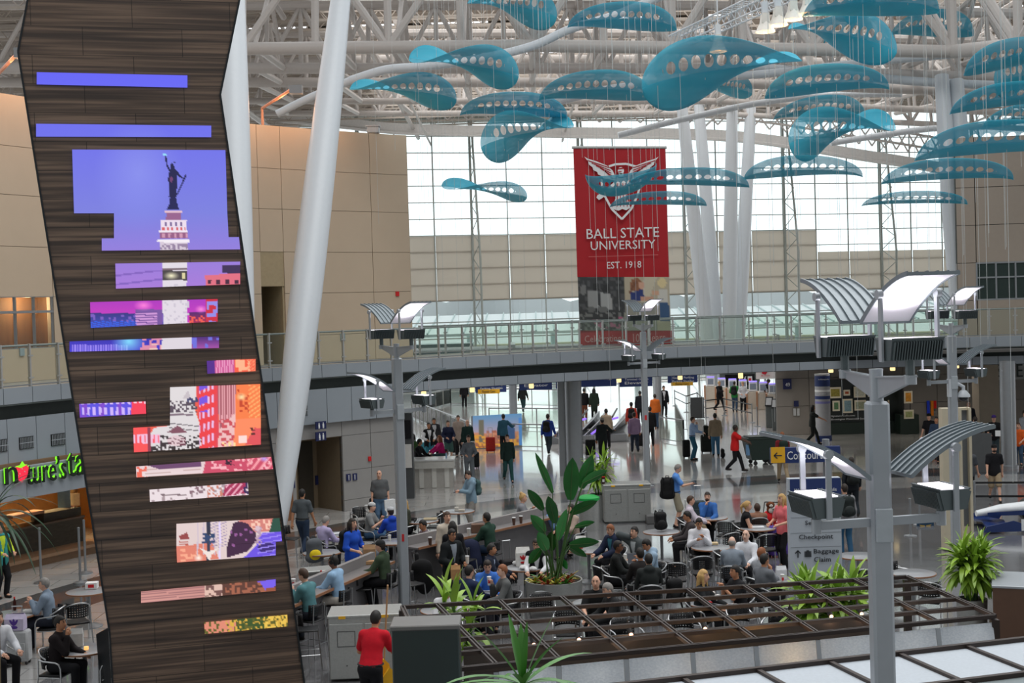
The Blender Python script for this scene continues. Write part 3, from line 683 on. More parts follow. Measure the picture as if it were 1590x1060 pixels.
street = [('r', 205, 596, 410, 705, (236, 92, 72)), ('r', 264, 596, 305, 625, (222, 216, 220)), ('p', [(264, 596), (302, 596), (304, 640), (314, 668), (312, 700), (210, 702), (240, 664), (264, 660)], (224, 218, 220)), ('p', [(284, 618), (292, 605), (296, 618)], (200, 190, 196)),
          ('n', 264, 622, 306, 640, 3, .55, (90, 76, 90)), ('n', 290, 616, 318, 624, 3, .6, (70, 70, 110)), ('t', 262, 656, 312, 670, 7, .2, -.1, (90, 80, 90)), ('r', 264, 642, 300, 645, (130, 110, 124)),
          ('p', [(258, 672), (276, 660), (292, 672)], (130, 80, 96)), ('n', 232, 676, 312, 702, 3, .45, (60, 50, 54)), ('e', 274, 684, 14, 8, (226, 200, 206)), ('n', 262, 680, 288, 692, 2.4, .4, (110, 60, 76)),
          ('r', 206, 663, 231, 703, (250, 84, 86)), ('r', 206, 674, 248, 688, (244, 190, 220)), ('s', 208, 675, 248, 687, 7, .35, 0, (250, 84, 96)), ('r', 229, 663, 234, 703, (150, 60, 80)),
          ('p', [(306, 597), (338, 596), (340, 700), (312, 680), (308, 640)], (226, 70, 84)), ('s', 310, 597, 336, 700, 7, .45, 0, (236, 190, 232)), ('t', 310, 600, 336, 700, 20, .42, .35, (238, 64, 70)), ('t', 310, 597, 322, 640, 22, .5, .35, (120, 84, 226)),
          ('p', [(338, 596), (366, 596), (366, 640), (340, 676)], (170, 92, 104)), ('s', 338, 596, 366, 672, 4, .45, 0, (236, 168, 176)), ('p', [(366, 596), (408, 594), (408, 650), (366, 652)], (250, 128, 72)), ('n', 368, 604, 386, 640, 4, .35, (200, 70, 40)), ('t', 386, 598, 408, 648, 7, .3, .7, (255, 180, 110)), ('h', 375, 616, 9, 7, (255, 236, 180)),
          ('p', [(340, 668), (366, 640), (366, 692), (338, 696)], (240, 190, 190)), ('n', 340, 650, 368, 692, 4, .4, (206, 80, 90)), ('p', [(366, 650), (408, 648), (408, 690), (362, 694)], (255, 140, 96)), ('p', [(380, 690), (395, 664), (408, 664), (408, 692)], (226, 84, 90)), ('r', 370, 676, 384, 688, (252, 220, 214)), ('n', 388, 664, 396, 676, 3, .5, (90, 40, 40)), ('n', 344, 686, 366, 696, 3, .4, (255, 220, 160)),
          ('r', 122, 620, 230, 650, (126, 70, 206)), ('s', 126, 624, 206, 646, 27, .72, 0, (92, 80, 224)), ('s', 127, 632, 206, 644, 9, .5, 0, (206, 180, 250)), ('s', 126, 624, 206, 627, 9, .5, 0, (216, 190, 250)), ('r', 204, 620, 230, 650, (246, 64, 88)), ('s', 206, 622, 228, 626, 8, .6, 0, (250, 200, 220))]
lower = [('g', 205, 706, 430, 745, (222, 190, 196), (240, 224, 224)), ('p', [(228, 722), (312, 716), (312, 724), (246, 728)], (110, 70, 110)), ('n', 212, 724, 230, 742, 4, .5, (240, 110, 90)), ('t', 226, 728, 312, 742, 6, .25, .07, (200, 170, 166)), ('p', [(320, 712), (424, 706), (424, 732), (314, 738)], (206, 76, 104)), ('n', 326, 712, 424, 730, 4, .25, (250, 180, 190)), ('s', 384, 708, 424, 732, 12, .3, .8, (250, 160, 170)), ('n', 350, 712, 364, 722, 3, .5, (60, 30, 50)), ('h', 410, 712, 8, 6, (190, 170, 255)),
         ('r', 230, 746, 390, 784, (236, 222, 226)), ('n', 232, 748, 390, 782, 4, .14, (170, 150, 156)), ('r', 250, 767, 290, 769, (130, 110, 116)), ('n', 294, 754, 318, 766, 3, .4, (140, 110, 120)), ('n', 322, 750, 346, 774, 3, .4, (206, 130, 110)), ('p', [(350, 752), (382, 748), (382, 766), (346, 770)], (170, 50, 90)), ('s', 350, 750, 382, 770, 10, .3, .9, (246, 180, 200)), ('n', 378, 748, 388, 770, 3, .5, (60, 40, 90)),
         ('r', 270, 800, 445, 876, (226, 206, 204)), ('p', [(274, 848), (330, 842), (340, 868), (274, 874)], (226, 130, 110)), ('n', 276, 852, 310, 874, 4, .3, (250, 170, 140)), ('p', [(278, 832), (290, 826), (294, 836), (280, 838)], (150, 70, 70)), ('t', 278, 838, 292, 848, 4, .5, 0, (190, 100, 90)), ('t', 326, 808, 352, 850, 5, .25, .4, (160, 140, 180)), ('s', 306, 808, 340, 862, 9, .2, 0, (206, 190, 206)),
         ('p', [(362, 812), (376, 806), (396, 822), (398, 840), (384, 856), (352, 866), (352, 850)], (66, 36, 66)), ('n', 358, 820, 392, 850, 4, .14, (150, 90, 150)), ('p', [(366, 808), (424, 803), (418, 824), (396, 826), (384, 812)], (214, 130, 120)), ('n', 390, 806, 420, 822, 4, .4, (250, 200, 180)), ('p', [(424, 803), (440, 802), (440, 826), (418, 826)], (40, 80, 66)), ('p', [(404, 828), (442, 824), (442, 842), (430, 864), (376, 868), (398, 846)], (110, 84, 226)), ('e', 414, 850, 14, 8, (60, 40, 120)), ('t', 400, 826, 440, 864, 7, .25, .2, (160, 140, 250)), ('n', 396, 818, 406, 846, 3, .6, (190, 160, 180)), ('e', 400, 820, 4, 4, (220, 190, 200)),
         ('s', 321, 810, 326, 874, 200, .99, 0, (60, 60, 80)), ('n', 314, 828, 334, 844, 3, .7, (50, 70, 110)), ('r', 322, 808, 327, 830, (46, 50, 70)), ('r', 340, 808, 343, 868, (230, 214, 250)), ('p', [(310, 850), (324, 856), (340, 850), (328, 862), (326, 872), (320, 862)], (240, 226, 220)), ('h', 308, 866, 8, 6, (255, 250, 240)),
         ('g', 215, 896, 330, 940, (190, 130, 126), (220, 160, 150)), ('t', 217, 896, 322, 940, 4, .4, .08, (160, 110, 112)), ('r', 318, 900, 347, 930, (226, 190, 176)), ('n', 318, 902, 346, 926, 4, .4, (120, 84, 80)), ('r', 346, 896, 430, 930, (96, 60, 50)), ('n', 350, 904, 412, 922, 4, .4, (166, 100, 76)), ('p', [(392, 905), (432, 896), (432, 908), (412, 916), (404, 904)], (120, 96, 236)), ('r', 412, 912, 430, 922, (150, 84, 60)),
         ('r', 314, 950, 450, 990, (96, 96, 40)), ('n', 316, 952, 366, 988, 4, .75, (226, 140, 116)), ('n', 350, 952, 448, 986, 3, .4, (220, 176, 70)), ('n', 366, 952, 420, 986, 4, .5, (60, 84, 40)), ('n', 410, 952, 448, 984, 4, .4, (236, 196, 84))]
ops = sky + statue + town + street + lower
mLed = picture_mat('led_screen', 1.0)
for q in ([[(57, 112), (291, 117), (291, 136), (57, 131)]], [[(56, 192), (328, 195), (328, 213), (56, 212)]],
          [[(112, 232), (350, 233), (353, 331), (115, 331)], [(177, 331), (353, 331), (355, 369), (177, 370)], [(158, 370), (371, 368), (373, 387), (158, 389)]],
          [[(179, 409), (373, 406), (373, 441), (180, 448)]], [[(140, 469), (338, 464), (338, 499), (141, 509)]], [[(108, 530), (340, 522), (340, 540), (108, 546)]], [[(321, 560), (397, 557), (397, 576), (322, 580)]],
          [[(264, 601), (404, 596), (405, 652), (264, 661)], [(207, 664), (405, 652), (405, 690), (208, 702)]], [[(123, 627), (226, 623), (227, 642), (124, 648)]], [[(211, 724), (421, 709), (424, 728), (212, 741)]],
          [[(232, 760), (385, 749), (386, 768), (233, 779)]], [[(274, 813), (434, 804), (438, 840), (274, 850)], [(274, 850), (428, 841), (428, 862), (275, 873)]], [[(219, 918), (428, 899), (428, 917), (219, 936)]], [[(317, 966), (446, 954), (447, 972), (318, 984)]]):
    picture('screen', q, lambda x, y: tw(x, y, .025), ops, mLed, tower)

# ================================================================= LAMP POSTS WITH REFLECTOR HEADS
mFin = M('dark_fin_metal', (92, 102, 104), .45, .4, var=.05); mRefTop = M('reflector_back', (128, 138, 144), .4, .35, var=.05)
mRefIn = M('white_reflector', (246, 244, 250), .5, var=.01); mLens = glow('lit_lens', (255, 244, 255), 2.2)
heads_local = []
def lamp_head(root, phi, r, zb, zarm):
    o, t = V((cos(phi), sin(phi), 0)), V((-sin(phi), cos(phi), 0)); c = o * r + V((0, 0, zb)); Z = V((0, 0, 1))
    b = MB(); w = .24
    tp = [c + o * a * .15 + t * k * w + Z * .09 for a, k in ((-1, -1), (1, -1), (1, 1), (-1, 1))]; bt = [c + o * a * .105 + t * k * w + Z * -.09 for a, k in ((-1, -1), (1, -1), (1, 1), (-1, 1))]
    b.add(bt + tp, [(3, 2, 1, 0), (4, 5, 6, 7), (0, 1, 5, 4), (1, 2, 6, 5), (2, 3, 7, 6), (3, 0, 4, 7)])
    for k in range(19):
        s = -.22 + .44 * k / 18
        for sg in (-1, 1): b.beam(c + t * s + o * sg * .115 - Z * .085, c + t * s + o * sg * .158 + Z * .07, .010, .03, up=o)
    b.beam(c + t * -.24 + o * .15 + Z * .095, c + t * .24 + o * .15 + Z * .095, .02, .012); b.beam(c + t * -.24 - o * .15 + Z * .095, c + t * .24 - o * .15 + Z * .095, .02, .012)
    b.tube([o * r + Z * zarm, c - Z * .085], .04, 10)
    h = b.build('lamp_head', mFin, root, smooth=0)
    b = MB(); b.box(c + Z * .096, (.22, .42, .008), phi); b.build('lens', mLens, h, smooth=0)
    zp = .47
    for sg in (-1, 1):
        b = MB(); b.beam(c + t * sg * .262 - Z * .1, c + t * sg * .262 + Z * (zp + .03), .022, .05, up=o); b.tube([c + t * sg * .25 + Z * zp, c + t * sg * .295 + Z * zp], .042, 12); b.build('upright', mPole, h)
    n = 10; vs, fs = [], []
    def prof(s, d): return c + o * (.41 * s) + Z * (zp + .2 * s + .075 * (1 - s * s) - .045 + d)
    b = MB()
    for i in range(n):
        s0, s1 = -1 + 2 * i / n, -1 + 2 * (i + 1) / n
        for (d, mi) in ((0, 1), (.012, 0)):
            q = [prof(s0, d) - t * .232, prof(s0, d) + t * .232, prof(s1, d) + t * .232, prof(s1, d) - t * .232]; b.add(q, [(0, 1, 2, 3)], mi)
        for k in range(6):
            tt = -.232 + .464 * k / 5; b.beam(prof(s0, .018) + t * tt, prof(s1, .018) + t * tt, .014, .024)
    for s in (-1, 1): b.beam(prof(s, .006) - t * .238, prof(s, .006) + t * .238, .02, .03)
    for k in (-1, 1):
        for i in range(n): b.beam(prof(-1 + 2 * i / n, .004) + t * k * .234, prof(-1 + 2 * (i + 1) / n, .004) + t * k * .234, .012, .03)
    b.build('reflector', [mRefTop, mRefIn], h, smooth=30)
    heads_local.append((c + Z * .115, phi))
HEADS = ((R(-77.6), .60, 5.86, 5.6), (R(102.4), .60, 5.86, 5.6), (R(-167.6), .61, 4.49, 4.3), (R(12.4), .61, 4.49, 4.3))
def light_pole():
    root = thing('lamp_post', (0, 0, 0), 0, None, None)
    b = MB(); b.box((0, 0, 2.69), (.19, .19, 5.38), bev=.025); b.box((0, 0, .012), (.4, .4, .024)); b.build('post', mPole, root, smooth=20)
    b = MB(); b.tube([(0, 0, 5.36), (0, 0, 5.66)], .06, 18); b.tube([(0, 0, 5.655), (0, 0, 5.67)], .062, 18); b.build('neck', mPole, root)
    for (phi, r, zb, za) in HEADS:
        o = V((cos(phi), sin(phi), 0)); t = V((-sin(phi), cos(phi), 0)); b = MB()
        if za > 5:
            P = [o * .04 + V((0, 0, 5.40)), o * .04 + V((0, 0, 5.60)), o * r + V((0, 0, 5.63)), o * r + V((0, 0, 5.57))]; b.prism([p - t * .02 for p in P], t * .04); b.beam(o * .04 + V((0, 0, 5.60)), o * (r + .06) + V((0, 0, 5.63)), .075, .014); b.tube([o * r + V((0, 0, 5.56)), o * r + V((0, 0, 5.64))], .055, 14)
        else:
            b.beam(o * .08 + V((0, 0, za)), o * r + V((0, 0, za)), .06, .075); b.tube([o * r + V((0, 0, za - .07)), o * r + V((0, 0, za + .06))], .045, 12)
        b.build('arm', mPole, root)
        lamp_head(root, phi, r, zb, za)
    b = MB(); b.box((.015, -.105, 4.28), (.15, .03, .30), bev=.006); b.build('cover_plate', M('pale_cover', (176, 184, 190), .4), root, smooth=20)
    return root
poles = (((1365, 1480), 11.8, 'tallest-looking grey lamp post, four lit reflector heads, close in front of the brown trellis'), ((629, 960), 27.0, 'grey four-headed lamp post with red notice, rising beside the bar counters near the restrooms'),
         ((1005, 752), 46.0, 'distant thin grey lamp post with four heads, in front of the red university banner'), ((1485, 880), 31.0, 'grey four-headed lamp post with dome camera, standing behind the tall beige pylon'))
lp0 = light_pole()
for i, ((u, v), Y, lab) in enumerate(poles):
    p = on(u, HORIZ - ROLL * (u - 795) + EYE * FPX / Y, 0); p.z = 0
    if i == 0:
        x = at(1363, 700, 11.8); p = V((x.x, 11.8, 0)); lp0.location = p; o = lp0
        tag(o, lab, 'lamp post', 'four-headed lamp posts')
    else: 
        rz = (0, .40, .22, 0)[i]; o = dup(lp0, p, rz, lab)
        q = [c for c in o.children if c.name.startswith('cover_plate')][0]
        if i == 1:
            b = MB(); b.box((p.x + .01, p.y - .1, 1.72), (.07, .01, .15)); o2 = b.build('notice', M('red_notice', (206, 40, 44), .5), o, smooth=0)
        if i == 2:
            b = MB(); b.box((p.x + .0, p.y - .1, 2.4), (.09, .01, .17)); b.build('notice', M('red_notice'), o, smooth=0)
    for (c, phi) in heads_local:
        c = Matrix.Rotation((0, .40, .22, 0)[i], 3, 'Z') @ c
        lamp('head_lamp', 'SPOT', p + c, 17, (1, .96, 1), .05, (pi, 0, 0), spot_size=R(115), spot_blend=.6)
# dome camera carried by an arm on the far post, and one under the walkway
def dome_camera(loc, label, arm):
    t = thing('dome_camera', loc, 0, label, 'security camera')
    b = MB(); b.lathe([(.02, .16), (.07, .15), (.15, .05), (.15, 0)], loc, 16)
    if arm: b.tube([V(loc) + V((0, 0, .12)), V(loc) + V((0, 0, .24)), V(loc) + V((-.1, 0, .3)), V(loc) + V((-.32, 0, .3))], .045, 8); b.box(V(loc) + V((-.33, 0, .22)), (.06, .16, .42))
    else: b.tube([V(loc) + V((0, 0, .14)), V(loc) + V((0, 0, .62))], .03, 8)
    b.build('housing', mWhiteSteel, t); b = MB(); b.ell(loc, (.115, .115, .11), 14, 8); b.build('dome', M('smoked_dome', (30, 32, 36), .15), t)
pp = on(1485, HORIZ - ROLL * 690 + EYE * FPX / 31, 0)
dome_camera(at(1496, 616, 30.85), 'white dome camera on a bent bracket fixed to the lamp post', True)
dome_camera(at(1224, 570, 50.5), 'white dome camera hanging on a stem from the walkway underside', False)

# ================================================================= RED BANNER
YBAN = 53.5
def bp_(u, v, o=0.0): return at(u, v, YBAN - o)
ban = thing('banner', bp_(967, 229), 0, 'tall red university banner with white winged figure, hanging before the glass wall', 'banner')
def strip(name, u0, v0, u1, v1, mat, skew=.032, o=0.0):
    b = MB(); n = 24; vs = []
    for i in range(n + 1):
        for k in range(13):
            s = i / n; t = k / 12; v = v0 + (v1 - v0) * t; u = u0 + (u1 - u0) * s + skew * (v - 229)
            vs.append(bp_(u, v, o + .05 * sin(s * 9 + t * 1.3) * (.4 + t)))
    fs = [(i * 13 + k, i * 13 + k + 1, (i + 1) * 13 + k + 1, (i + 1) * 13 + k) for i in range(n) for k in range(12)]
    b.add(vs, fs); return b.build(name, mat, ban, smooth=80)
mRed = M('banner_red_cloth', (176, 22, 34), .7, var=.06, scale=2)
strip('red_cloth', 890, 229, 1033, 430, mRed); strip('foot_strip', 890.5, 513, 1034, 536, mRed)
b = MB(); b.tube([bp_(888, 229), bp_(1035, 229)], .06, 8); b.build('top_bar', mSteel, ban)
def c6(x, y): return (860 + x / 3.028, 210 + y / 3.028)
white = []
wing = [(143, 100), (160, 110), (200, 122), (250, 142), (276, 165), (290, 195), (290, 215), (262, 207), (236, 204), (228, 192), (208, 184), (204, 172), (186, 164), (182, 150), (166, 138), (162, 124)]
white.append(wing); white.append([(636 - x, y) for x, y in wing][::-1])
white.append([(298, 196), (340, 196), (350, 240), (343, 290), (360, 340), (340, 352), (322, 346), (304, 354), (272, 345), (290, 296), (284, 240)])
white.append([(292, 212), (262, 238), (238, 266), (206, 280), (200, 292), (212, 304), (226, 296), (242, 284), (276, 264), (297, 240)])
white.append([(346, 212), (376, 232), (392, 210), (398, 214), (384, 248), (372, 256), (346, 240)])
white.append([(315 + 15 * cos(a * pi / 7), 166 + 17 * sin(a * pi / 7)) for a in range(14)]); white.append([(306, 178), (326, 178), (330, 200), (304, 200)])
sh = [(258, 146), (290, 136), (340, 134), (384, 146)]; shl = [(224, 206), (226, 236), (240, 286), (272, 346), (320, 394), (364, 346), (392, 286), (406, 236), (408, 206)]
def cp(p, o): u, v = c6(*p); return bp_(u, v, o)
b = MB()
for poly in white: b.prism([cp(p, .16) for p in poly], (0, .02, 0))
for pl in (sh, shl):
    for p, q in zip(pl, pl[1:]): b.beam(cp(p, .15), cp(q, .15), .016, .085, up=V((0, 1, 0)).cross(cp(q, 0) - cp(p, 0)).normalized())
b.build('winged_emblem', mWhiteInk, ban, smooth=0)
b = MB()
for k in range(5):
    for sg in (1, -1):
        f = lambda x: x if sg > 0 else 636 - x
        b.beam(cp((f(158 + k * 20), 118 + k * 12), .175), cp((f(262 + k * 4), 152 + k * 13), .175), .01, .035, up=V((0, 0, 1)))
for x in (300, 312, 324, 336): b.beam(cp((x, 225), .175), cp((x * 1.35 - 108, 335), .175), .01, .03, up=V((1, 0, 0)))
b.beam(cp((300, 158), .175), cp((330, 154), .175), .01, .05); b.beam(cp((302, 172), .175), cp((318, 170), .175), .01, .03)
b.build('emblem_lines', mRed, ban, smooth=0)
lettering('lettering', 'BALL STATE', bp_(967, 361.5, .16), 112 * YBAN / FPX, 15.5 * YBAN / FPX, mWhiteInk, ban)
lettering('lettering', 'UNIVERSITY', bp_(967.5, 380, .16), 100 * YBAN / FPX, 13.5 * YBAN / FPX, mWhiteInk, ban)
lettering('lettering', 'EST. 1918', bp_(969, 411, .16), 53 * YBAN / FPX, 10.5 * YBAN / FPX, mWhiteInk, ban)
b = MB(); b.beam(bp_(914, 398.5, .14), bp_(1022, 395.5, .14), .01, .02); b.build('rule_line', M('dull_red_line', (206, 110, 110), .7), ban)
lettering('lettering', 'Celebrating', bp_(936, 527, .14), 56 * YBAN / FPX, 14 * YBAN / FPX, M('pale_pink_lettering', (214, 160, 164), .7), ban)
lettering('lettering', '100 Years', bp_(1008, 524, .14), 50 * YBAN / FPX, 13 * YBAN / FPX, M('pale_pink_lettering'), ban)
ops = [('r', 890, 425, 970, 516, (58, 60, 62)), ('n', 890, 425, 970, 516, 4, .3, (84, 86, 88)), ('e', 925, 446, 5, 7, (40, 42, 44)), ('e', 940, 448, 5, 6, (44, 46, 48)), ('p', [(912, 452), (928, 452), (930, 478), (914, 482)], (150, 152, 152)), ('p', [(932, 454), (948, 456), (952, 480), (932, 482)], (166, 168, 168)), ('e', 936, 480, 8, 5, (110, 112, 112)), ('e', 918, 480, 6, 5, (104, 106, 106)), ('e', 906, 450, 5, 8, (120, 122, 122)), ('n', 898, 486, 970, 516, 4, .4, (120, 122, 120)), ('n', 920, 492, 968, 510, 4, .25, (176, 100, 130)),
       ('r', 970, 425, 1045, 516, (188, 178, 156)), ('p', [(1000, 430), (1020, 430), (1006, 470), (992, 500)], (206, 198, 176)), ('e', 988, 442, 9, 11, (150, 100, 72)), ('p', [(984, 438), (990, 436), (980, 456), (976, 456)], (126, 82, 60)), ('e', 996, 443, 5, 6, (216, 170, 146)), ('p', [(980, 454), (998, 448), (1002, 466), (978, 470)], (40, 58, 120)), ('r', 994, 460, 1014, 466, (208, 160, 136)), ('e', 1028, 439, 7, 8, (226, 208, 160)), ('p', [(1022, 448), (1036, 448), (1037, 470), (1022, 468)], (210, 208, 200)), ('p', [(1024, 469), (1038, 470), (1041, 498), (1024, 498)], (58, 90, 130)), ('r', 1012, 452, 1024, 457, (212, 168, 140)), ('r', 970, 470, 1020, 516, (150, 150, 140))]
picture('photo_print', [[(897, 430), (1039, 430), (1042, 513), (900, 513)]], lambda x, y: bp_(x, y, .06 + .04 * sin((x - 897) * .063 + 1)), ops, picture_mat('printed_photo'), ban, 2.2)

# ================================================================= BLUE HANGING SAILS
def sail_mat():
    m = bpy.data.materials.new('perforated_blue_sheet'); m.use_nodes = True; nt = m.node_tree; N = nt.nodes.new; L = nt.links.new; b = nt.nodes['Principled BSDF']
    uv = N('ShaderNodeUVMap'); sx = N('ShaderNodeSeparateXYZ'); L(uv.outputs[0], sx.inputs[0])
    def mth(op, a, c=None):
        n = N('ShaderNodeMath'); n.operation = op
        for i, x in enumerate((a, c)):
            if x is None: continue
            if isinstance(x, (int, float)): n.inputs[i].default_value = x
            else: L(x, n.inputs[i])
        return n.outputs[0]
    S, T = sx.outputs[0], sx.outputs[1]
    fr = mth('SUBTRACT', mth('FRACT', mth('MULTIPLY', S, 13)), .5); a = mth('POWER', mth('MULTIPLY', fr, 2.7), 2); c = mth('POWER', mth('MULTIPLY', mth('SUBTRACT', T, .70), 11), 2)
    hole = mth('LESS_THAN', mth('ADD', a, c), 1.0); rngm = mth('LESS_THAN', mth('ABSOLUTE', mth('SUBTRACT', S, .5)), .36); hole = mth('MULTIPLY', hole, rngm)
    mesh_ = mth('MULTIPLY', mth('GREATER_THAN', T, .55), .26)
    alpha = mth('SUBTRACT', 1.0, mth('MAXIMUM', hole, mth('ADD', mesh_, .15))); L(alpha, b.inputs['Alpha'])
    n = N('ShaderNodeTexNoise'); n.inputs['Scale'].default_value = 1.5; tc = N('ShaderNodeTexCoord'); L(tc.outputs['Object'], n.inputs[0])
    r = N('ShaderNodeValToRGB'); r.color_ramp.elements[0].color = lin((40, 164, 194)) + (1,); r.color_ramp.elements[1].color = lin((64, 190, 216)) + (1,); L(n.outputs['Fac'], r.inputs[0])
    L(r.outputs[0], b.inputs['Base Color']); b.inputs['Roughness'].default_value = .55; return m
mSail = sail_mat(); mWire = M('thin_wire', (196, 200, 200), .4, .5)
NSAIL = 0
def sail(u, v, Lp, phi0, tau, k, tilt, label, wd=.34, yaw=0.0, L=3.6, Y=None, wires=6):
    """a sheet of elliptical outline, turned by phi0 about its long axis and twisted by tau along it"""
    Y = Y or L * FPX / Lp; L = Lp * Y / FPX; W = L * wd; c = at(u, v, Y)
    mt = Matrix.Rotation(R(yaw), 3, 'Z') @ Matrix.Rotation(-R(tilt) + ROLL, 3, 'Y')
    ns, ntt = 36, 12; vs, uvs = [], []; dens = 0
    def pt(s, t):
        w = W * sqrt(max(0, 1 - abs(s) ** 2.3)) ; ph = R(phi0 + tau * s)
        cu = .3 * w * t * t; return mt @ V((s * L / 2, -t * w * cos(ph) + cu * sin(ph), t * w * sin(ph) + cu * cos(ph) + k * w * abs(sin(R(phi0))))) + c
    for i in range(ns + 1):
        s = -1 + 2 * i / ns; s = sin(s * pi / 2)
        for j in range(ntt + 1):
            t = -1 + 2 * j / ntt; vs.append(pt(s, t)); uvs.append(((s + 1) / 2, (t + 1) / 2))
    root = thing('hanging_sail', c, 0, label, 'hanging sculpture', 'blue hanging sails')
    b = MB(); b.add(vs, [(i * 13 + j, (i + 1) * 13 + j, (i + 1) * 13 + j + 1, i * 13 + j + 1) for i in range(ns) for j in range(ntt)])
    o = b.build('sheet', mSail, root, smooth=80); ul = o.data.uv_layers.new(name='UVMap')
    for lp in o.data.loops: ul.data[lp.index].uv = uvs[lp.vertex_index]
    md = o.modifiers.new('thickness', 'SOLIDIFY'); md.thickness = .012
    r_ = random.Random(int(u * 7 + v))
    for q in range(wires):
        s = -.86 + 1.72 * q / max(1, wires - 1) + r_.uniform(-.06, .06); p = pt(s, r_.uniform(-.5, .5)); b = MB(); x = r_.uniform(-.04, .04)
        b.tube([p + V((x, 0, max(2.5, 20.5 - p.z))), p - V((0, 0, r_.choice((.05, 2.0, 4.5, 7.5))))], .0065, 4); b.build('suspension_wire', mWire, root, smooth=0)
A = (34, -48); Bt = (26, 46)
sail(1121, 117, 250, 30, -58, .15, 10, 'biggest blue hanging sail, its broad round end facing out, tail lifting above the atrium', .25)
sail(819, 212, 148, 24, -66, .15, 14, 'round-headed blue sail with curling tail, near the glass wall just beside the red banner', .31, L=3.2)
sail(1307, 208, 166, 18, -74, .12, 11, 'round-headed blue sail with curling tail, near the bright glass past the clustered columns', .30)
sail(752, 297, 134, 4, 52, .1, -8, 'small pale blue sail hanging lowest and alone against the white window panes', .20, L=3.2)
sail(720, 105, 172, 10, 62, .3, -10, 'blue hanging sail with slotted holes under the first steel chord, beside the great white column', .26)
sail(626, 147, 166, 16, 54, .4, -6, 'blue hanging sail with a row of oval holes, nearest the tan building corner', .23)
sail(1308, 64, 172, 28, 55, .3, -12, 'blue hanging sail with oval holes, next to the four hanging floodlights', .25)
sail(795, 17, 140, 22, 55, .3, -9, 'blue hanging sail touching the upper frame edge, its holes pale, above the first chord', .28)
sail(966, 45, 168, 26, 10, .85, -1, 'flat blue sail crossed by the pale curved beam, over the university banner', .2)
sail(925, 156, 176, 26, 8, .85, 1, 'flat blue sail with pale holes, overlapping the curved beam above the banner', .22)
sail(798, 181, 166, 24, 6, .85, -1, 'flat blue sail close behind the rounded sail at the glass wall', .2)
sail(1128, 141, 80, 22, 20, .3, -8, 'small blue sail tip showing from behind the biggest sail', .36, L=2.4)
sail(1284, 146, 192, 26, -8, .85, 4, 'blue green sail catching a pale gleam, above the rounded sail near the clustered columns', .2)
sail(1272, 184, 142, 24, 10, .85, 3, 'flat blue sail tucked behind the rounded sail near the clustered columns', .22)
sail(1300, 79, 112, 24, 0, .85, 0, 'flat blue sail just under the holed sail beside the floodlights', .2)
sail(1447, 56, 128, 26, 8, .85, 0, 'flat blue sail with a straight lower edge, before the heavy roof joint of web members', .26)
sail(1352, 24, 210, 26, 6, .85, 2, 'long flat blue sail high up, behind the wires near the hanging floodlights', .22)
sail(1352, 2, 96, 30, -60, .1, 12, 'blue sail cut by the upper frame edge, bowl shaped, beside the floodlights', .44, L=2.6)
sail(1068, 291, 190, 22, 6, .9, 0, 'pale translucent sail crossing the edge of the red banner and the columns', .15)
sail(1247, 277, 184, 24, -8, .9, 1, 'pale translucent sail with round holes, against the white glass', .17)
sail(1022, 321, 150, 22, 6, .9, 1, 'slim translucent sail, lowest of those across the banner', .15)
sail(1471, 283, 204, 24, -4, .9, 2, 'slim blue sail with pale holes, overlapping glass wall end and brown wall', .16)
sail(1420, 319, 164, 22, 0, .9, 1, 'slimmest blue sail, lowest of those at the end of the glass wall', .13)
sail(1546, 244, 250, 26, -4, .9, 3, 'wide blue sail with a long row of round holes, before the brown wall', .19)
sail(1568, 168, 186, 26, -4, .9, 6, 'blue sail with a row of pale dots, in front of the paired columns', .18)
sail(1600, 194, 150, 26, -4, .9, 5, 'blue sail partly out of view, under the one with pale dots', .19)
sail(1580, 104, 166, 26, -10, .7, 8, 'grey blue translucent sail partly out of view, behind the bowl-like one', .24)
sail(1600, 122, 112, 34, -60, .1, 8, 'bowl-like blue sail half out of view beside the paired columns', .36, L=3.0)
sail(964, 262, 112, 36, -8, -2.1, 9, 'crescent blue sail hanging over the winged figure on the banner', .22, L=2.6, Y=47)
sail(668, -4, 44, 24, 0, .8, 0, 'blue sail of which only the rim dips into view beside the great white column', .3, L=2.4, Y=46)

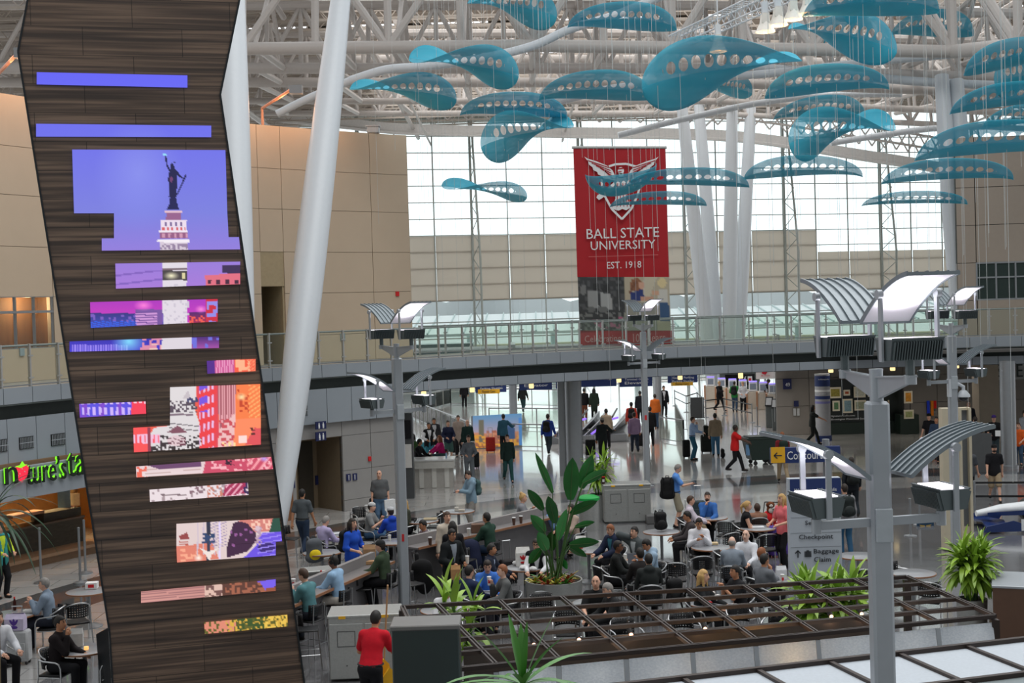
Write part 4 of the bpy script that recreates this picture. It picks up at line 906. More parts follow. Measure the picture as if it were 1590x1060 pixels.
# ================================================================= HANGING FLOODLIGHTS AND THEIR TRUSS
YF = 40
P, Q = at(1048, 66, YF + 6), at(1225, -14, YF - 4)
b = MB(); e = (Q - P).normalized(); sd = e.cross(V((0, 0, 1))).normalized(); up = sd.cross(e)
cor = [sd * .22 + up * .22, sd * -.22 + up * .22, sd * -.22 - up * .22, sd * .22 - up * .22]
for c in cor: b.tube([P + c, Q + c], .028, 6)
n = 22
for i in range(n):
    a, c = P.lerp(Q, i / n), P.lerp(Q, (i + 1) / n)
    for k in range(4): b.tube([a + cor[k], c + cor[(k + 1) % 4]], .012, 4)
tr = b.build('lighting_truss', mWhiteSteel); tag(tr, 'slim square lattice truss slung under the roof, rising towards the floodlights', 'lighting truss')
mWarm = glow('warm_lamp', (255, 196, 110), 2.6)
fl0 = None
for i, (u, v, Y, lab) in enumerate(((1188, 36, 36, 'pale bell-shaped floodlight, lowest of the row of four by the truss'), (1208, 26, 36, 'pale bell-shaped floodlight, second from the lowest of the row of four'), (1231, 17, 36, 'pale bell-shaped floodlight, second from the highest of the row of four'), (1254, 8, 36, 'pale bell-shaped floodlight, highest of the row of four by the blue sail'), (1115, 68, 40, 'small bell-shaped floodlight glowing just above the biggest blue sail'))):
    p = at(u, v, Y)
    if fl0 is None:
        t = fl0 = thing('floodlight', p, 0, lab, 'floodlight', 'hanging floodlights')
        b = MB(); b.lathe([(.05, .26), (.12, .22), (.15, .0), (.26, -.22), (.27, -.24)], p, 16); b.box(p + V((0, -.13, .12)), (.2, .03, .26)); b.build('shade', M('lamp_shade_white', (222, 218, 210), .5), t)
        b = MB(); b.ell(p + V((0, 0, -.12)), (.17, .17, .09), 12, 6); b.build('bulb', mWarm, t)
        b = MB(); b.tube([p + V((0, 0, .24)), p + V((0, 0, 2.4))], .02, 6); b.box(p + V((0, 0, .42)), (.16, .16, .3)); b.build('stem', mWhiteSteel, t)
    else: dup(fl0, p, 0, lab)
    lamp('flood_lamp', 'POINT', p + V((0, -.1, -.42)), 14, (1, .72, .4), .12)
# ================================================================= PEOPLE: one blended surface per body and per garment
class Field:
    def __init__(s, lo, hi, vx):
        s.vx = vx; s.lo = np.array(lo, float); n = np.ceil((np.array(hi) - s.lo) / vx).astype(int) + 1
        s.n = n; s.ax = [s.lo[i] + vx * np.arange(n[i]) for i in range(3)]; s.F = np.full(n, 1.0, np.float32)
    def sub(s, lo, hi):
        i0 = np.clip(((np.array(lo) - s.lo) / s.vx).astype(int), 0, s.n - 1); i1 = np.clip(((np.array(hi) - s.lo) / s.vx).astype(int) + 2, 1, s.n)
        sl = tuple(slice(a, b) for a, b in zip(i0, i1)); X, Y, Z = np.meshgrid(*[s.ax[k][sl[k]] for k in range(3)], indexing='ij'); return sl, X, Y, Z
    def put(s, sl, d, k):
        a = s.F[sl]
        if k > 0:
            h = np.clip(.5 + .5 * (a - d) / k, 0, 1); s.F[sl] = a * (1 - h) + d * h - k * h * (1 - h)
        else: s.F[sl] = np.minimum(a, d)
    def cap(s, a, b, ra, rb, k=.03):
        a, b = np.array(a, float), np.array(b, float); m = max(ra, rb) + .06
        sl, X, Y, Z = s.sub(np.minimum(a, b) - m, np.maximum(a, b) + m); ab = b - a; L = max((ab * ab).sum(), 1e-9)
        h = np.clip(((X - a[0]) * ab[0] + (Y - a[1]) * ab[1] + (Z - a[2]) * ab[2]) / L, 0, 1)
        s.put(sl, np.sqrt((X - a[0] - h * ab[0]) ** 2 + (Y - a[1] - h * ab[1]) ** 2 + (Z - a[2] - h * ab[2]) ** 2) - (ra + (rb - ra) * h), k)
    def ell(s, c, r, Mx=None, k=.03):
        c = np.array(c, float); r = np.array(r, float); m = r.max() + .06; sl, X, Y, Z = s.sub(c - m, c + m); P = [X - c[0], Y - c[1], Z - c[2]]
        if Mx is not None: P = [sum(Mx[j][i] * P[j] for j in range(3)) for i in range(3)]
        k0 = np.sqrt(sum((P[i] / r[i]) ** 2 for i in range(3))); k1 = np.sqrt(sum((P[i] / r[i] ** 2) ** 2 for i in range(3))) + 1e-9
        s.put(sl, k0 * (k0 - 1) / k1, k)
    def cut(s, p, n):
        """keep the side the normal n points away from"""
        X, Y, Z = np.meshgrid(*s.ax, indexing='ij', sparse=True); s.F = np.maximum(s.F, ((X - p[0]) * n[0] + (Y - p[1]) * n[1] + (Z - p[2]) * n[2]).astype(np.float32))
    def carve(s, d): s.F = np.maximum(s.F, -d.astype(np.float32))
    def mesh(s):
        F = s.F; F[0] = F[-1] = 1; F[:, 0] = F[:, -1] = 1; F[:, :, 0] = F[:, :, -1] = 1
        I = F < 0; c = np.zeros(tuple(s.n - 1), np.int8)
        for dx in (0, 1):
            for dy in (0, 1):
                for dz in (0, 1): c += I[dx:dx + s.n[0] - 1, dy:dy + s.n[1] - 1, dz:dz + s.n[2] - 1]
        act = (c > 0) & (c < 8); idx = np.full(act.shape, -1, np.int64); cells = np.argwhere(act)
        if not len(cells): return [], []
        idx[act] = np.arange(len(cells)); acc = np.zeros((len(cells), 3)); cnt = np.zeros(len(cells))
        for ax in range(3):
            o = [k for k in range(3) if k != ax]
            for p in (0, 1):
                for q in (0, 1):
                    a = cells.copy(); a[:, o[0]] += p; a[:, o[1]] += q; b = a.copy(); b[:, ax] += 1
                    fa, fb = F[a[:, 0], a[:, 1], a[:, 2]], F[b[:, 0], b[:, 1], b[:, 2]]; m = (fa < 0) != (fb < 0); t = np.where(m, fa / np.where(m, fa - fb, 1), 0)
                    P = a.astype(float); P[:, ax] += t; acc[m] += P[m]; cnt[m] += 1
        vs = s.lo + acc / cnt[:, None] * s.vx; fs = []
        for ax in range(3):
            o = [k for k in range(3) if k != ax]; sh = [slice(None)] * 3; sh[ax] = slice(0, -1); sh2 = [slice(None)] * 3; sh2[ax] = slice(1, None)
            A, B_ = I[tuple(sh)], I[tuple(sh2)]; E = np.argwhere(A != B_); E = E[(E[:, o[0]] > 0) & (E[:, o[1]] > 0)]
            q = []
            for (p, r) in ((-1, -1), (0, -1), (0, 0), (-1, 0)):
                e = E.copy(); e[:, o[0]] += p; e[:, o[1]] += r; q.append(idx[e[:, 0], e[:, 1], e[:, 2]])
            Q = np.stack(q, 1); ins = I[E[:, 0], E[:, 1], E[:, 2]]; flip = ins if ax != 1 else ~ins
            Q[~flip] = Q[~flip][:, ::-1]; fs.append(Q)
        return vs, np.concatenate(fs)

SKINS = {'l': (222, 172, 146), 'p': (232, 188, 166), 't': (190, 134, 100), 'b': (128, 84, 62), 'd': (84, 56, 44)}
HAIRS = {'k': (26, 22, 20), 'b': (70, 48, 34), 'g': (140, 136, 132), 'y': (196, 158, 100), 'r': (140, 84, 50), 'w': (196, 194, 190), 'd': (44, 34, 28)}
mEye = M('dark_eye', (30, 26, 26), .3); mLip = M('lip_colour', (160, 90, 84), .6)
def mesh_obj(name, vs, fs, mats, parent, mi=None, smooth=True):
    me = bpy.data.meshes.new(name); me.from_pydata([tuple(v) for v in vs], [], [tuple(int(i) for i in f) for f in fs])
    for m in (mats if isinstance(mats, list) else [mats]): me.materials.append(m)
    if mi is not None: me.polygons.foreach_set('material_index', mi)
    if smooth: me.polygons.foreach_set('use_smooth', [True] * len(me.polygons))
    me.update(); o = bpy.data.objects.new(name, me); COL.objects.link(o); o.parent = parent; return o
def ik(a, b, l1, l2, pole):
    a, b = np.array(a, float), np.array(b, float); d = b - a; L = np.linalg.norm(d); mx = (l1 + l2) * .995
    if L > mx: b = a + d / L * mx; d = b - a; L = mx
    e = d / L; x = (l1 * l1 - l2 * l2 + L * L) / (2 * L); h = sqrt(max(l1 * l1 - x * x, 0)); p = np.array(pole, float); p = p - e * (p @ e); p /= np.linalg.norm(p) + 1e-9
    return a + e * x + p * h, b
ARMS = {  # hand targets from the shoulder centre: (sideways, forward, up) for each hand
    'down': ((.25, .03, -.60), (.25, .05, -.60)), 'table': ((.15, .40, -.33), (.15, .40, -.33)), 'eat': ((.06, .27, -.10), (.09, .30, -.16)), 'phone': ((.04, .36, -.24), (.04, .36, -.26)),
    'chin': ((.12, .38, -.33), (.03, .17, -.01)), 'ear': ((.1, .3, -.36), (.11, .06, .08)), 'push': ((.2, .50, -.32), (.2, .50, -.32)), 'lap': ((.10, .28, -.45), (.10, .28, -.45)), 'one': ((.25, .05, -.60), (.12, .42, -.22)),
    'hold': ((.14, .26, -.36), (.16, .26, -.36)), 'clasp': ((.035, .30, -.06), (.035, .30, -.06)), 'rail': ((.25, .03, -.6), (.50, .24, -.22)), 'drink': ((.14, .38, -.33), (.05, .24, -.04)), 'back': ((.3, .02, -.5), (.2, -.1, -.5)), 'mop': ((.22, .32, -.42), (.16, .36, -.30)), 'hip': ((.30, .04, -.38), (.25, .04, -.6))}
PEOPLE = []
def person(label, u, v, pose='stand', yaw=0, top=(90, 90, 96), legs=(50, 56, 70), hair='b', skin='l', arms='down', sleeve='long', style='', H=1.75, lean=0, turn=0, nod=0, hairstyle='short', fat=1.0, inner=(200, 200, 204), shoes=(34, 32, 32), vx=None, group=None, beard=False, specs=False, pt=None, cap=None, fem=False, parts='full'):
    """(u, v) is where the crown of the head shows in the photograph; the height of the pose then fixes where the person is"""
    sit = pose in ('sit', 'stool'); hs = H / 1.75
    zhead = {'stand': 1.75, 'walk': 1.74, 'sit': 1.33, 'stool': 1.61, 'floor': 1.1}[pose] * hs - .2 * (1 - cos(R(lean))) - .25 * max(0, sin(R(lean))) * .3
    if not sit: zhead = 1.75 * hs - .8 * (1 - cos(R(lean)))
    p = on(u, v, zhead) if pt is None else V(pt)
    root = thing('person', (p.x, p.y, 0), R(yaw), label, 'person', group)
    lv = vx or (.017 if p.y < 30 else .02 if p.y < 38 else .026 if p.y < 55 else .034)
    # ---- joints in local space: facing -Y, own left is +X
    zh = {'sit': .56, 'stool': .83}.get(pose, .93 * hs); pel = np.array((0, 0, zh)); a = R(lean if lean else (8 if sit else 2))
    ax = np.array((0, -sin(a), cos(a))); fr = np.array((0, -cos(a), -sin(a))); sh = pel + ax * .50 * hs; chest = pel + ax * .36 * hs; belly = pel + ax * .14
    neck = sh + ax * .06; hr = R(nod + (lean * .5 if lean > 20 else 0)); tr = R(turn)
    hf = np.array((sin(tr) * cos(hr), -cos(tr) * cos(hr), -sin(hr))); hx = np.array((cos(tr), sin(tr), 0)); hu = np.cross(hf, hx) * -1; hu = hu if hu[2] > 0 else -hu
    head = neck + ax * .05 + hu * .105 * hs + hf * .022; HM = np.stack([hx, -hf, hu], 1)
    if sit:
        kz, kf = (.52, .42) if pose == 'sit' else (.75, .38); az, af = (.09, .40) if pose == 'sit' else (.36, .30)
        feet = [np.array((s * .11, -af, az)) for s in (1, -1)]; knees = [np.array((s * .13, -kf, kz + .03)) for s in (1, -1)]; hips = [pel + np.array((s * .09, 0, -.01)) for s in (1, -1)]
    else:
        st = .30 if pose == 'walk' else .04
        hips = [pel + np.array((s * .09, 0, -.02)) for s in (1, -1)]; feet = [np.array((s * .10, -s * st, .085 + (.09 if (pose == 'walk' and s < 0) else 0))) for s in (1, -1)]; knees = []
        for i in (0, 1):
            k_, f_ = ik(hips[i], feet[i], .425 * hs, .43 * hs, (0, -1, .1)); knees.append(k_); feet[i] = f_
    shs = [sh + np.array((s * .165 * (.92 if fem else 1), 0, -.03)) for s in (1, -1)]; hands, elbows = [], []
    tg = ARMS[arms]
    for i, s in enumerate((1, -1)):
        t = tg[i]; w = sh + np.array((s * t[0], -t[1], t[2]))
        if pose == 'walk' and arms in ('down',): w = w + np.array((0, s * .16, .03))
        e, w = ik(shs[i], w, .29 * hs, .26 * hs, (s * .55, .35, -.75)); elbows.append(e); hands.append(w)
    pts = np.array(hips + knees + feet + shs + elbows + hands + [head, pel]); lo = pts.min(0) - .24; hi = pts.max(0) + .24; hi[2] += .06; lo[2] = max(lo[2], -.12)
    R2 = ((1, 0, 0), (0, cos(a), -sin(a)), (0, sin(a), cos(a))); TM = np.array(R2).T if False else np.stack([np.array((1, 0, 0)), -fr, ax], 1)
    w_ = (.9 if fem else 1.0)
    def torso(f, g, hem=None):
        f.ell(chest, (.158 * w_ * (1 + .5 * (fat - 1)) + g, .108 * fat + g, .205 * hs + g), TM, .05); f.ell(belly + fr * .03 * (fat - 1) * 3, (.148 * w_ * fat + g, .102 * fat + g + .05 * (fat - 1), .19 + g), TM, .05); f.ell(pel, (.163 * fat + g, .112 * fat + g, .13 + g), TM, .05)
        f.cap(shs[0], shs[1], .062 + g, .062 + g, .05)
        if fem: f.ell(chest + fr * .07, (.125 + g, .065 + g, .085 + g), TM, .05)
    # ---- body
    f = Field(lo, hi, lv)
    torso(f, 0); f.cap(sh - ax * .02, head - hu * .03, .056, .05, .03)
    f.ell(head, (.073, .092, .112), HM, .02); f.ell(head + hf * .03 - hu * .062, (.054, .058, .056), HM, .025)
    f.cap(head + hf * .085 + hu * .005, head + hf * .105 - hu * .03, .010, .016, .012)
    for s in (1, -1): f.ell(head + hx * s * .074 - hu * .005, (.012, .022, .032), HM, .008)
    for i in (0, 1):
        f.cap(shs[i], elbows[i], .052, .042, .03); f.cap(elbows[i], hands[i], .041, .028, .02); f.cap(hips[i], knees[i], .082 * (.5 + .5 * fat), .056, .03); f.cap(knees[i], feet[i], .054, .036, .02)
        d = hands[i] - elbows[i]; d = d / (np.linalg.norm(d) + 1e-9); f.cap(hands[i] + d * .02, hands[i] + d * .075, .032, .036, .015); f.cap(feet[i], feet[i] + np.array((0, -.13, -.045)), .036, .032, .02)
    vs, fs = f.mesh(); vs = list(map(tuple, vs)); fs = [tuple(q) for q in fs]; mi = [0] * len(fs)
    mb = MB(); mb.v, mb.f, mb.m = vs, fs, mi
    for i, s in enumerate((1, -1)):   # five separate fingers on each palm
        d = V(hands[i] - elbows[i]).normalized(); sd = d.cross(V((0, 0, 1))); sd = sd.normalized() if sd.length > .1 else V((1, 0, 0)); dn = d.cross(sd).normalized(); dn = dn if dn.z < 0 else -dn; h = V(hands[i])
        for k in range(4):
            b0 = h + d * .085 + sd * (k - 1.5) * .019; ln = (.062, .074, .068, .052)[k]; q = b0 + d * ln * .55 + dn * .012; mb.tube([b0, q, q + d * ln * .38 + dn * ln * .45], [.010, .009, .007], 5)
        b0 = h + d * .03 + sd * s * -.034; mb.tube([b0, b0 + d * .03 + sd * s * -.022, b0 + d * .062 + sd * s * -.018 + dn * .012], [.012, .011, .008], 5)
    for s in (1, -1):
        mb.ell(head + hf * .083 + hx * s * .031 + hu * .02, (.013, .008, .008), 8, 4, 1, Matrix([[float(x) for x in r] for r in HM]))
        mb.beam(V(head + hf * .088 + hx * s * .015 + hu * .043), V(head + hf * .078 + hx * s * .05 + hu * .041), .008, .010, 1)
    mb.beam(V(head + hf * .091 - hx * .022 - hu * .062), V(head + hf * .091 + hx * .022 - hu * .062), .008, .012, 2)
    sk = M('skin_' + skin, SKINS[skin], .55, var=.06, scale=12)
    bo = mesh_obj('body', mb.v, mb.f, [sk, mEye, mLip], root, mb.m)
    # ---- top
    def topmesh(name, g, col, slv, hemz, openf=False, vneck=False):
        f = Field(lo, hi, lv); torso(f, g)
        if not sit and hemz < -.05: f.ell(pel - ax * .05, (.176 * fat + g, .126 * fat + g, .42), TM, .04)
        for i in (0, 1):
            if slv == 'long': f.cap(shs[i], elbows[i], .058 + g, .05 + g, .035); f.cap(elbows[i], elbows[i] + (hands[i] - elbows[i]) * .93, .048 + g, .038 + g, .02)
            elif slv == 'short': f.cap(shs[i], shs[i] + (elbows[i] - shs[i]) * .72, .06 + g, .058 + g, .035)
            elif slv == 'roll': f.cap(shs[i], elbows[i], .058 + g, .05 + g, .035); f.cap(elbows[i], elbows[i] + (hands[i] - elbows[i]) * .25, .048 + g, .045 + g, .02)
        if style == 'hood': f.ell(sh - fr * .09 + ax * .03, (.11, .07, .075), TM, .04); f.cap(sh + ax * .05 - fr * .02, sh + ax * .06, .08, .075, .03)
        elif style in ('collar', 'jacket', 'blazer'): f.cap(sh + ax * .03 - fr * .012, sh + ax * .062 - fr * .01, .082, .07, .02)
        else: f.cap(sh + ax * .02, sh + ax * .035, .075, .066, .02)
        if sit and pose: hz = max(hemz, -.06)
        else: hz = hemz
        f.cut(pel + ax * hz, -ax)
        if slv == 'none':
            pass
        if openf:
            X, Y, Z = np.meshgrid(*f.ax, indexing='ij', sparse=True); q = sh - ax * .34
            al = (X - q[0]) * ax[0] + (Y - q[1]) * ax[1] + (Z - q[2]) * ax[2]; fwd_ = (X - q[0]) * fr[0] + (Y - q[1]) * fr[1] + (Z - q[2]) * fr[2]
            wdt = np.where(al > 0, .016 + .20 * al, .016 + (.10 * -al if not vneck else 0)); f.carve(np.maximum(np.abs(X - q[0]) - wdt, np.maximum(-fwd_ + .0, al - .36)) + 0 * Z)
        v2, f2 = f.mesh(); return mesh_obj(name, v2, f2, cloth(col), root)
    if style in ('jacket', 'blazer', 'vest'):
        topmesh('shirt', .010, inner, 'long' if style == 'vest' else 'none', -.02); topmesh('jacket' if style != 'vest' else 'vest', .028, top, 'none' if style == 'vest' else 'long', -.2 if not sit else -.06, True, style == 'blazer')
        if style == 'blazer' and inner[0] > 140:
            mbt = MB(); c0 = V(sh + fr * .118 - ax * .06); mbt.beam(c0, V(belly + fr * (.118 * fat)), .03, .012, up=V(fr)); mbt.build('tie', cloth((40, 44, 70)), root, local=True)
    elif style == 'coat': topmesh('coat', .03, top, sleeve, -.52 if not sit else -.06)
    else: topmesh('shirt', .016, top, sleeve, .0 if style == 'tuck' or style == 'belt' else -.12)
    # ---- trousers or shorts
    f = Field(lo, hi, lv); g = .014; sw = style == 'shorts' or parts == 'shorts'
    f.ell(pel, (.163 * fat + g, .112 * fat + g, .13 + g), TM, .04)
    for i in (0, 1):
        f.cap(hips[i], knees[i] if not sw else hips[i] + (knees[i] - hips[i]) * .95, .086 * (.5 + .5 * fat) + g, .062 + g + (.02 if sw else 0), .03)
        if not sw: f.cap(knees[i], knees[i] + (feet[i] - knees[i]) * .97, .058 + g, .048 + g, .02)
    f.cut(pel + ax * (.13 if sit else .075), ax); v2, f2 = f.mesh(); mesh_obj('shorts' if sw else 'trousers', v2, f2, cloth(legs), root)
    if style in ('tuck', 'belt') and not sit:
        mb2 = MB(); ps = [V(pel + ax * .07 + np.array((.182 * fat * cos(t * pi / 8), .128 * fat * sin(t * pi / 8), 0))) for t in range(17)]; mb2.tube(ps, .014, 5); mb2.build('belt', mBlack, root, local=True)
    # ---- shoes
    for i in (0, 1):
        mb2 = MB(); c = V(feet[i]); mb2.ell(c + V((0, -.055, -.05)), (.046, .135, .045), 10, 6); mb2.ell(c + V((0, .01, -.02)), (.045, .055, .06), 8, 5); mb2.build('shoe', cloth(shoes, .5), root, local=True)
    # ---- hair
    hm = M('hair_' + hair, HAIRS.get(hair, (40, 30, 26)), .6, var=.3, scale=40)
    if hairstyle != 'bald':
        f = Field(head - np.array((.26, .26, .62)), head + np.array((.26, .26, .3)), min(lv, .02)); f.ell(head + hu * .012 - hf * .008, (.084, .103, .118), HM, .0)
        X, Y, Z = np.meshgrid(*f.ax, indexing='ij', sparse=True); qf = (X - head[0]) * hf[0] + (Y - head[1]) * hf[1] + (Z - head[2]) * hf[2]; qu = (X - head[0]) * hu[0] + (Y - head[1]) * hu[1] + (Z - head[2]) * hu[2]
        f.carve(np.maximum(-(qf - .035), qu - .055)); f.carve(np.maximum(-(qf + .03), qu + .01)); f.carve(qu + .085 + 0 * X)
        if hairstyle == 'long':
            for s in (-1, 0, 1): f.cap(head - hf * .06 + hx * s * .05, head - hf * .10 + hx * s * .07 - hu * .30, .05, .035, .03)
            for s in (-1, 1): f.cap(head + hx * s * .075 + hf * .01, head + hx * s * .085 - hu * .26 + hf * .03, .028, .022, .03)
        elif hairstyle == 'bun': f.ell(head + hu * .12 - hf * .05, (.048, .048, .045), None, .02)
        elif hairstyle == 'pony':
            f.cap(head - hf * .10 + hu * .05, head - hf * .16 - hu * .03, .034, .03, .02); f.cap(head - hf * .16 - hu * .03, head - hf * .14 - hu * .2, .032, .016, .02)
        elif hairstyle == 'curly': f.ell(head + hu * .03 - hf * .03, (.12, .125, .12), HM, .03)
        v2, f2 = f.mesh(); mesh_obj('hair', v2, f2, hm, root)
    elif skin != 'x' and hair != 'n':
        f = Field(head - .2, head + .2, .02); f.ell(head - hf * .012 - hu * .015, (.079, .098, .09), HM, 0); X, Y, Z = np.meshgrid(*f.ax, indexing='ij', sparse=True)
        qf = (X - head[0]) * hf[0] + (Y - head[1]) * hf[1] + (Z - head[2]) * hf[2]; qu = (X - head[0]) * hu[0] + (Y - head[1]) * hu[1] + (Z - head[2]) * hu[2]; f.carve(-(qf + .0)); f.carve(qu + .07 + 0 * X); f.carve(-(qu - .045)); v2, f2 = f.mesh(); mesh_obj('hair', v2, f2, hm, root)
    if beard or specs:
        mb2 = MB(); Mh = Matrix([[float(x) for x in r] for r in HM])
        if beard: mb2.ell(head + hf * .030 - hu * .078, (.059, .066, .050), 12, 8, 0, Mh); mb2.beam(V(head + hf * .098 - hx * .024 - hu * .048), V(head + hf * .098 + hx * .024 - hu * .048), .01, .012); mb2.build('beard', hm, root, local=True)
        else:
            for s in (1, -1):
                c = V(head + hf * .098 + hx * s * .033 + hu * .018); mb2.tube([c + V(hx) * .026 * cos(t * pi / 4) + V(hu) * .02 * sin(t * pi / 4) for t in range(9)], .004, 4, cap=False); mb2.tube([c + V(hx) * s * .026, V(head + hx * s * .08 + hu * .02)], .003, 4)
            mb2.build('glasses', mBlack, root, local=True)
    if cap:
        col, back = cap; mb2 = MB(); Mh = Matrix([[float(x) for x in r] for r in HM]); c = V(head + hu * .055)
        mb2.ell(c, (.088, .106, .075), 14, 8, 0, Mh); d = V(hf) * (-1 if back else 1); q = c + d * .10 - V(hu) * .012; mb2.ell(q + d * .03, (.07, .065, .010), 10, 4, 0, Mh); mb2.build('cap', cloth(col), root, local=True)
    root['_s'] = 0; del root['_s']
    PEOPLE.append((root, pose, label)); inv = Matrix.Rotation(R(yaw), 3, 'Z')
    info = dict(root=root, pos=V((p.x, p.y, 0)), hands=[inv @ V(h) + V((p.x, p.y, 0)) for h in hands], sh=inv @ V(sh) + V((p.x, p.y, 0)), back=inv @ V(chest - fr * .15) + V((p.x, p.y, 0)), yaw=yaw, pel=inv @ V(pel) + V((p.x, p.y, 0)), pose=pose, lab=label, fwd=inv @ V((0, -1, 0)), head=inv @ V(head) + V((p.x, p.y, 0)))
    return info
# ================================================================= FURNITURE PATTERNS
def perf_mat():
    m = bpy.data.materials.new('perforated_black'); m.use_nodes = True; nt = m.node_tree; b = nt.nodes['Principled BSDF']; N = nt.nodes.new; L = nt.links.new
    b.inputs['Base Color'].default_value = (.012, .012, .014, 1); b.inputs['Roughness'].default_value = .45
    tc = N('ShaderNodeTexCoord'); mp = N('ShaderNodeMapping'); mp.inputs['Scale'].default_value = (22, 1, 22); L(tc.outputs['Object'], mp.inputs[0]); fr = N('ShaderNodeVectorMath'); fr.operation = 'FRACTION'; L(mp.outputs[0], fr.inputs[0])
    sp = N('ShaderNodeSeparateXYZ'); L(fr.outputs[0], sp.inputs[0]); out = []
    for i in (0, 2):
        a = N('ShaderNodeMath'); a.operation = 'SUBTRACT'; a.inputs[1].default_value = .5; L(sp.outputs[i], a.inputs[0]); c = N('ShaderNodeMath'); c.operation = 'ABSOLUTE'; L(a.outputs[0], c.inputs[0]); g = N('ShaderNodeMath'); g.operation = 'GREATER_THAN'; g.inputs[1].default_value = .2; L(c.outputs[0], g.inputs[0]); out.append(g.outputs[0])
    mx = N('ShaderNodeMath'); mx.operation = 'MAXIMUM'; L(out[0], mx.inputs[0]); L(out[1], mx.inputs[1]); L(mx.outputs[0], b.inputs['Alpha']); return m
mPerf = perf_mat()
def arc3(cx, cy, z, r, a0, a1, n, dz=0.0): return [(cx + r * cos(R(a0 + (a1 - a0) * i / n)), cy + r * sin(R(a0 + (a1 - a0) * i / n)), z + dz * i / n) for i in range(n + 1)]
def make_chair():
    t = thing('armchair', (0, 0, 0), 0, None, None)
    b = MB(); b.box((0, -.01, .425), (.43, .43, .03), bev=.012); b.box((0, .0, .405), (.40, .40, .012)); b.build('seat', mBlack, t, local=True)
    b = MB(); n = 10; vs = []
    for i in range(n + 1):
        a = R(200 + 140 * i / n)
        for k in range(4): z = .53 + .30 * k / 3; vs.append((.235 * cos(a), -.0 - (.225 + .03 * k / 3) * sin(a) + .0, z))
    b.add(vs, [(i * 4 + k, i * 4 + k + 1, (i + 1) * 4 + k + 1, (i + 1) * 4 + k) for i in range(n) for k in range(3)])
    o = b.build('backrest', mPerf, t, local=True, smooth=80); md = o.modifiers.new('thickness', 'SOLIDIFY'); md.thickness = .014
    for s in (-1, 1):
        b = MB(); b.tube([(s * .27, -.24, .0), (s * .265, -.23, .56), (s * .265, -.20, .63), (s * .265, -.14, .66), (s * .265, .08, .68), (s * .24, .17, .70)], .0135, 8); b.tube([(s * .25, .26, 0), (s * .235, .19, .42), (s * .225, .19, .72)], .0135, 8); b.tube([(s * .262, -.2, .40), (s * .235, .18, .40)], .010, 6); b.build('side_frame', mChrome, t, local=True)
    b = MB(); b.tube([(.24 * cos(R(a)), .04 + .24 * sin(R(a)) * .95, .70 + .13 * sin(R(a))) for a in range(0, 181, 15)], .0135, 8); b.build('back_hoop', mChrome, t, local=True); b = MB(); b.tube([(-.26, -.2, .395), (.26, -.2, .395)], .010, 6); b.build('cross_rail', mChrome, t, local=True)
    return t
def make_stool():
    t = thing('bar_stool', (0, 0, 0), 0, None, None)
    b = MB(); b.box((0, 0, .705), (.40, .38, .03), bev=.012); b.build('seat', mBlack, t, local=True)
    b = MB(); n = 8; vs = []
    for i in range(n + 1):
        a = R(205 + 130 * i / n)
        for k in range(4): vs.append((.22 * cos(a), -(.20 + .03 * k / 3) * sin(a), .80 + .22 * k / 3))
    b.add(vs, [(i * 4 + k, i * 4 + k + 1, (i + 1) * 4 + k + 1, (i + 1) * 4 + k) for i in range(n) for k in range(3)])
    o = b.build('backrest', mPerf, t, local=True, smooth=80); md = o.modifiers.new('thickness', 'SOLIDIFY'); md.thickness = .014
    for sx_, sy_ in ((1, 1), (-1, 1), (1, -1), (-1, -1)):
        b = MB(); b.tube([(sx_ * .23, sy_ * .23, 0), (sx_ * .185, sy_ * .18, .70)] + ([(sx_ * .175, .19, 1.0)] if sy_ > 0 else []), .0125, 8); b.build('leg', mChrome, t, local=True)
    b = MB(); q = [(-.21, -.21, .28), (.21, -.21, .28), (.21, .21, .28), (-.21, .21, .28)]
    for i in range(4): b.tube([q[i], q[(i + 1) % 4]], .009, 6)
    b.build('foot_ring', mChrome, t, local=True); return t
mTop = M('table_laminate', (150, 152, 156), .22, var=.08, scale=30); mEdge = M('wood_edge', (150, 104, 74), .5, var=.15)
def make_table(h=.74, r=.45, name='cafe_table'):
    t = thing(name, (0, 0, 0), 0, None, None)
    b = MB(); b.lathe([(0, h), (r - .012, h), (r - .008, h - .002)], n=36); b.build('table_top', mTop, t, local=True)
    b = MB(); b.lathe([(r - .010, h - .001), (r, h - .004), (r, h - .03), (r - .02, h - .035), (0, h - .035)], n=36); b.build('edge_band', mEdge, t, local=True)
    b = MB(); b.lathe([(.038, h - .03), (.038, .06)], n=14); b.lathe([(.16, h - .034), (.16, h - .05), (.05, h - .06)], n=14); b.build('pedestal', mSteelD, t, local=True)
    b = MB(); b.lathe([(.05, .07), (.20, .035), (.27, .015), (.27, 0)], n=24); b.build('base_plate', mSteelD, t, local=True); return t
PROTO = {}
def place(kind, p, rz, label, cat, group):
    if kind not in PROTO:
        o = {'armchair': make_chair, 'bar_stool': make_stool, 'cafe_table': make_table, 'high_table': lambda: make_table(1.05, .42, 'high_table')}[kind](); PROTO[kind] = o; o.location = (p[0], p[1], 0); o.rotation_euler = (0, 0, rz); return tag(o, label, cat, group)
    return dup(PROTO[kind], (p[0], p[1], 0), rz, label, group, cat)
def chair(u, v, yaw, label, z=.8): p = on(u, v, z); return place('armchair', p, R(yaw), label, 'chair', 'metal armchairs of the cafe')
def stool(u, v, yaw, label, z=.72): p = on(u, v, z); return place('bar_stool', p, R(yaw), label, 'stool', 'tall stools of the cafe')
def table(u, v, label, kind='cafe_table'):
    p = on(u, v, .74 if kind == 'cafe_table' else 1.05); return place(kind, p, 0, label, 'table', 'round cafe tables')
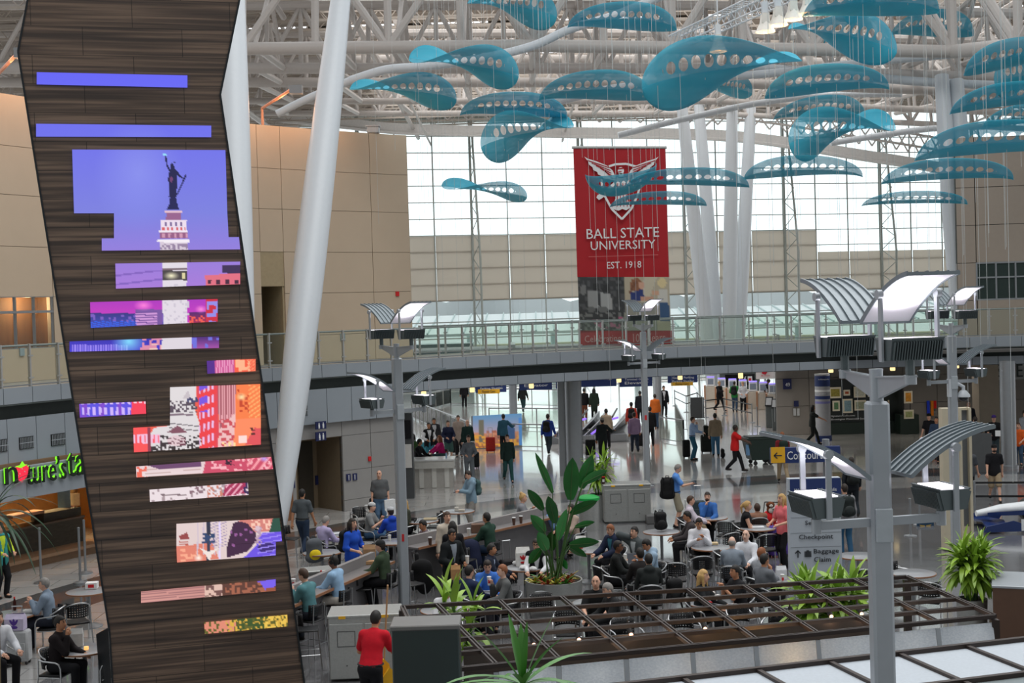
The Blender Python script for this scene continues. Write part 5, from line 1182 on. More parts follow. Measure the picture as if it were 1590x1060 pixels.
# ---- small goods
def cup(p, label, col=(236, 232, 226), h=.13, r=.04, mark=None, lid=(240, 240, 240)):
    t = thing('cup', p, 0, label, 'cup'); b = MB(); b.lathe([(0, .002), (r * .75, .002), (r, h), (r * .9, h)], p, 12); b.build('cup_body', cloth(col, .5), t)
    b = MB(); b.lathe([(r * 1.05, h - .003), (r * 1.05, h + .012), (0, h + .016)], p, 12); b.build('lid', cloth(lid, .4), t)
    if mark: b = MB(); b.box(V(p) + V((0, -r * .93, h * .5)), (r, .008, h * .4)); b.build('printed_mark', cloth(mark, .5), t)
    return t
def carton(p, d, col, label, rz=0.0, name='food_carton', mark=None, cat='food box'):
    t = thing(name, p, rz, label, cat); b = MB(); b.box((0, 0, d[2] / 2), d, bev=.006); b.build('carton', cloth(col, .6), t, local=True, smooth=0)
    if mark: b = MB(); b.box((0, -d[1] / 2 - .002, d[2] * .5), (d[0] * .5, .004, d[2] * .5)); b.build('printed_mark', cloth(mark, .6), t, local=True)
    return t
def paper_bag(p, label, col=(230, 228, 224), h=.3, w=.2, mark=None, rz=0.0):
    t = thing('paper_bag', p, rz, label, 'bag'); b = MB(); d = w * .6
    vs = [(-w / 2, -d / 2, 0), (w / 2, -d / 2, 0), (w / 2, d / 2, 0), (-w / 2, d / 2, 0), (-w * .52, -d * .5, h * .7), (w * .52, -d * .5, h * .7), (w * .5, d * .52, h * .7), (-w * .5, d * .5, h * .7), (-w * .46, -d * .2, h), (w * .48, -d * .16, h * .97), (w * .48, d * .16, h), (-w * .46, d * .2, h * .96)]
    b.add(vs, [(3, 2, 1, 0), (0, 1, 5, 4), (1, 2, 6, 5), (2, 3, 7, 6), (3, 0, 4, 7), (4, 5, 9, 8), (5, 6, 10, 9), (6, 7, 11, 10), (7, 4, 8, 11)]); b.build('bag_body', cloth(col, .8), t, local=True, smooth=0)
    if mark:
        b = MB()
        for k in range(3): a = -.6 + .6 * k; b.ell((sin(a) * w * .2, -d / 2 - .003, h * .36 + cos(a) * w * .14), (w * .07, .006, w * .2), 8, 4, 0, Matrix.Rotation(a, 3, 'Y'))
        b.ell((0, -d / 2 - .003, h * .2), (w * .22, .006, w * .09), 8, 4); b.build('red_mark', cloth(mark, .6), t, local=True)
    return t
def bottle(p, label, col=(70, 30, 20), h=.22):
    t = thing('bottle', p, 0, label, 'bottle'); b = MB(); b.lathe([(0, 0), (.03, 0), (.032, h * .6), (.014, h * .85), (.014, h)], p, 10); b.build('bottle_body', cloth(col, .2), t); b = MB(); b.lathe([(.016, h - .03), (.016, h + .004), (0, h + .004)], p, 10); b.build('cap', cloth((220, 40, 40), .4), t); return t
def laptop(p, rz, label, col=(70, 72, 76)):
    t = thing('laptop', p, rz, label, 'laptop'); b = MB(); b.box((0, 0, .01), (.33, .23, .018), bev=.004); b.build('base', cloth(col, .4), t, local=True); b = MB(); b.box((0, -.15, .115), (.33, .012, .22), M3=Matrix.Rotation(R(18), 3, 'X'), bev=.004); b.build('screen_lid', cloth(col, .4), t, local=True); return t
def suitcase(u, v, label, col, h=.62, w=.40, rz=0.0, v_is='floor', handle=.42, pt=None):
    p = V(pt) if pt is not None else on(u, v, 0); t = thing('suitcase', (p.x, p.y, 0), rz, label, 'suitcase'); b = MB(); b.box((0, 0, .05 + h / 2), (w, .25, h), bev=.035); b.box((0, -.125, .05 + h * .38), (w * .8, .03, h * .5), bev=.01); b.build('shell', cloth(col, .6), t, local=True)
    b = MB(); z = .05 + h
    for s in (-1, 1): b.tube([(s * .09, .09, z - .02), (s * .09, .09, z + handle)], .009, 6)
    b.tube([(-.10, .09, z + handle), (.10, .09, z + handle)], .014, 6); b.build('pull_handle', mChrome, t, local=True)
    for s in (-1, 1):
        b = MB(); b.tube([(s * (w / 2 - .05) - .015, .08, .035), (s * (w / 2 - .05) + .015, .08, .035)], .035, 10); b.tube([(s * (w / 2 - .05) - .015, -.08, .035), (s * (w / 2 - .05) + .015, -.08, .035)], .035, 10); b.build('wheel', mBlack, t, local=True)
    return t
def backpack(c, rz, label, col=(28, 28, 30), s=1.0, accent=None, cat='backpack', straps=True):
    """c: centre of the pack; its back panel faces +Y of its own frame (towards the wearer)"""
    t = thing('backpack', c, rz, label, cat); f = Field((-.25 * s, -.22 * s, -.32 * s), (.25 * s, .2 * s, .34 * s), .022 * s)
    f.ell((0, 0, -.02 * s), (.16 * s, .10 * s, .25 * s), None, .0); f.cap((-.09 * s, 0, -.16 * s), (.09 * s, 0, -.16 * s), .10 * s, .10 * s, .05); f.cap((-.07 * s, 0, .13 * s), (.07 * s, 0, .13 * s), .09 * s, .09 * s, .05); v2, f2 = f.mesh(); mesh_obj('pack_body', v2, f2, cloth(col, .75), t)
    b = MB(); b.ell((0, -.09 * s, -.09 * s), (.12 * s, .055 * s, .11 * s), 12, 7); b.build('front_pocket', cloth(accent or tuple(min(255, x + 12) for x in col), .7), t, local=True)
    if straps:
        for sg in (-1, 1): b = MB(); b.tube([(sg * .08 * s, .06 * s, .2 * s), (sg * .10 * s, .16 * s, .24 * s), (sg * .11 * s, .21 * s, .12 * s), (sg * .12 * s, .15 * s, -.08 * s), (sg * .10 * s, .06 * s, -.18 * s)], .018 * s, 6); b.build('strap', cloth(col, .75), t, local=True)
    b = MB(); b.tube([(-.04 * s, .05 * s, .22 * s), (-.03 * s, .05 * s, .27 * s), (.03 * s, .05 * s, .27 * s), (.04 * s, .05 * s, .22 * s)], .010 * s, 5); b.build('grab_loop', cloth(col, .75), t, local=True); return t
# ---- plants
def leaf_mesh(b, base, d, L, w, droop, n=6, mi=0, fold=.25, up=V((0, 0, 1))):
    d = V(d).normalized(); s = d.cross(up); s = s.normalized() if s.length > .05 else V((1, 0, 0)); p = V(base); vs = []; step = L / n
    for i in range(n + 1):
        t = i / n; ww = w * (sin(pi * min(1, .08 + t * .92)) ** .75) * .5 + .002; nn = s.cross(d).normalized()
        vs += [p - s * ww + nn * ww * fold, p, p + s * ww + nn * ww * fold]; d = (d - V((0, 0, droop / n))).normalized(); p = p + d * step
    fs = []
    for i in range(n):
        a = i * 3; fs += [(a, a + 1, a + 4, a + 3), (a + 1, a + 2, a + 5, a + 4)]
    b.add(vs, fs, mi)
def leaf_mat(name, rgb, rgb2):
    if name in MATS: return MATS[name]
    m = M(name, rgb, .38, var=.3, scale=2.5); m.node_tree.nodes['Principled BSDF'].inputs['Subsurface Weight'].default_value = 0
    for n in m.node_tree.nodes:
        if n.type == 'MIX': n.inputs[7].default_value = lin(rgb2) + (1,)
    return m
mLeafD = leaf_mat('deep_green_leaf', (22, 84, 36), (44, 132, 52)); mLeafL = leaf_mat('lime_green_leaf', (96, 150, 40), (170, 204, 70)); mLeafM = leaf_mat('mid_green_leaf', (40, 104, 40), (92, 158, 58)); mStem = M('green_stem', (60, 96, 44), .5)
def drac(p, label, h, n, rad, col, stems=3, seed=1, pot=None, name='leafy_plant', zc=0.0, w=.07):
    """cane plant with rosettes of arching strap leaves"""
    r_ = random.Random(seed); t = thing(name, p, 0, label, 'plant'); b = MB(); st = MB()
    for k in range(stems):
        a = 2 * pi * k / stems + r_.random(); hh = h * r_.uniform(.55, .95); tip = V(p) + V((cos(a) * rad * .35, sin(a) * rad * .35, hh)); st.tube([V(p) + V((cos(a) * .08, sin(a) * .08, zc)), tip], .018, 6)
        for i in range(n // stems):
            q = i / (n / stems); aa = i * 2.4 + r_.random() * .5; el = R(80 - 95 * q + r_.uniform(-10, 10)); bs = tip - V((0, 0, q * hh * .45))
            leaf_mesh(b, bs, (cos(aa) * cos(el), sin(aa) * cos(el), sin(el)), rad * r_.uniform(.7, 1.0), w, 1.1 + q * .4, 6)
    b.build('foliage', col, t, smooth=60); st.build('stem', mStem, t)
    return t
def pot(p, r, h, label, mat=None, name='planter'):
    t = thing(name, p, 0, label, 'planter'); b = MB(); b.lathe([(r * .92, 0), (r, h), (r - .03, h), (r - .03, h - .06), (0, h - .06)], p, 40); b.build('drum', mat or mSteel, t)
    b = MB(); b.lathe([(0, h - .05), (r - .035, h - .05)], p, 24); b.build('soil', M('dark_soil', (46, 36, 28), .95, scale=30), t); return t
# ================================================================= WHO IS WHERE
K, NV, GR, DK, WH, LB = (26, 26, 30), (34, 40, 66), (112, 114, 118), (46, 48, 52), (226, 226, 230), (150, 182, 214)
JN, KH, BLK = (62, 84, 110), (160, 142, 116), (24, 24, 28)
I = {}
def S_(key, seat, *a, **k):
    """a person, and the seat under them"""
    i = person(*a, **k); I[key] = i
    if seat:
        rz = R(i['yaw']); lab = i['lab']; w = lab.split(' ')
        lb = ('metal armchair holding the ' if seat == 'c' else 'tall stool holding the ') + ' '.join(w[:11]).rstrip(',')
        place('armchair' if seat == 'c' else 'bar_stool', i['pos'], rz, lb, 'chair' if seat == 'c' else 'stool', 'metal armchairs of the cafe' if seat == 'c' else 'tall stools of the cafe')
    return i
# --- far hall, standing and walking
S_('vest', 0, 'person in black vest over white sleeves, turquoise jeans, among arrivals behind the desk', 665, 656, 'stand', 20, K, (60, 130, 150), 'k', 't', 'hold', style='vest', inner=WH, fem=True)
S_('blazer', 0, 'person in dark blazer and pale shirt, behind the one in black vest', 673.6, 649, 'stand', 10, (50, 50, 54), BLK, 'k', 't', 'down', style='jacket', inner=(190, 190, 194))
S_('navyprint', 0, 'person in dark blue sweater with white print and green shorts', 695, 652.7, 'stand', 20, NV, (70, 100, 96), 'd', 'l', 'hold', parts='shorts', fem=True)
S_('tancoat', 0, 'tall person in a long taupe coat walking with the arrivals', 711, 644.6, 'stand', 10, (160, 144, 134), K, 'd', 'l', 'down', style='coat', H=1.8, fem=True)
S_('dkgreen', 0, 'bald person in dark green sweater, outermost of the arrivals', 725, 651.8, 'stand', 20, (30, 52, 48), K, 'g', 'l', 'down', hairstyle='bald')
S_('greyset', 0, 'person in grey top and grey trousers pulling a dark case', 727, 675.6, 'walk', 10, (120, 126, 134), (116, 122, 128), 'd', 'l', 'hold', fem=True)
S_('deskgreen', 's', 'person with long dark hair and green top behind the white desk', 639, 675.6, 'stool', 150, (70, 104, 60), K, 'k', 'l', 'lap', fem=True, hairstyle='long')
S_('deskblack', 's', 'person in black seated at the white desk', 647.4, 683, 'stool', 70, K, K, 'k', 't', 'table', turn=30)
S_('deskpink', 's', 'child in bright pink top leaning on the white desk end', 686, 683.3, 'stool', -70, (206, 34, 120), (70, 100, 104), 'r', 'l', 'table', fem=True, hairstyle='long', H=1.5)
S_('teal', 0, 'person in teal sweatshirt seen from behind, one arm on the rail', 781.5, 643, 'stand', 190, (46, 86, 106), K, 'k', 'l', 'rail')
S_('walkgreen', 0, 'person in dark green pullover and teal trousers walking towards the cafe', 787, 674.7, 'walk', 10, (26, 44, 40), (38, 76, 76), 'd', 'l', 'down')
S_('bluepack', 0, 'person in royal blue jacket with black backpack at the end of the rail', 850, 643, 'walk', 160, (44, 72, 160), (50, 62, 70), 'd', 'l', 'down')
S_('darksuit', 0, 'person in dark suit and hat from behind, reaching towards a case', 935, 649, 'stand', 185, (40, 46, 46), (36, 40, 42), 'k', 't', 'rail', sleeve='long', cap=((140, 136, 128), True))
S_('beigejk', 0, 'person in beige jacket descending the escalator', 941, 635, 'stand', 180, (176, 160, 140), K, 'k', 'l', 'down')
S_('purple', 0, 'person in lilac shirt and dark trousers seen from behind', 984.6, 640, 'walk', 180, (156, 132, 164), (44, 54, 70), 'd', 't', 'down')
S_('redpack', 0, 'person in orange red top with black backpack, beyond the lilac shirt', 980, 624.5, 'stand', 175, (206, 72, 56), BLK, 'k', 't', 'down')
S_('blackcoat', 0, 'person all in black seen from behind beside the thin lamp post', 1009, 631.5, 'stand', 185, K, BLK, 'k', 't', 'down')
S_('orange', 0, 'person in an orange top far off behind the thin lamp post', 1016.6, 612, 'stand', 180, (220, 112, 44), JN, 'd', 'l', 'down')
S_('fardark', 0, 'person in black jacket with pale shirt under the yellow strip sign', 1030, 599, 'stand', 10, K, BLK, 'd', 'l', 'down', style='jacket', inner=WH)
S_('fardark2', 0, 'person in dark coat just before the thin lamp post, far off', 993.5, 607, 'stand', 180, (34, 36, 44), BLK, 'k', 't', 'down')
S_('far3', 0, 'person in black with a red scarf, far off beside the round column', 906.5, 603, 'stand', 170, K, (120, 70, 50), 'k', 't', 'down')
S_('far4', 0, 'long-haired person in dark green coat, far off under the signs', 922, 603, 'walk', 180, (40, 54, 44), BLK, 'k', 't', 'down', fem=True, hairstyle='long', style='coat')
S_('bridge1', 0, 'person in dark clothes far off under the hanging yellow sign', 720, 591, 'stand', 180, K, BLK, 'k', 't', 'down')
S_('bridge2', 0, 'person with a tan bag, far off by the purple escalator light', 811, 596, 'walk', 160, (36, 42, 42), (40, 70, 74), 'k', 't', 'down')
S_('bluejean', 0, 'person in pale blue shirt and jeans, hand at the chin', 1074, 647, 'stand', 80, (158, 184, 220), (50, 100, 126), 'd', 'l', 'chin', style='tuck')
S_('tanjk', 0, 'person in tan jacket seen from behind with stacked cases', 1110, 642, 'stand', 175, (150, 134, 112), (70, 116, 150), 'k', 'l', 'down')
S_('redcart', 0, 'person in red shirt pushing the big dark wheeled bin', 1140, 660, 'walk', 80, (206, 34, 36), BLK, 'k', 'd', 'push', sleeve='short', fat=1.15)
S_('maroon', 0, 'person in maroon top with dark backpack walking behind the yellow arrow sign', 1214.7, 671, 'walk', 180, (120, 32, 40), KH, 'r', 'l', 'down')
S_('counterblack', 0, 'person in black leaning at the check-in counter', 1116, 592, 'walk', 40, K, BLK, 'y', 'l', 'one')
S_('countergreen', 0, 'person in green top with black backpack at the check-in counter', 1140, 592, 'stand', 160, (50, 140, 70), JN, 'd', 'l', 'hold')
S_('agent', 0, 'person with curly hair standing behind the check-in counter', 1193, 589, 'stand', -20, K, BLK, 'd', 'b', 'hold', hairstyle='curly', fem=True)
S_('agent2', 0, 'fair-haired person working behind the check-in kiosks', 1153, 592.6, 'stand', 0, WH, BLK, 'y', 'l', 'hold', fem=True)
S_('pushcart', 0, 'person in dark clothes pushing a small cart past the striped sign pillar', 1260.5, 629, 'walk', 85, (40, 44, 42), (34, 38, 36), 'k', 't', 'push', fem=True, hairstyle='long', sleeve='short')
S_('blacktee', 0, 'person in black tee and black cap before the colourful wall strips', 1443, 642, 'walk', -40, K, BLK, 'k', 'l', 'down', sleeve='short', cap=((24, 24, 26), False))
S_('behindorange', 0, 'dark-haired person in blue beside the one in black cap', 1454, 647, 'walk', -30, (50, 66, 90), BLK, 'k', 't', 'down')
S_('baldsuit', 0, 'bald person in dark suit and blue shirt beside the stone pier', 1503.7, 624, 'stand', -10, (34, 36, 46), BLK, 'g', 'l', 'down', style='blazer', inner=(110, 160, 220), hairstyle='bald')
S_('greenlogo', 0, 'person in black tee and blue jeans seen from behind near the stone pier', 1514.5, 647, 'stand', 180, K, (56, 112, 146), 'd', 'l', 'down', sleeve='short')
S_('paper', 0, 'person in black shirt and purple cap reading a paper', 1543, 644.5, 'stand', -20, K, (60, 74, 80), 'd', 'l', 'hold', sleeve='roll', cap=((70, 50, 120), False))
S_('orangekid', 0, 'person in orange top beside the silver column', 1581, 657, 'stand', -30, (226, 100, 40), JN, 'b', 'l', 'hold', H=1.55, sleeve='short')
S_('greypack', 0, 'person in grey tee carrying a backpack at the far edge of the hall', 1590, 637, 'stand', 20, (150, 154, 160), BLK, 'd', 'l', 'down', sleeve='short')
S_('greytee2', 0, 'person in dark grey tee walking off behind the beige pylon', 1502.7, 691.5, 'walk', 150, (74, 78, 84), BLK, 'b', 'l', 'down', sleeve='short')
S_('khaki', 0, 'bearded person in black tee, cap and khaki shorts walking forward', 1543, 690, 'walk', -10, K, KH, 'd', 'l', 'down', sleeve='short', parts='shorts', cap=((24, 24, 26), False), beard=True)
S_('suitwalk', 0, 'person in dark suit with dark backpack walking away past the direction sign', 1322, 710, 'walk', 175, (30, 34, 40), (30, 36, 42), 'd', 'l', 'down')
S_('jeanspack', 0, 'person in jeans with dark backpack half hidden by the direction sign', 1312, 752, 'stand', 185, (140, 140, 144), (54, 96, 130), 'd', 'l', 'down')
S_('phoneback', 0, 'grey-haired person in blue polo and khaki shorts looking at a phone', 1048, 720, 'stand', 85, (96, 150, 226), (156, 148, 128), 'g', 'l', 'one', sleeve='short', style='tuck', parts='shorts', nod=22, H=1.8)
S_('phonehood', 0, 'person in blue-grey hoodie with backpack, looking at a phone near the desk', 730.8, 729.6, 'stand', -60, (128, 154, 172), (150, 146, 140), 'd', 'l', 'phone', style='hood', nod=25)
# --- restroom side
S_('greyback', 0, 'person in grey tee and jeans walking towards the restroom door', 468, 760, 'walk', 165, (84, 90, 94), (40, 54, 76), 'k', 't', 'down', sleeve='short', style='belt')
S_('baldgrey', 0, 'big bald person in grey tee holding a white bag by the wall', 588.6, 730, 'stand', 15, (92, 94, 96), (80, 106, 134), 'g', 'l', 'down', sleeve='short', style='tuck', hairstyle='bald', fat=1.3, turn=-20)
S_('lavender', 'c', 'person in lavender shirt bent over a table near the restroom door', 498.7, 804.5, 'sit', 140, (178, 168, 206), K, 'g', 'l', 'table', nod=25)
S_('bluewoman', 0, 'long-haired person in cobalt blue top with backpack and brown bag', 545, 805, 'walk', 55, (36, 84, 196), BLK, 'd', 'l', 'hold', fem=True, hairstyle='long', sleeve='roll')
S_('whitecap', 'c', 'person in grey tee and jeans with pale backward cap, eating', 571, 783, 'sit', 80, (130, 132, 132), (64, 96, 130), 'd', 'l', 'eat', sleeve='short', cap=((200, 200, 200), True))
S_('bluehood', 'c', 'person in royal blue hoodie with grey and black cap', 609, 791, 'sit', -150, (38, 76, 190), BLK, 'd', 'l', 'table', style='hood', cap=((190, 192, 196), False))
S_('olive', 'c', 'long-haired person in olive leather jacket behind the lamp post', 632, 776, 'sit', -60, (66, 70, 58), BLK, 'y', 'l', 'lap', fem=True, hairstyle='long')
S_('mauve', 'c', 'person in mauve shirt leaning on the white-edged counter table', 664, 809, 'sit', -60, (112, 98, 104), K, 'k', 't', 'table', nod=15)
S_('smile', 0, 'smiling person in cream sweater standing at the counter', 693, 794.5, 'stand', 25, (206, 194, 178), (190, 184, 174), 'b', 'l', 'down', hairstyle='short')
S_('blackhair', 0, 'person with black hair and dark top facing the cream sweater', 702.6, 811, 'stand', 185, K, BLK, 'k', 't', 'down', fem=True, hairstyle='long', H=1.65)
S_('suit', 0, 'person in black suit and grey shirt carrying coffee and a paper bag', 699, 821, 'walk', 40, (26, 30, 32), (28, 30, 34), 'k', 't', 'hold', style='jacket', inner=(140, 148, 158), nod=8, specs=True)
S_('puffer', 's', 'person in dark green quilted jacket at the long counter', 761, 799, 'stool', -125, (40, 66, 54), (40, 56, 80), 'k', 't', 'table', style='collar')
S_('bun', 'c', 'person in grey top with blond bun eating at a table', 806, 769, 'sit', 85, (136, 138, 144), K, 'y', 'l', 'eat', fem=True, hairstyle='bun')
S_('navysuit', 'c', 'person in navy suit sitting sideways behind the blue-shirted diner', 755.5, 848, 'sit', 80, (28, 34, 50), BLK, 'k', 't', 'table', style='blazer', inner=(170, 184, 210))
S_('blueshirt', 'c', 'person in bright blue shirt looking down at a red and white meal', 756, 870, 'sit', 5, (66, 118, 204), (40, 44, 60), 'd', 'l', 'table', nod=24, style='collar')
S_('navypolo', 'c', 'person in navy pullover seen from behind at the blue shirt\'s table', 723, 883, 'sit', 140, (36, 46, 74), (40, 44, 52), 'k', 'l', 'table')
S_('redhair', 'c', 'red-haired person in dark grey sweater drinking from a cup', 788, 880, 'sit', -75, (96, 98, 98), (50, 50, 56), 'r', 'p', 'drink')
S_('tie', 'c', 'person in white shirt and dark tie behind the lime green plant', 693, 907, 'sit', 5, (216, 216, 220), K, 'k', 't', 'table', nod=22, style='collar')
S_('glasses', 'c', 'person in black vest and white shirt at the cluttered white table', 834, 838, 'sit', -10, K, K, 'd', 'l', 'table', style='vest', inner=WH, nod=12, specs=True)
S_('paleblue', 'c', 'person in pale blue shirt half hidden by the tall banana-leaf plant', 853, 782, 'sit', 60, (140, 176, 226), K, 'b', 'l', 'table')
S_('beigearm', 'c', 'person in beige top and grey trousers behind the tall banana-leaf plant', 892, 785, 'sit', -60, (178, 158, 144), (80, 84, 90), 'd', 'l', 'table', fem=True)
S_('army', 's', 'person in army green jacket and dark cap at the grey counter', 598, 842, 'stool', -108, (66, 82, 62), K, 'd', 'l', 'table', cap=((50, 52, 54), False), style='collar')
S_('headphone', 's', 'person in light blue top wearing headphones, leaning on the grey counter', 525, 866, 'stool', -110, (150, 184, 216), (214, 206, 196), 'k', 'b', 'table')
S_('tealman', 's', 'person in teal pullover hunched over food at the grey counter', 480, 886, 'stool', -116, (84, 130, 136), (40, 44, 54), 'b', 'l', 'eat', nod=15)
S_('janitor', 0, 'person in red polo and black trousers mopping beside the steel cabinet', 572, 956, 'stand', 165, (196, 22, 40), BLK, 'k', 't', 'mop', sleeve='short', style='belt', lean=24, vx=.014, H=1.84, fat=1.08)
# --- the tables on the light floor
S_('pinkshirt', 'c', 'person in pale pink shirt facing the laptop table', 1066, 773, 'sit', 85, (206, 196, 208), KH, 'b', 'l', 'table', style='collar')
S_('beard', 'c', 'bearded person in blue shirt behind a laptop, hand on chin', 1099, 766, 'sit', -15, (62, 112, 184), K, 'd', 'l', 'chin', beard=True)
S_('redsleeve', 'c', 'dark-haired person in charcoal leaning left on the farther table', 1075.5, 796, 'sit', -90, (66, 60, 62), K, 'k', 't', 'table', nod=15)
S_('whiteshirt', 'c', 'person in white shirt eating alone at a round table', 1084, 805, 'sit', 0, (226, 226, 232), K, 'k', 't', 'eat', nod=22, style='collar')
S_('tank', 'c', 'person in black tank top with blond ponytail', 1154, 781, 'sit', 80, K, K, 'y', 'l', 'lap', sleeve='none', fem=True, hairstyle='pony')
S_('kid', 'c', 'small child with brown hair showing just above the table edge', 1177, 803, 'sit', 180, (150, 110, 90), K, 'b', 'l', 'lap', H=1.05)
S_('pinktee', 0, 'blond person in salmon pink tee standing by the purple case', 1215.5, 767, 'stand', -60, (236, 120, 126), BLK, 'y', 'l', 'hold', sleeve='short', fem=True, hairstyle='long')
S_('baldwhite', 'c', 'bald person in white shirt facing across the table', 1160, 825, 'sit', -25, (226, 228, 234), K, 'w', 'p', 'table', hairstyle='bald', fat=1.15, style='collar')
S_('baldback', 'c', 'balding person in grey-blue shirt with back turned', 1135.8, 838, 'sit', 165, (136, 146, 158), K, 'g', 'p', 'table', hairstyle='bald', fat=1.2)
S_('reddish', 'c', 'reddish-haired person in grey shirt behind the grey polo', 1176.4, 855, 'sit', 120, (140, 144, 150), K, 'r', 'l', 'table')
S_('greypolo', 'c', 'black-haired person in grey polo seen from behind', 1181, 865, 'sit', 125, (104, 108, 114), K, 'k', 't', 'chin', sleeve='short', fat=1.1)
S_('clasp', 'c', 'person in black polo with hands clasped before the mouth', 1149, 881, 'sit', -70, (28, 28, 32), K, 'k', 't', 'clasp', sleeve='short', fat=1.12)
S_('blonde', 'c', 'long-haired blond person in black at the table under the trellis', 1084, 888, 'sit', 60, (34, 36, 38), K, 'y', 'l', 'table', fem=True, hairstyle='long')
S_('phonegrey', 'c', 'person in grey jacket holding a phone to the ear', 990, 820, 'sit', -50, (78, 84, 86), K, 'k', 'l', 'ear', style='jacket', inner=(190, 196, 200))
S_('denim', 'c', 'young person in pale denim hoodie looking down', 1014, 838, 'sit', -70, (150, 174, 196), (60, 80, 110), 'k', 't', 'eat', style='hood', nod=28)
S_('hoodback', 'c', 'person in black hooded jacket seen from behind', 1008, 865, 'sit', 180, (44, 48, 48), K, 'k', 'l', 'table', style='hood', fat=1.2)
S_('darkhair', 'c', 'person with dark hair beyond the black hooded jacket', 996, 856, 'sit', 190, (40, 36, 36), K, 'k', 't', 'table', fem=True)
S_('navytie', 'c', 'person in navy shirt and teal tie at the table by the planter', 954.5, 816, 'sit', -55, (34, 42, 66), K, 'r', 'l', 'table', nod=15, style='blazer', inner=(60, 120, 140))
S_('leather', 'c', 'person in black leather jacket with glasses, coffee in front', 952, 843, 'sit', 75, (30, 32, 32), K, 'k', 'b', 'table', specs=True)
S_('baldblack', 'c', 'bald person in black tee facing out under the trellis edge', 926, 896, 'sit', -10, (26, 28, 30), K, 'g', 'l', 'table', hairstyle='bald', sleeve='short', fat=1.1)
S_('greyhead', 'c', 'grey-haired person in black leaning over a laptop by the trellis', 954.5, 907, 'sit', -70, (28, 30, 32), K, 'g', 'l', 'table', nod=20)
# --- by the shop front
S_('plaid', 'c', 'grey-haired person in blue checked shirt eating a sandwich', 77, 901, 'sit', -85, (130, 146, 164), (40, 44, 56), 'g', 'l', 'eat', style='collar')
S_('blackjk', 'c', 'person in black jacket resting chin on hand before the tower', 84, 961, 'sit', 80, (34, 28, 30), K, 'k', 't', 'chin')
S_('whitesleeve', 'c', 'person in white shirt just inside the frame edge', -8, 952, 'sit', 50, (214, 216, 222), K, 'd', 'l', 'table')
S_('hivis', 0, 'shop worker in teal vest over lime sleeves behind the palm fronds', -2, 811, 'stand', 60, (60, 150, 150), K, 'k', 'l', 'hold', style='vest', inner=(196, 220, 60))

# --- what they carry
def on_back(key, label, col=(28, 28, 30), s=1.0, accent=None):
    i = I[key]; c = i['back'] - i['fwd'] * .06 * s; return backpack(c - V((0, 0, .04)), R(i['yaw'] + 180), label, col, s, accent)
on_back('bluepack', 'round black backpack on the royal blue jacket', (24, 24, 26), .95)
on_back('redpack', 'black backpack on the orange red top', (26, 24, 26), .95)
on_back('countergreen', 'black backpack on the green top at the check-in counter', s=1.0)
on_back('maroon', 'dark green backpack on the maroon top', (34, 48, 42))
on_back('suitwalk', 'black backpack on the dark suit walking away', (26, 30, 30))
on_back('jeanspack', 'dark bulky backpack of the person behind the direction sign', (40, 46, 46))
on_back('phonehood', 'slate backpack on the blue-grey hoodie', (70, 96, 96), .9)
on_back('bluewoman', 'black backpack on the cobalt blue top', (26, 28, 32))
i = I['phoneback']; backpack(i['back'] - i['fwd'] * .12 + V((.02, -.1, -.18)), R(170), 'big black shoulder pack of the person in blue polo', (30, 30, 32), 1.25)
def at_hand(key, n, dz=0.0, d=.06): i = I[key]; return i['hands'][n] + i['fwd'] * d + V((0, 0, dz))
def phone(key, label):
    p = at_hand(key, 1, .02, .10); t = thing('phone', p, R(I[key]['yaw']), label, 'phone'); b = MB(); b.box((0, 0, 0), (.07, .14, .012), M3=Matrix.Rotation(R(35), 3, 'X'), bev=.003); b.build('case', mBlack, t, local=True); b = MB(); b.box((0, .002, .008), (.06, .12, .003), M3=Matrix.Rotation(R(35), 3, 'X')); b.build('display', cloth((120, 130, 150), .2), t, local=True)
phone('phoneback', 'dark phone held by the person in blue polo'); phone('phonehood', 'dark phone held by the person in blue-grey hoodie')
i = I['phonegrey']; p = i['hands'][1]; t = thing('phone', p + V((.02, 0, .04)), R(i['yaw']), 'dark phone at the ear of the person in grey jacket', 'phone'); b = MB(); b.box((0, 0, 0), (.012, .07, .14), bev=.003); b.build('case', mBlack, t, local=True)
carton(at_hand('baldgrey', 0, -.42, .02), (.34, .16, .46), (226, 228, 230), 'large white plastic bag hanging from the big bald person\'s hand', R(30), 'shopping_bag', None, 'bag')
paper_bag(at_hand('bluewoman', 0, -.22, .12), 'brown paper bag hugged by the person in cobalt blue', (176, 140, 106), .34, .26)
cup(at_hand('suit', 0, -.02, .09), 'paper coffee cup in the hand of the person in black suit', (224, 216, 204), .15, .042)
paper_bag(at_hand('suit', 1, -.30, .08), 'crumpled brown paper bag carried by the person in black suit', (186, 142, 96), .3, .2)
cup(at_hand('redhair', 1, -.02, .05), 'white cup with red mark held by the red-haired person', (236, 232, 230), .16, .042, (206, 40, 46))
i = I['paper']; p = at_hand('paper', 0, .03, .08); t = thing('paper_sheet', p, R(-20), 'white paper held by the person in purple cap', 'paper'); b = MB(); b.box((0, 0, 0), (.2, .006, .26), M3=Matrix.Rotation(R(-40), 3, 'X')); b.build('sheet', mWhiteInk, t, local=True)
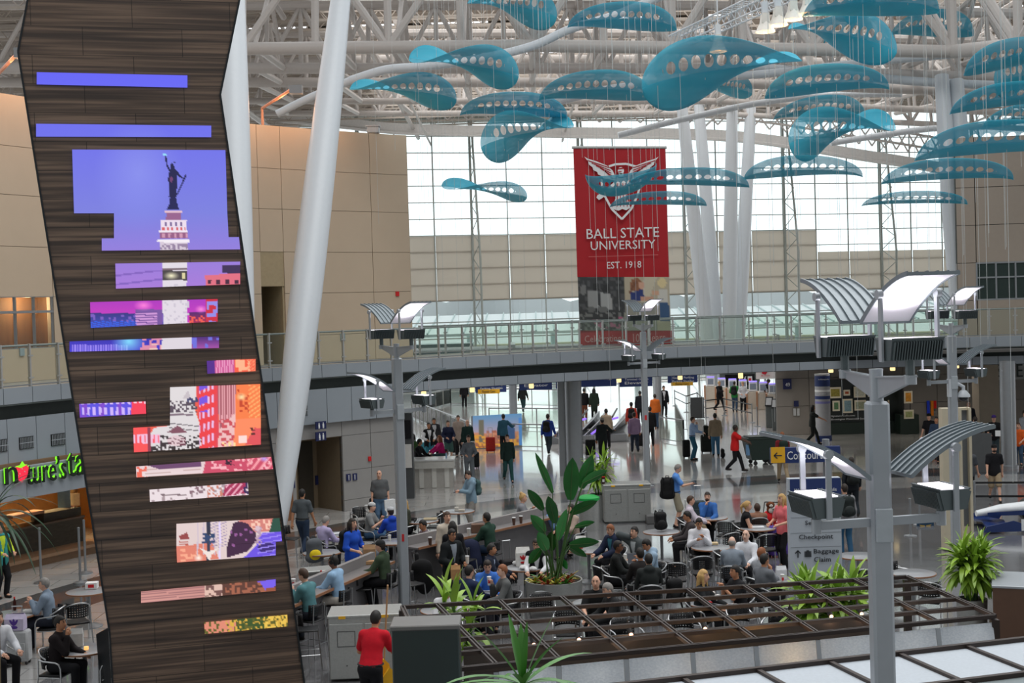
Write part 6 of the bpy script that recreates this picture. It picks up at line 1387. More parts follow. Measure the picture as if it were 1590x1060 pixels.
# mop and bucket
i = I['janitor']; h0, h1 = i['hands']; ft = at(592, 1062, 20.9); ft.z = .05; tp = at(602, 908, 20.5)
t = thing('mop', (ft.x, ft.y, 0), 0, 'mop with a long wooden handle in the hands of the person in red', 'mop'); b = MB(); b.tube([ft, tp], .014, 8); b.build('handle', M('pale_wood_pole', (190, 148, 104), .6), t); b = MB()
for k in range(14): a = k * .45; b.tube([ft + V((0, 0, .12)), ft + V((cos(a) * .08, sin(a) * .08, .05)), ft + V((cos(a) * .14, sin(a) * .14, .0))], .012, 5)
b.build('mop_head', cloth((200, 196, 186)), t)
bx = at(599, 1075, 20.2); t = thing('mop_bucket', (bx.x, bx.y, 0), R(25), 'yellow mop bucket with wringer beside the person in red', 'bucket'); mY = M('yellow_plastic', (240, 184, 30), .4)
b = MB(); b.add([(-.2, -.17, .1), (.2, -.17, .1), (.2, .17, .1), (-.2, .17, .1), (-.25, -.21, .46), (.25, -.21, .46), (.25, .21, .46), (-.25, .21, .46)], [(3, 2, 1, 0), (0, 1, 5, 4), (1, 2, 6, 5), (2, 3, 7, 6), (3, 0, 4, 7)]); b.build('tub', mY, t, local=True, smooth=0)
b = MB(); pr = [(-.2, .44), (.2, .44), (.23, .62), (.15, .70), (.12, .86), (.04, .94), (-.04, .94), (-.12, .86), (-.15, .70), (-.23, .62)]; b.prism([(x, .14, z) for x, z in pr], (0, .05, 0)); b.prism([(x * .95, -.12, z * .93) for x, z in pr[:6] + pr[8:]], (0, .04, 0)); b.box((.2, 0, .58), (.03, .26, .24)); b.box((-.2, 0, .58), (.03, .26, .24)); b.build('wringer', mY, t, local=True, smooth=0)
for sx_ in (-1, 1):
    for sy_ in (-1, 1): b = MB(); b.tube([(sx_ * .17 - .015, sy_ * .14, .045), (sx_ * .17 + .015, sy_ * .14, .045)], .045, 10); b.beam((sx_ * .17, sy_ * .14, .04), (sx_ * .17, sy_ * .14, .12), .04, .03); b.build('caster', mBlack, t, local=True)
i = I['headphone']; h = i['head']; t = thing('headphones', h, R(i['yaw']), 'black headphones worn by the person in light blue at the grey counter', 'headphones'); b = MB(); b.tube([(.094 * cos(R(a)), .01, .015 + .125 * sin(R(a))) for a in range(0, 181, 15)], .012, 6); b.build('band', mBlack, t, local=True)
for s in (-1, 1): b = MB(); b.tube([(s * .078, .01, .0), (s * .11, .01, .0)], .042, 12); b.build('ear_cup', mBlack, t, local=True)
# --- luggage standing about
for u, v, lab, col, h, w, rz in ((762, 702, 'red hard suitcase standing alone by the glass rail', (168, 40, 34), .62, .42, 0), (706, 704, 'black suitcase of the person in taupe coat', (26, 26, 28), .66, .42, .2), (737, 727, 'dark suitcase trailing behind the person in grey', (30, 34, 38), .6, .36, .5), (657, 702, 'teal bag on wheels beside the black vest', (56, 130, 146), .4, .34, 0),
                                 (917, 708, 'black suitcase beside the dark suit and hat', (24, 26, 26), .66, .42, 0), (994, 694, 'black suitcase pulled by the lilac shirt', (28, 28, 30), .56, .44, 0), (1066, 711, 'black suitcase behind the pale blue shirt', (28, 28, 30), .7, .3, 0), (1097, 703, 'dark suitcase topped by a bag, beside the tan jacket', (28, 34, 30), .72, .46, 0),
                                 (1209, 864, 'purple suitcase with silver handle behind the direction sign', (84, 58, 150), .72, .48, .3), (1072, 832, 'black wheeled case parked between the round tables', (30, 30, 34), .5, .46, .2), (584, 806, 'black wheeled case beside the big bald person', (26, 26, 28), .6, .38, .1), (27, 1030, 'silver hard case under a purple and white bag', (176, 178, 180), .58, .5, 0), (1085, 812, 'dark case with raised handle behind the pale pink shirt', (60, 72, 76), .6, .4, 0), (790, 905, 'dark carry-on case with red tag beside the big round planter', (40, 36, 38), .5, .4, 0.4)):
    suitcase(u, v, lab, col, h, w, rz)
backpack(V(on(1097, 703, 0)) + V((0, 0, .98)), 0, 'black bag strapped on top of the dark suitcase', (26, 32, 28), .8, None, 'bag', False); backpack(on(1122, 703, .2), R(90), 'black duffel on the floor beside the tan jacket', (28, 28, 30), .75, None, 'bag', False)
backpack(on(488, 853, .85), R(20), 'grey and yellow backpack hung on the chair back by the lavender shirt', (90, 94, 100), 1.15, (236, 206, 40)); backpack(on(515, 910, .95), R(200), 'black backpack with lime edges on the stool beside the headphones', (34, 36, 32), .9, (150, 180, 40)); backpack(on(517, 945, .55), R(160), 'black bag hanging low between the two hunched counter diners', (26, 26, 28), .95)
backpack(on(1026, 807, 1.03), R(10), 'black bag standing on a round table beyond the pale denim hoodie', (26, 26, 28), .9, None, 'bag'); backpack(on(1078, 938, .33), R(60), 'black backpack hung on a chair beside the black hooded jacket', (24, 24, 26), 1.2); backpack(on(1048, 915, .6), R(10), 'black rucksack between two chairs, beside the blond person in black', (28, 28, 30), 1.0)
# stroller with toy dog
p = on(1196, 840, 0); t = thing('stroller', (p.x, p.y, 0), R(-20), 'red folding stroller with dark frame beside the salmon pink tee', 'stroller'); b = MB(); b.ell((0, 0, .62), (.2, .26, .2), 14, 8); b.box((0, .06, .42), (.34, .36, .16), bev=.05); b.build('seat_cloth', cloth((206, 34, 40)), t, local=True); b = MB()
for s in (-1, 1): b.tube([(s * .22, -.3, .08), (s * .2, .1, .6), (s * .18, .35, .98)], .014, 6); b.tube([(s * .22, .3, .08), (s * .2, -.1, .5)], .014, 6)
b.tube([(-.18, .35, .98), (.18, .35, .98)], .016, 6); b.build('frame', mBlack, t, local=True)
for sx_ in (-1, 1):
    for y in (-.3, .3): b = MB(); b.tube([(sx_ * .22 - .02, y, .08), (sx_ * .22 + .02, y, .08)], .08, 12); b.build('wheel', mBlack, t, local=True)
q = V((p.x, p.y - .12, .86)); t = thing('toy_dog', q, 0, 'brown and white plush dog sitting in the red stroller', 'plush toy'); b = MB(); b.ell(q, (.10, .09, .11), 12, 8); b.ell(q + V((0, -.04, .13)), (.09, .085, .085), 12, 8)
for s in (-1, 1): b.ell(q + V((s * .085, -.02, .12)), (.03, .025, .06), 8, 5)
b.build('plush_body', cloth((120, 70, 44)), t); b = MB(); b.ell(q + V((0, -.11, .11)), (.05, .045, .04), 10, 6); b.ell(q + V((0, -.07, -.02)), (.06, .05, .07), 10, 6); b.build('white_patch', cloth((232, 226, 216)), t); b = MB(); b.ell(q + V((0, -.155, .12)), (.014, .012, .01), 6, 4)
for s in (-1, 1): b.ell(q + V((s * .035, -.118, .155)), (.010, .008, .010), 6, 4)
b.build('nose_and_eyes', mBlack, t)

# ================================================================= TABLES, SPARE SEATS, WHAT LIES ON THE TABLES
for u, v, lab in ((1104, 849, 'round table of the lone white-shirted diner'), (1103, 803, 'round table carrying the dark laptop of the bearded person'), (1176, 819, 'round table with papers before the small child'), (1027, 825, 'round table with a black bag standing on it'), (914, 853, 'round table beside the planter with a white cup'), (978, 876, 'round table between leather jacket and denim hoodie'), (1219, 901, 'round table with a white bag against the direction sign'),
                  (1102, 934, 'food-laden round table under the trellis'), (1418, 889, 'empty round table near the right-hand leafy planter'.replace('right-hand ', 'broad ')), (1333, 862, 'empty round table behind the direction sign'), (756, 918, 'round table with the red and white meal'), (817, 880, 'round table crowded with white wrappers and a marked bag'), (517, 829, 'round table with papers near the restroom door'), (612, 840, 'round white-topped table with orange rim behind the lamp post'),
                  (20, 953, 'round table with a dark bottle near the shop'), (137, 917, 'round table with a white box beside the tower'), (131, 1007, 'round table with a white paper bag before the tower'), (655, 808, 'tan-topped table behind the lamp post'), (836, 806, 'table of the blond bun behind the banana-leaf plant'), (500, 857, 'small round table behind the cobalt blue person'), (925, 935, 'round table of the bald person in black tee'), (690, 946, 'round table hidden by the lime green plant')):
    table(u, v, lab)
table(712, 793, 'high round table with small boxes, alone on the pale floor', 'high_table')
for u, v, y, lab in ((1049, 872, 175, 'empty armchair with double metal hoops beside the black backpack'), (1089, 862, 180, 'empty armchair with perforated back at the lone diner\'s table'), (1190, 828, 185, 'empty armchair with perforated back before the papers table'), (1128, 808, 160, 'empty armchair beside the laptop table'), (1132, 826, 200, 'empty armchair facing the papers table'), (1126, 857, 90, 'empty armchair between the lone diner and the bald pair'),
                     (1396, 876, 60, 'empty armchair behind the table by the broad leafy planter'), (1444, 902, 150, 'empty armchair before the table by the broad leafy planter'), (1340, 882, 170, 'empty armchair at the table behind the direction sign'), (560, 790, 40, 'empty armchair by the grey restroom wall'), (676, 796, -100, 'empty armchair at the tan-topped table'), (118, 935, -150, 'empty armchair at the white box table'), (176, 1010, -70, 'empty armchair tucked beside the tower foot'), (938, 878, 120, 'empty armchair against the big round planter'),
                     (840, 925, 0, 'empty armchair in front of the big round planter'), (1150, 945, 20, 'empty armchair in the trellis shade'), (1210, 950, -30, 'empty armchair in the trellis shade beside lit spots'), (1060, 955, 10, 'empty armchair in the trellis shade under the middle bars'), (880, 950, 0, 'empty armchair in the trellis shade by the planter'), (970, 965, 20, 'empty armchair in the deep trellis shade')):
    chair(u, v, y, lab)
for u, v, y, lab in ((785, 830, 170, 'empty tall stool with perforated back at the long counter'), (822, 822, 170, 'empty tall stool at the far counter end'), (655, 876, 100, 'empty tall stool by the lamp post'), (562, 912, 100, 'empty tall stool beside the army green jacket'), (478, 975, 100, 'empty tall stool nearest the tower foot'), (452, 835, 80, 'tall stool peeking from behind the tower'), (640, 905, 130, 'tall stool with a black coat over it'), (722, 868, 150, 'tall stool hung with a navy coat at the long counter')):
    stool(u, v, y, lab)
for (u, v, lab, col) in ((655, 882, 'black coat thrown over a tall stool', (20, 20, 22)), (730, 850, 'navy coat hanging from a tall stool', (34, 40, 66))):
    p = on(u, v, .9); t = thing('coat', p, .3, lab, 'coat'); f = Field((-.35, -.3, -.6), (.35, .3, .35), .03); f.ell((0, 0, .02), (.22, .16, .18), None, .05); f.ell((.03, -.05, -.25), (.19, .14, .30), None, .08); f.cap((-.14, 0, .05), (-.2, -.08, -.4), .06, .05, .06); f.cap((.14, 0, .05), (.22, -.05, -.35), .06, .05, .06); v2, f2 = f.mesh(); mesh_obj('folded_cloth', v2, f2, cloth(col), t)
def onT(u, v, z=.745): return on(u, v, z)
RED = (206, 38, 46)
carton(onT(1108, 845), (.2, .15, .05), (214, 190, 150), 'food box of the lone white-shirted diner'); laptop(onT(1096, 800), R(150), 'dark laptop open before the bearded person'); carton(onT(1176, 818), (.34, .24, .01), (224, 226, 230), 'white papers on the child\'s table', 0, 'paper_sheet', None, 'paper'); cup(onT(932, 849), 'white cup on the table by the planter'); cup(onT(971, 870), 'white coffee cup before the black leather jacket', (232, 226, 214)); laptop(onT(990, 876), R(200), 'grey laptop between the leather jacket and the denim hoodie', (90, 92, 98))
paper_bag(onT(1213, 899), 'white paper bag on the table against the direction sign', (224, 226, 230), .28, .2); cup(onT(1215, 904), 'marked cup in front of the white paper bag', (230, 226, 222), .15, .04, RED)
for k, (u, v) in enumerate(((1093, 933), (1105, 930), (1114, 935))): carton(onT(u, v), (.12, .1, .14), (236, 232, 228), ('white marked carton beside the red wrapper', 'white marked carton at the table\'s far rim under the trellis', 'white marked carton nearest the clasped hands')[k], .3 * k, mark=RED)
carton(onT(1096, 938), (.2, .14, .05), RED, 'red wrapper on the food-laden table', .4); bottle(onT(1106, 930), 'amber sauce bottle on the food-laden table', (150, 90, 30), .16)
carton(onT(757, 916), (.36, .26, .02), (232, 232, 230), 'white tray under the red meal boxes'); carton(onT(762, 914, .765), (.17, .12, .05), RED, 'red meal box on the white tray', .3); carton(onT(775, 921), (.13, .10, .05), RED, 'smaller red meal box beside the white tray', .1); cup(onT(736, 912), 'white cup beside the navy pullover', (232, 230, 226), .14)
paper_bag(onT(812, 878), 'white paper bag with a red mark on the crowded table', (236, 234, 230), .42, .3, RED, .1); paper_bag(onT(834, 878), 'smaller white bag beside the marked one', (230, 228, 226), .26, .2, RED)
for k, (u, v, lab) in enumerate(((802, 877, 'crumpled white wrapper at the near rim of the crowded table'), (812, 884, 'crumpled white wrapper before the marked bag'), (828, 886, 'crumpled white wrapper by the planter leaves'))):
    p = onT(u, v); t = thing('wrapper', p, k, lab, 'wrapper'); b = MB(); b.ell((0, 0, .05), (.10, .08, .05), 7, 4); b.ell((.06, .02, .04), (.06, .05, .04), 6, 4); b.build('crumpled_paper', cloth((226, 226, 226)), t, local=True, smooth=0)
carton(onT(520, 828), (.3, .22, .01), (220, 222, 226), 'white papers before the lavender shirt', .3, 'paper_sheet', None, 'paper'); cup(onT(605, 839), 'white cup on the orange-rimmed table', (230, 226, 220)); bottle(onT(23, 947), 'dark soda bottle with red cap near the shop', (60, 24, 18), .26); carton(onT(45, 950), (.2, .15, .05), (226, 226, 224), 'clear food tray before the checked shirt')
carton(onT(143, 913), (.24, .2, .13), (232, 230, 228), 'white box with red mark beside the tower', .1, mark=RED); paper_bag(onT(120, 1003), 'tall white paper bag before the tower', (230, 230, 228), .32, .2, None, .2)
p = onT(134, 1008); t = thing('candle', p, 0, 'small glowing candle beside the tall white bag', 'candle'); b = MB(); b.lathe([(0, 0), (.04, 0), (.04, .05), (0, .05)], p, 12); b.build('holder', glow('candle_glow', (255, 190, 110), 1.0), t)
paper_bag(V(on(27, 1030, 0)) + V((0, 0, .64)), 'purple and white plastic bag on the silver case', (200, 190, 216), .3, .34, (90, 60, 150)); carton(on(709, 793, 1.055), (.1, .08, .1), (206, 200, 190), 'small box on the lone high table'); carton(on(717, 794, 1.055), (.16, .12, .06), (190, 180, 166), 'flat tray on the lone high table'); carton(onT(668, 806), (.36, .3, .03), (176, 160, 130), 'tan tray on the tan-topped table')
paper_bag(on(902, 854, .75), 'white bag with red mark behind the planter stems', (236, 234, 232), .34, .24, RED); paper_bag(onT(833, 805.5), 'brown paper bag before the blond bun', (160, 126, 96), .24, .2); 
# ================================================================= TRELLIS, FROSTED KIOSK ROOF, CABINETS
ZT = 2.6
bk = [on(u, 942 + (895 - 942) * (u - 625) / 783, ZT) for u in (625, 679, 776, 872, 969.5, 1068, 1156, 1244, 1327, 1408)]
ft = [on(u, 1042 - (1042 - 956) * (u - 672) / 872, ZT) for u in (672, 770, 867, 972, 1075, 1173, 1269, 1358, 1455, 1544)]
tl = thing('trellis', bk[0], 0, 'dark bronze trellis of open square bays with small glowing spotlights', 'trellis')
def bar(p, q, name='bar'):
    b = MB(); d = (q - p).normalized(); s = d.cross(V((0, 0, 1))).normalized()
    for k in (-1, 1): b.beam(p + s * k * .02, q + s * k * .02, .018, .04)
    b.beam(p - V((0, 0, .012)), q - V((0, 0, .012)), .04, .03); return b.build(name, mBrownMetal, tl, smooth=0)
for i in range(6):
    t = i / 5; bar(bk[0].lerp(ft[0], t), bk[-1].lerp(ft[-1], t), 'long_bar')
for p, q in zip(bk, ft): bar(p, q, 'cross_bar')
for p in (bk[0], bk[-1], ft[0], ft[-1]): b = MB(); b.beam((p.x, p.y, 0), (p.x, p.y, ZT - .04), .09, .09); b.build('post', mBrownMetal, tl, smooth=0)
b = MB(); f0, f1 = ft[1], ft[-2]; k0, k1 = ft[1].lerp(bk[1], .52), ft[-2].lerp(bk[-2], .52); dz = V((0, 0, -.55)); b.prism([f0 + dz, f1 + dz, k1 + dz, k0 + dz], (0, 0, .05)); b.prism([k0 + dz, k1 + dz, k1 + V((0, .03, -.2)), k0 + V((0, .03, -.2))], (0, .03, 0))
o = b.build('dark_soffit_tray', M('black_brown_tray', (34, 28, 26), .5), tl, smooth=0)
mSpot = glow('spot_glow', (255, 186, 150), 3.0)
for (u, v) in ((829, 1001), (899, 993), (980, 985), (1095, 976), (1233, 958), (1291, 957), (1338, 953)):
    p = on(u, v, 2.42); b = MB(); b.tube([p + V((0, .02, 0)), p + V((-.03, .1, .10))], .03, 10); b.tube([p + V((-.03, .1, .1)), p + V((-.03, .1, .16))], .01, 6); o = b.build('spotlight', mBlack, tl); b = MB(); b.ell(p, (.024, .018, .024), 8, 5); b.build('lit_bulb', mSpot, o)
    lamp('trellis_spot', 'POINT', p + V((0, -.08, -.03)), 1.0, (1, .6, .35), .03)
fr_ = bpy.data.materials.new('frosted_glass'); fr_.use_nodes = True; nt = fr_.node_tree; nt.nodes.clear(); N = nt.nodes.new; L = nt.links.new
o_ = N('ShaderNodeOutputMaterial'); d_ = N('ShaderNodeBsdfDiffuse'); t_ = N('ShaderNodeBsdfTranslucent'); x_ = N('ShaderNodeMixShader'); n_ = N('ShaderNodeTexNoise'); n_.inputs['Scale'].default_value = 22; n_.inputs['Detail'].default_value = 5; r_ = N('ShaderNodeValToRGB'); r_.color_ramp.elements[0].position = .3; r_.color_ramp.elements[0].color = lin((206, 214, 222)) + (1,); r_.color_ramp.elements[1].color = lin((244, 248, 252)) + (1,)
L(n_.outputs[0], r_.inputs[0]); L(r_.outputs[0], d_.inputs[0]); L(r_.outputs[0], t_.inputs[0]); x_.inputs[0].default_value = .4; L(d_.outputs[0], x_.inputs[1]); L(t_.outputs[0], x_.inputs[2]); L(x_.outputs[0], o_.inputs[0])
fa = thing('frosted_valance', ft[1], 0, 'row of frosted panels under the trellis edge, one lit warm from behind', 'glass valance')
for i in range(1, 9):
    p, q = ft[i] + V((0, -.02, -.07)), ft[i + 1] + V((0, -.02, -.07)); e = (q - p).normalized(); b = MB(); b.prism([p + e * .03, q - e * .03, q - e * .03 + V((0, -.10, -.34)), p + e * .03 + V((0, -.10, -.34))], (0, .012, 0)); b.build('glass_panel', fr_, fa, smooth=0)
    b = MB(); b.beam(p, p + V((0, -.10, -.36)), .05, .02); b.beam(p + V((0, -.10, -.36)), q + V((0, -.10, -.36)), .05, .05); b.build('panel_frame', mPole, fa, smooth=0)
for k_ in (1, 2, 3, 6, 7, 8): lamp('valance_lamp', 'POINT', ft[k_].lerp(ft[k_ + 1], .5) + V((0, .22, -.3)), 3.2, (1, .86, .7), .06)
p = ft[5].lerp(ft[6], .5); lamp('valance_lamp', 'POINT', p + V((0, .14, -.26)), 9, (1, .55, .2), .05); p = ft[3].lerp(ft[5], .5); lamp('valance_lamp', 'POINT', p + V((0, .2, -.35)), 2.5, (1, .6, .3), .05)
# lower frosted roof
ZR = 2.42
ra, rb = on(690, 1100, ZR), on(1700, 984, ZR); dn = V((ra.y - rb.y, rb.x - ra.x, 0)).normalized() * -1
fk = thing('kiosk_roof', ra, 0, 'low frosted-glass kiosk roof with dark ribs, nearest to the viewer', 'kiosk roof')
nn = 9
for i in range(nn):
    p, q = ra.lerp(rb, i / nn), ra.lerp(rb, (i + 1) / nn)
    for j, mm in ((0, fr_), (1, fr_)):
        a, c = p + dn * (j * 1.15), q + dn * (j * 1.15); b = MB(); b.prism([a, c, c + dn * 1.15, a + dn * 1.15], (0, 0, .012)); b.build('glass_panel', mFrost if j == 0 else M('grey_glass', (140, 150, 152), .25), fk, smooth=0)
for i in range(nn + 1): p = ra.lerp(rb, i / nn); b = MB(); b.beam(p + V((0, 0, .02)), p + dn * 2.3 + V((0, 0, .02)), .05, .05); b.build('rib', mBrownMetal, fk, smooth=0)
for j in range(3): b = MB(); b.beam(ra + dn * 1.15 * j + V((0, 0, .03)), rb + dn * 1.15 * j + V((0, 0, .03)), .06, .06); b.build('rail', mBrownMetal, fk, smooth=0)
for i in (2, 5, 8): p = ra.lerp(rb, i / nn) + dn * 1.2; b = MB(); b.beam((p.x, p.y, 0), (p.x, p.y, ZR), .1, .1); b.build('post', mBrownMetal, fk, smooth=0)
def cab(name, c, d, rz, mat, label, cat, extra=None, trim=None):
    t = thing(name, (c[0], c[1], 0), rz, label, cat); b = MB(); b.box((0, 0, d[2] / 2 + .02), (d[0], d[1], d[2] - .04), bev=.012); b.build('body', mat, t, local=True, smooth=0); b = MB(); b.box((0, 0, d[2]), (d[0] + .03, d[1] + .03, .05), bev=.01); b.build('top', trim or mat, t, local=True, smooth=0)
    if extra: extra(t, d)
    return t
def two_doors(t, d):
    for s in (-1, 1):
        b = MB(); b.box((s * d[0] * .25, -d[1] / 2 - .008, d[2] * .47), (d[0] * .47, .016, d[2] * .84), bev=.004); o = b.build('door', mSteel, t, local=True, smooth=0); b = MB()
        for (x, z, w, h) in ((0, .13, .3, .012), (0, -.13, .3, .012), (-.15, 0, .012, .27), (.15, 0, .012, .27)): b.box((s * d[0] * .25 + x, -d[1] / 2 - .018, d[2] * .66 + z), (w, .008, h))
        b.box((s * d[0] * .25, -d[1] / 2 - .018, d[2] * .25), (.02, .02, .02)); q = b.build('flap', M('steel_groove', (96, 98, 98), .4, .7), o, local=True, smooth=0)
    for s in (-1, 1): b = MB(); b.box((s * d[0] * .3, -d[1] / 2 - .02, d[2] - .01), (.12, .006, .05)); b.build('yellow_label', mYellow, t, local=True, smooth=0)
p = at(664, 1040, 13.1); cab('menu_cabinet', (p.x, 13.1), (.665, .40, 3.2), 0, M('dark_green_panel', (26, 42, 40), .35), 'tall dark green cabinet with a pale top edge, beside the person in red', 'cabinet', None, M('dull_metal_rim', (112, 110, 108), .4, .5))
p = at(569, 1020, 22.9); cab('recycling_cabinet', (p.x, 22.9), (1.22, .75, 1.12), .04, mSteel, 'brushed steel waste cabinet in front of which the person in red stands', 'waste cabinet', two_doors)
p = on(975, 812); cab('recycling_cabinet', (p.x, p.y + .4), (1.36, .75, 1.1), .02, mSteel, 'brushed steel waste cabinet with two flaps beside the green-lidded bin', 'waste cabinet', two_doors); cup((p.x - .66, p.y + .3, 1.125), 'red cup left on top of the two-flap waste cabinet', (60, 30, 30), .2, .06, (206, 206, 206), (200, 30, 40))
p = on(1592, 1005); cab('counter_cabinet', (p.x + .1, p.y + .5), (.9, 1.3, 1.1), -.35, M('brown_laminate', (92, 66, 50), .4), 'brown laminate cabinet at the frame edge behind the frosted roof', 'cabinet', None, mPole)
p = on(1010, 816); t = thing('step_block', (p.x + .12, p.y + .5, 0), 0, 'low grey block beside the two-flap waste cabinet', 'plinth'); b = MB(); b.box((0, 0, .12), (.4, .5, .24), bev=.02); b.build('block', M('grey_block', (104, 104, 104), .7), t, local=True)
p = on(915, 822); t = thing('litter_bin', (p.x, p.y, 0), 0, 'round steel bin with a bright green lid behind the banana-leaf plant', 'bin'); b = MB(); b.lathe([(.29, 0), (.30, .86), (.27, .86)], (0, 0, 0), 28); b.build('drum', mSteel, t, local=True); b = MB(); b.lathe([(.32, .85), (.32, .92), (.2, .98), (0, 1.0)], (0, 0, 0), 28); b.build('lid', M('green_lid', (24, 170, 76), .4), t, local=True)
# ---- long counters with a raised divider
def bar_counter(p, q, label, div=True):
    p, q = V(p), V(q); p.z = q.z = 0; e = (q - p).normalized(); n = V((-e.y, e.x, 0)); t = thing('counter', (p.x, p.y, 0), 0, label, 'counter'); Z = V((0, 0, 1)); b = MB()
    b.beam(p + Z * 1.04, q + Z * 1.04, .70, .04); b.build('countertop', M('grey_counter_top', (128, 124, 124), .35, var=.08), t, smooth=0)
    b = MB(); b.beam(p + e * .15 + Z * .51, q - e * .15 + Z * .51, .24, 1.02); b.build('base', M('grey_counter_base', (112, 110, 112), .5), t, smooth=0)
    if div: b = MB(); b.beam(p + e * .1 + n * .1 + Z * 1.16, q - e * .1 + n * .1 + Z * 1.16, .10, .20); b.build('divider', M('grey_divider', (140, 136, 136), .45), t, smooth=0)
    b = MB(); b.beam(p + n * .355 + Z * 1.045, q + n * .355 + Z * 1.045, .02, .05); b.beam(p - n * .355 + Z * 1.045, q - n * .355 + Z * 1.045, .02, .05); b.build('edge_band', mEdge, t, smooth=0); return t
bar_counter(V((-4.68, 23.2, 0)), V((-2.95, 27.9, 0)), 'grey counter of the three hunched diners, beside the tower'); bar_counter(on(632, 849, 1.05), on(872, 795, 1.05), 'long grey counter with raised divider, running towards the banana-leaf plant')
p = on(494, 884, 1.0); cab('tray_station', (p.x, p.y), (.62, .5, 1.0), .3, mSteel, 'small steel tray station behind the hunched diners', 'tray station')
for u, v, lab in ((668, 846, 'dark paper cup on the long counter near the mauve shirt'), (798, 814.5, 'brown paper cup on the long counter, nearer the empty stools'), (809, 812, 'brown paper cup on the long counter, by the far end'), (728, 832, 'pale cup on the long counter before the green quilted jacket')): cup(on(u, v, 1.065), lab, (90, 66, 56) if 'pale' not in lab else (206, 204, 200), .17, .045)
carton(on(742, 826, 1.065), (.3, .24, .2), (110, 84, 70), 'brown box on the long counter before the green quilted jacket'); carton(on(566, 876, 1.065), (.42, .14, .07), (190, 150, 110), 'long brown sandwich wrapper on the counter', .2, 'wrapper', None, 'wrapper'); bottle(on(499, 901, 1.065), 'orange juice bottle on the grey counter', (236, 160, 30), .2); cup(on(466, 920, 1.065), 'white cup with red straw by the teal pullover', (228, 226, 226), .16, .042, (206, 40, 50)); cup(on(456, 912, 1.065), 'marked white cup half behind the tower', (228, 226, 226), .16, .042, (206, 40, 50))
# ================================================================= PLANTS
pc = on(860, 902, .72); pot((pc.x, pc.y, 0), .585, .76, 'big round brushed planter holding the tall banana-leaf plant')
t = thing('banana_leaf_plant', (pc.x, pc.y, .7), 0, 'tall plant with big paddle leaves in the round brushed planter', 'plant'); st = MB(); r_ = random.Random(3)
for (x0, y0, x1, y1, w) in ((858, 765, 831, 702, 11), (843, 792, 819, 760, 15), (886, 776, 889, 710, 24), (903, 758, 920, 706, 20), (905, 750, 944, 731, 15), (886, 798, 928, 778, 16), (862, 812, 851, 770, 17), (846, 826, 823, 800, 17), (849, 854, 835, 826, 18), (857, 855, 855, 826, 16), (840, 852, 822, 876, 15), (884, 846, 931, 842, 16), (893, 818, 924, 812, 10), (884, 850, 911, 866, 12), (866, 838, 880, 790, 15), (872, 868, 880, 885, 9)):
    Y = pc.y + r_.uniform(-.35, .35); a, c = at(x0, y0, Y), at(x1, y1, Y + r_.uniform(-.3, .3)); b = MB(); wm = w * Y / FPX * 1.05; L_ = (c - a).length
    leaf_mesh(b, a, (c - a) + V((0, 0, .06)), L_, wm, .12, 8, 0, .22, V((0, 1, .25))); b.build('leaf', mLeafD, t, smooth=60)
    root_ = V((pc.x + r_.uniform(-.12, .12), pc.y + r_.uniform(-.12, .12), .70)); mid = root_.lerp(a, .6) + V((0, 0, .12)); st = MB(); st.tube([root_, mid, a, a.lerp(c, .9)], [.018, .014, .010, .004], 6); st.build('stalk', mStem, t)
mBro = [leaf_mat('bronze_red_leaf', (110, 40, 30), (196, 96, 50)), leaf_mat('yellow_green_leaf', (120, 130, 40), (214, 196, 60)), mLeafM]
for k in range(13):
    a = 2 * pi * k / 13; rr = .40 if k % 2 else .28; p = V((pc.x + cos(a) * rr, pc.y + sin(a) * rr, .70)); t = thing('bromeliad', p, 0, ('red and bronze' if k % 3 == 0 else 'yellow tinted' if k % 3 == 1 else 'green') + ' low rosette plant at the rim of the round brushed planter', 'plant', 'low rosettes in the round planter'); b = MB()
    for j in range(11): q = j * 2.4; el = R(25 + 40 * (j % 3) / 2); leaf_mesh(b, p, (cos(q) * cos(el), sin(q) * cos(el), sin(el)), .26 + .05 * (j % 2), .05, .9, 4)
    b.build('foliage', mBro[k % 3], t, smooth=60)
pp_ = on(930, 816); pot((pp_.x + .1, pp_.y + 1.2, 0), .3, .75, 'steel pot behind the two-flap waste cabinet', name='planter'); drac((pp_.x + .1, pp_.y + 1.2, .7), 'lime tipped cane plant behind the two-flap waste cabinet', 1.25, 110, .6, mLeafL, 6, 5, w=.08)
pp_ = on(1510, 985); pot((pp_.x, pp_.y, 0), .28, .68, 'steel pot under the broad leafy plant'); drac((pp_.x, pp_.y, .66), 'broad leafy plant with arching lime leaves before the beige pylon', 1.0, 330, .58, mLeafL, 11, 8, w=.085)
for u, v, s in ((1262, 925, 11), (1312, 920, 12)):
    q = at(u, v, 19.4); pot((q.x, q.y, 0), .25, 1.15, 'planter pot %s behind the trellis corner' % ('nearer the direction sign' if s == 11 else 'nearer the tall lamp post')); drac((q.x, q.y, 1.12), 'lime green leafy plant %s behind the trellis' % ('nearer the direction sign' if s == 11 else 'nearer the tall lamp post'), 1.05, 170, .55, mLeafL, 6, s, w=.085)
q = at(712, 950, 18.6); pot((q.x, q.y, 0), .25, 1.0, 'pot of the lime plant behind the trellis corner'); drac((q.x, q.y, .98), 'lime green plant rising through the trellis corner near the steel cabinet', 1.35, 70, .6, mLeafL, 5, 21, w=.10)
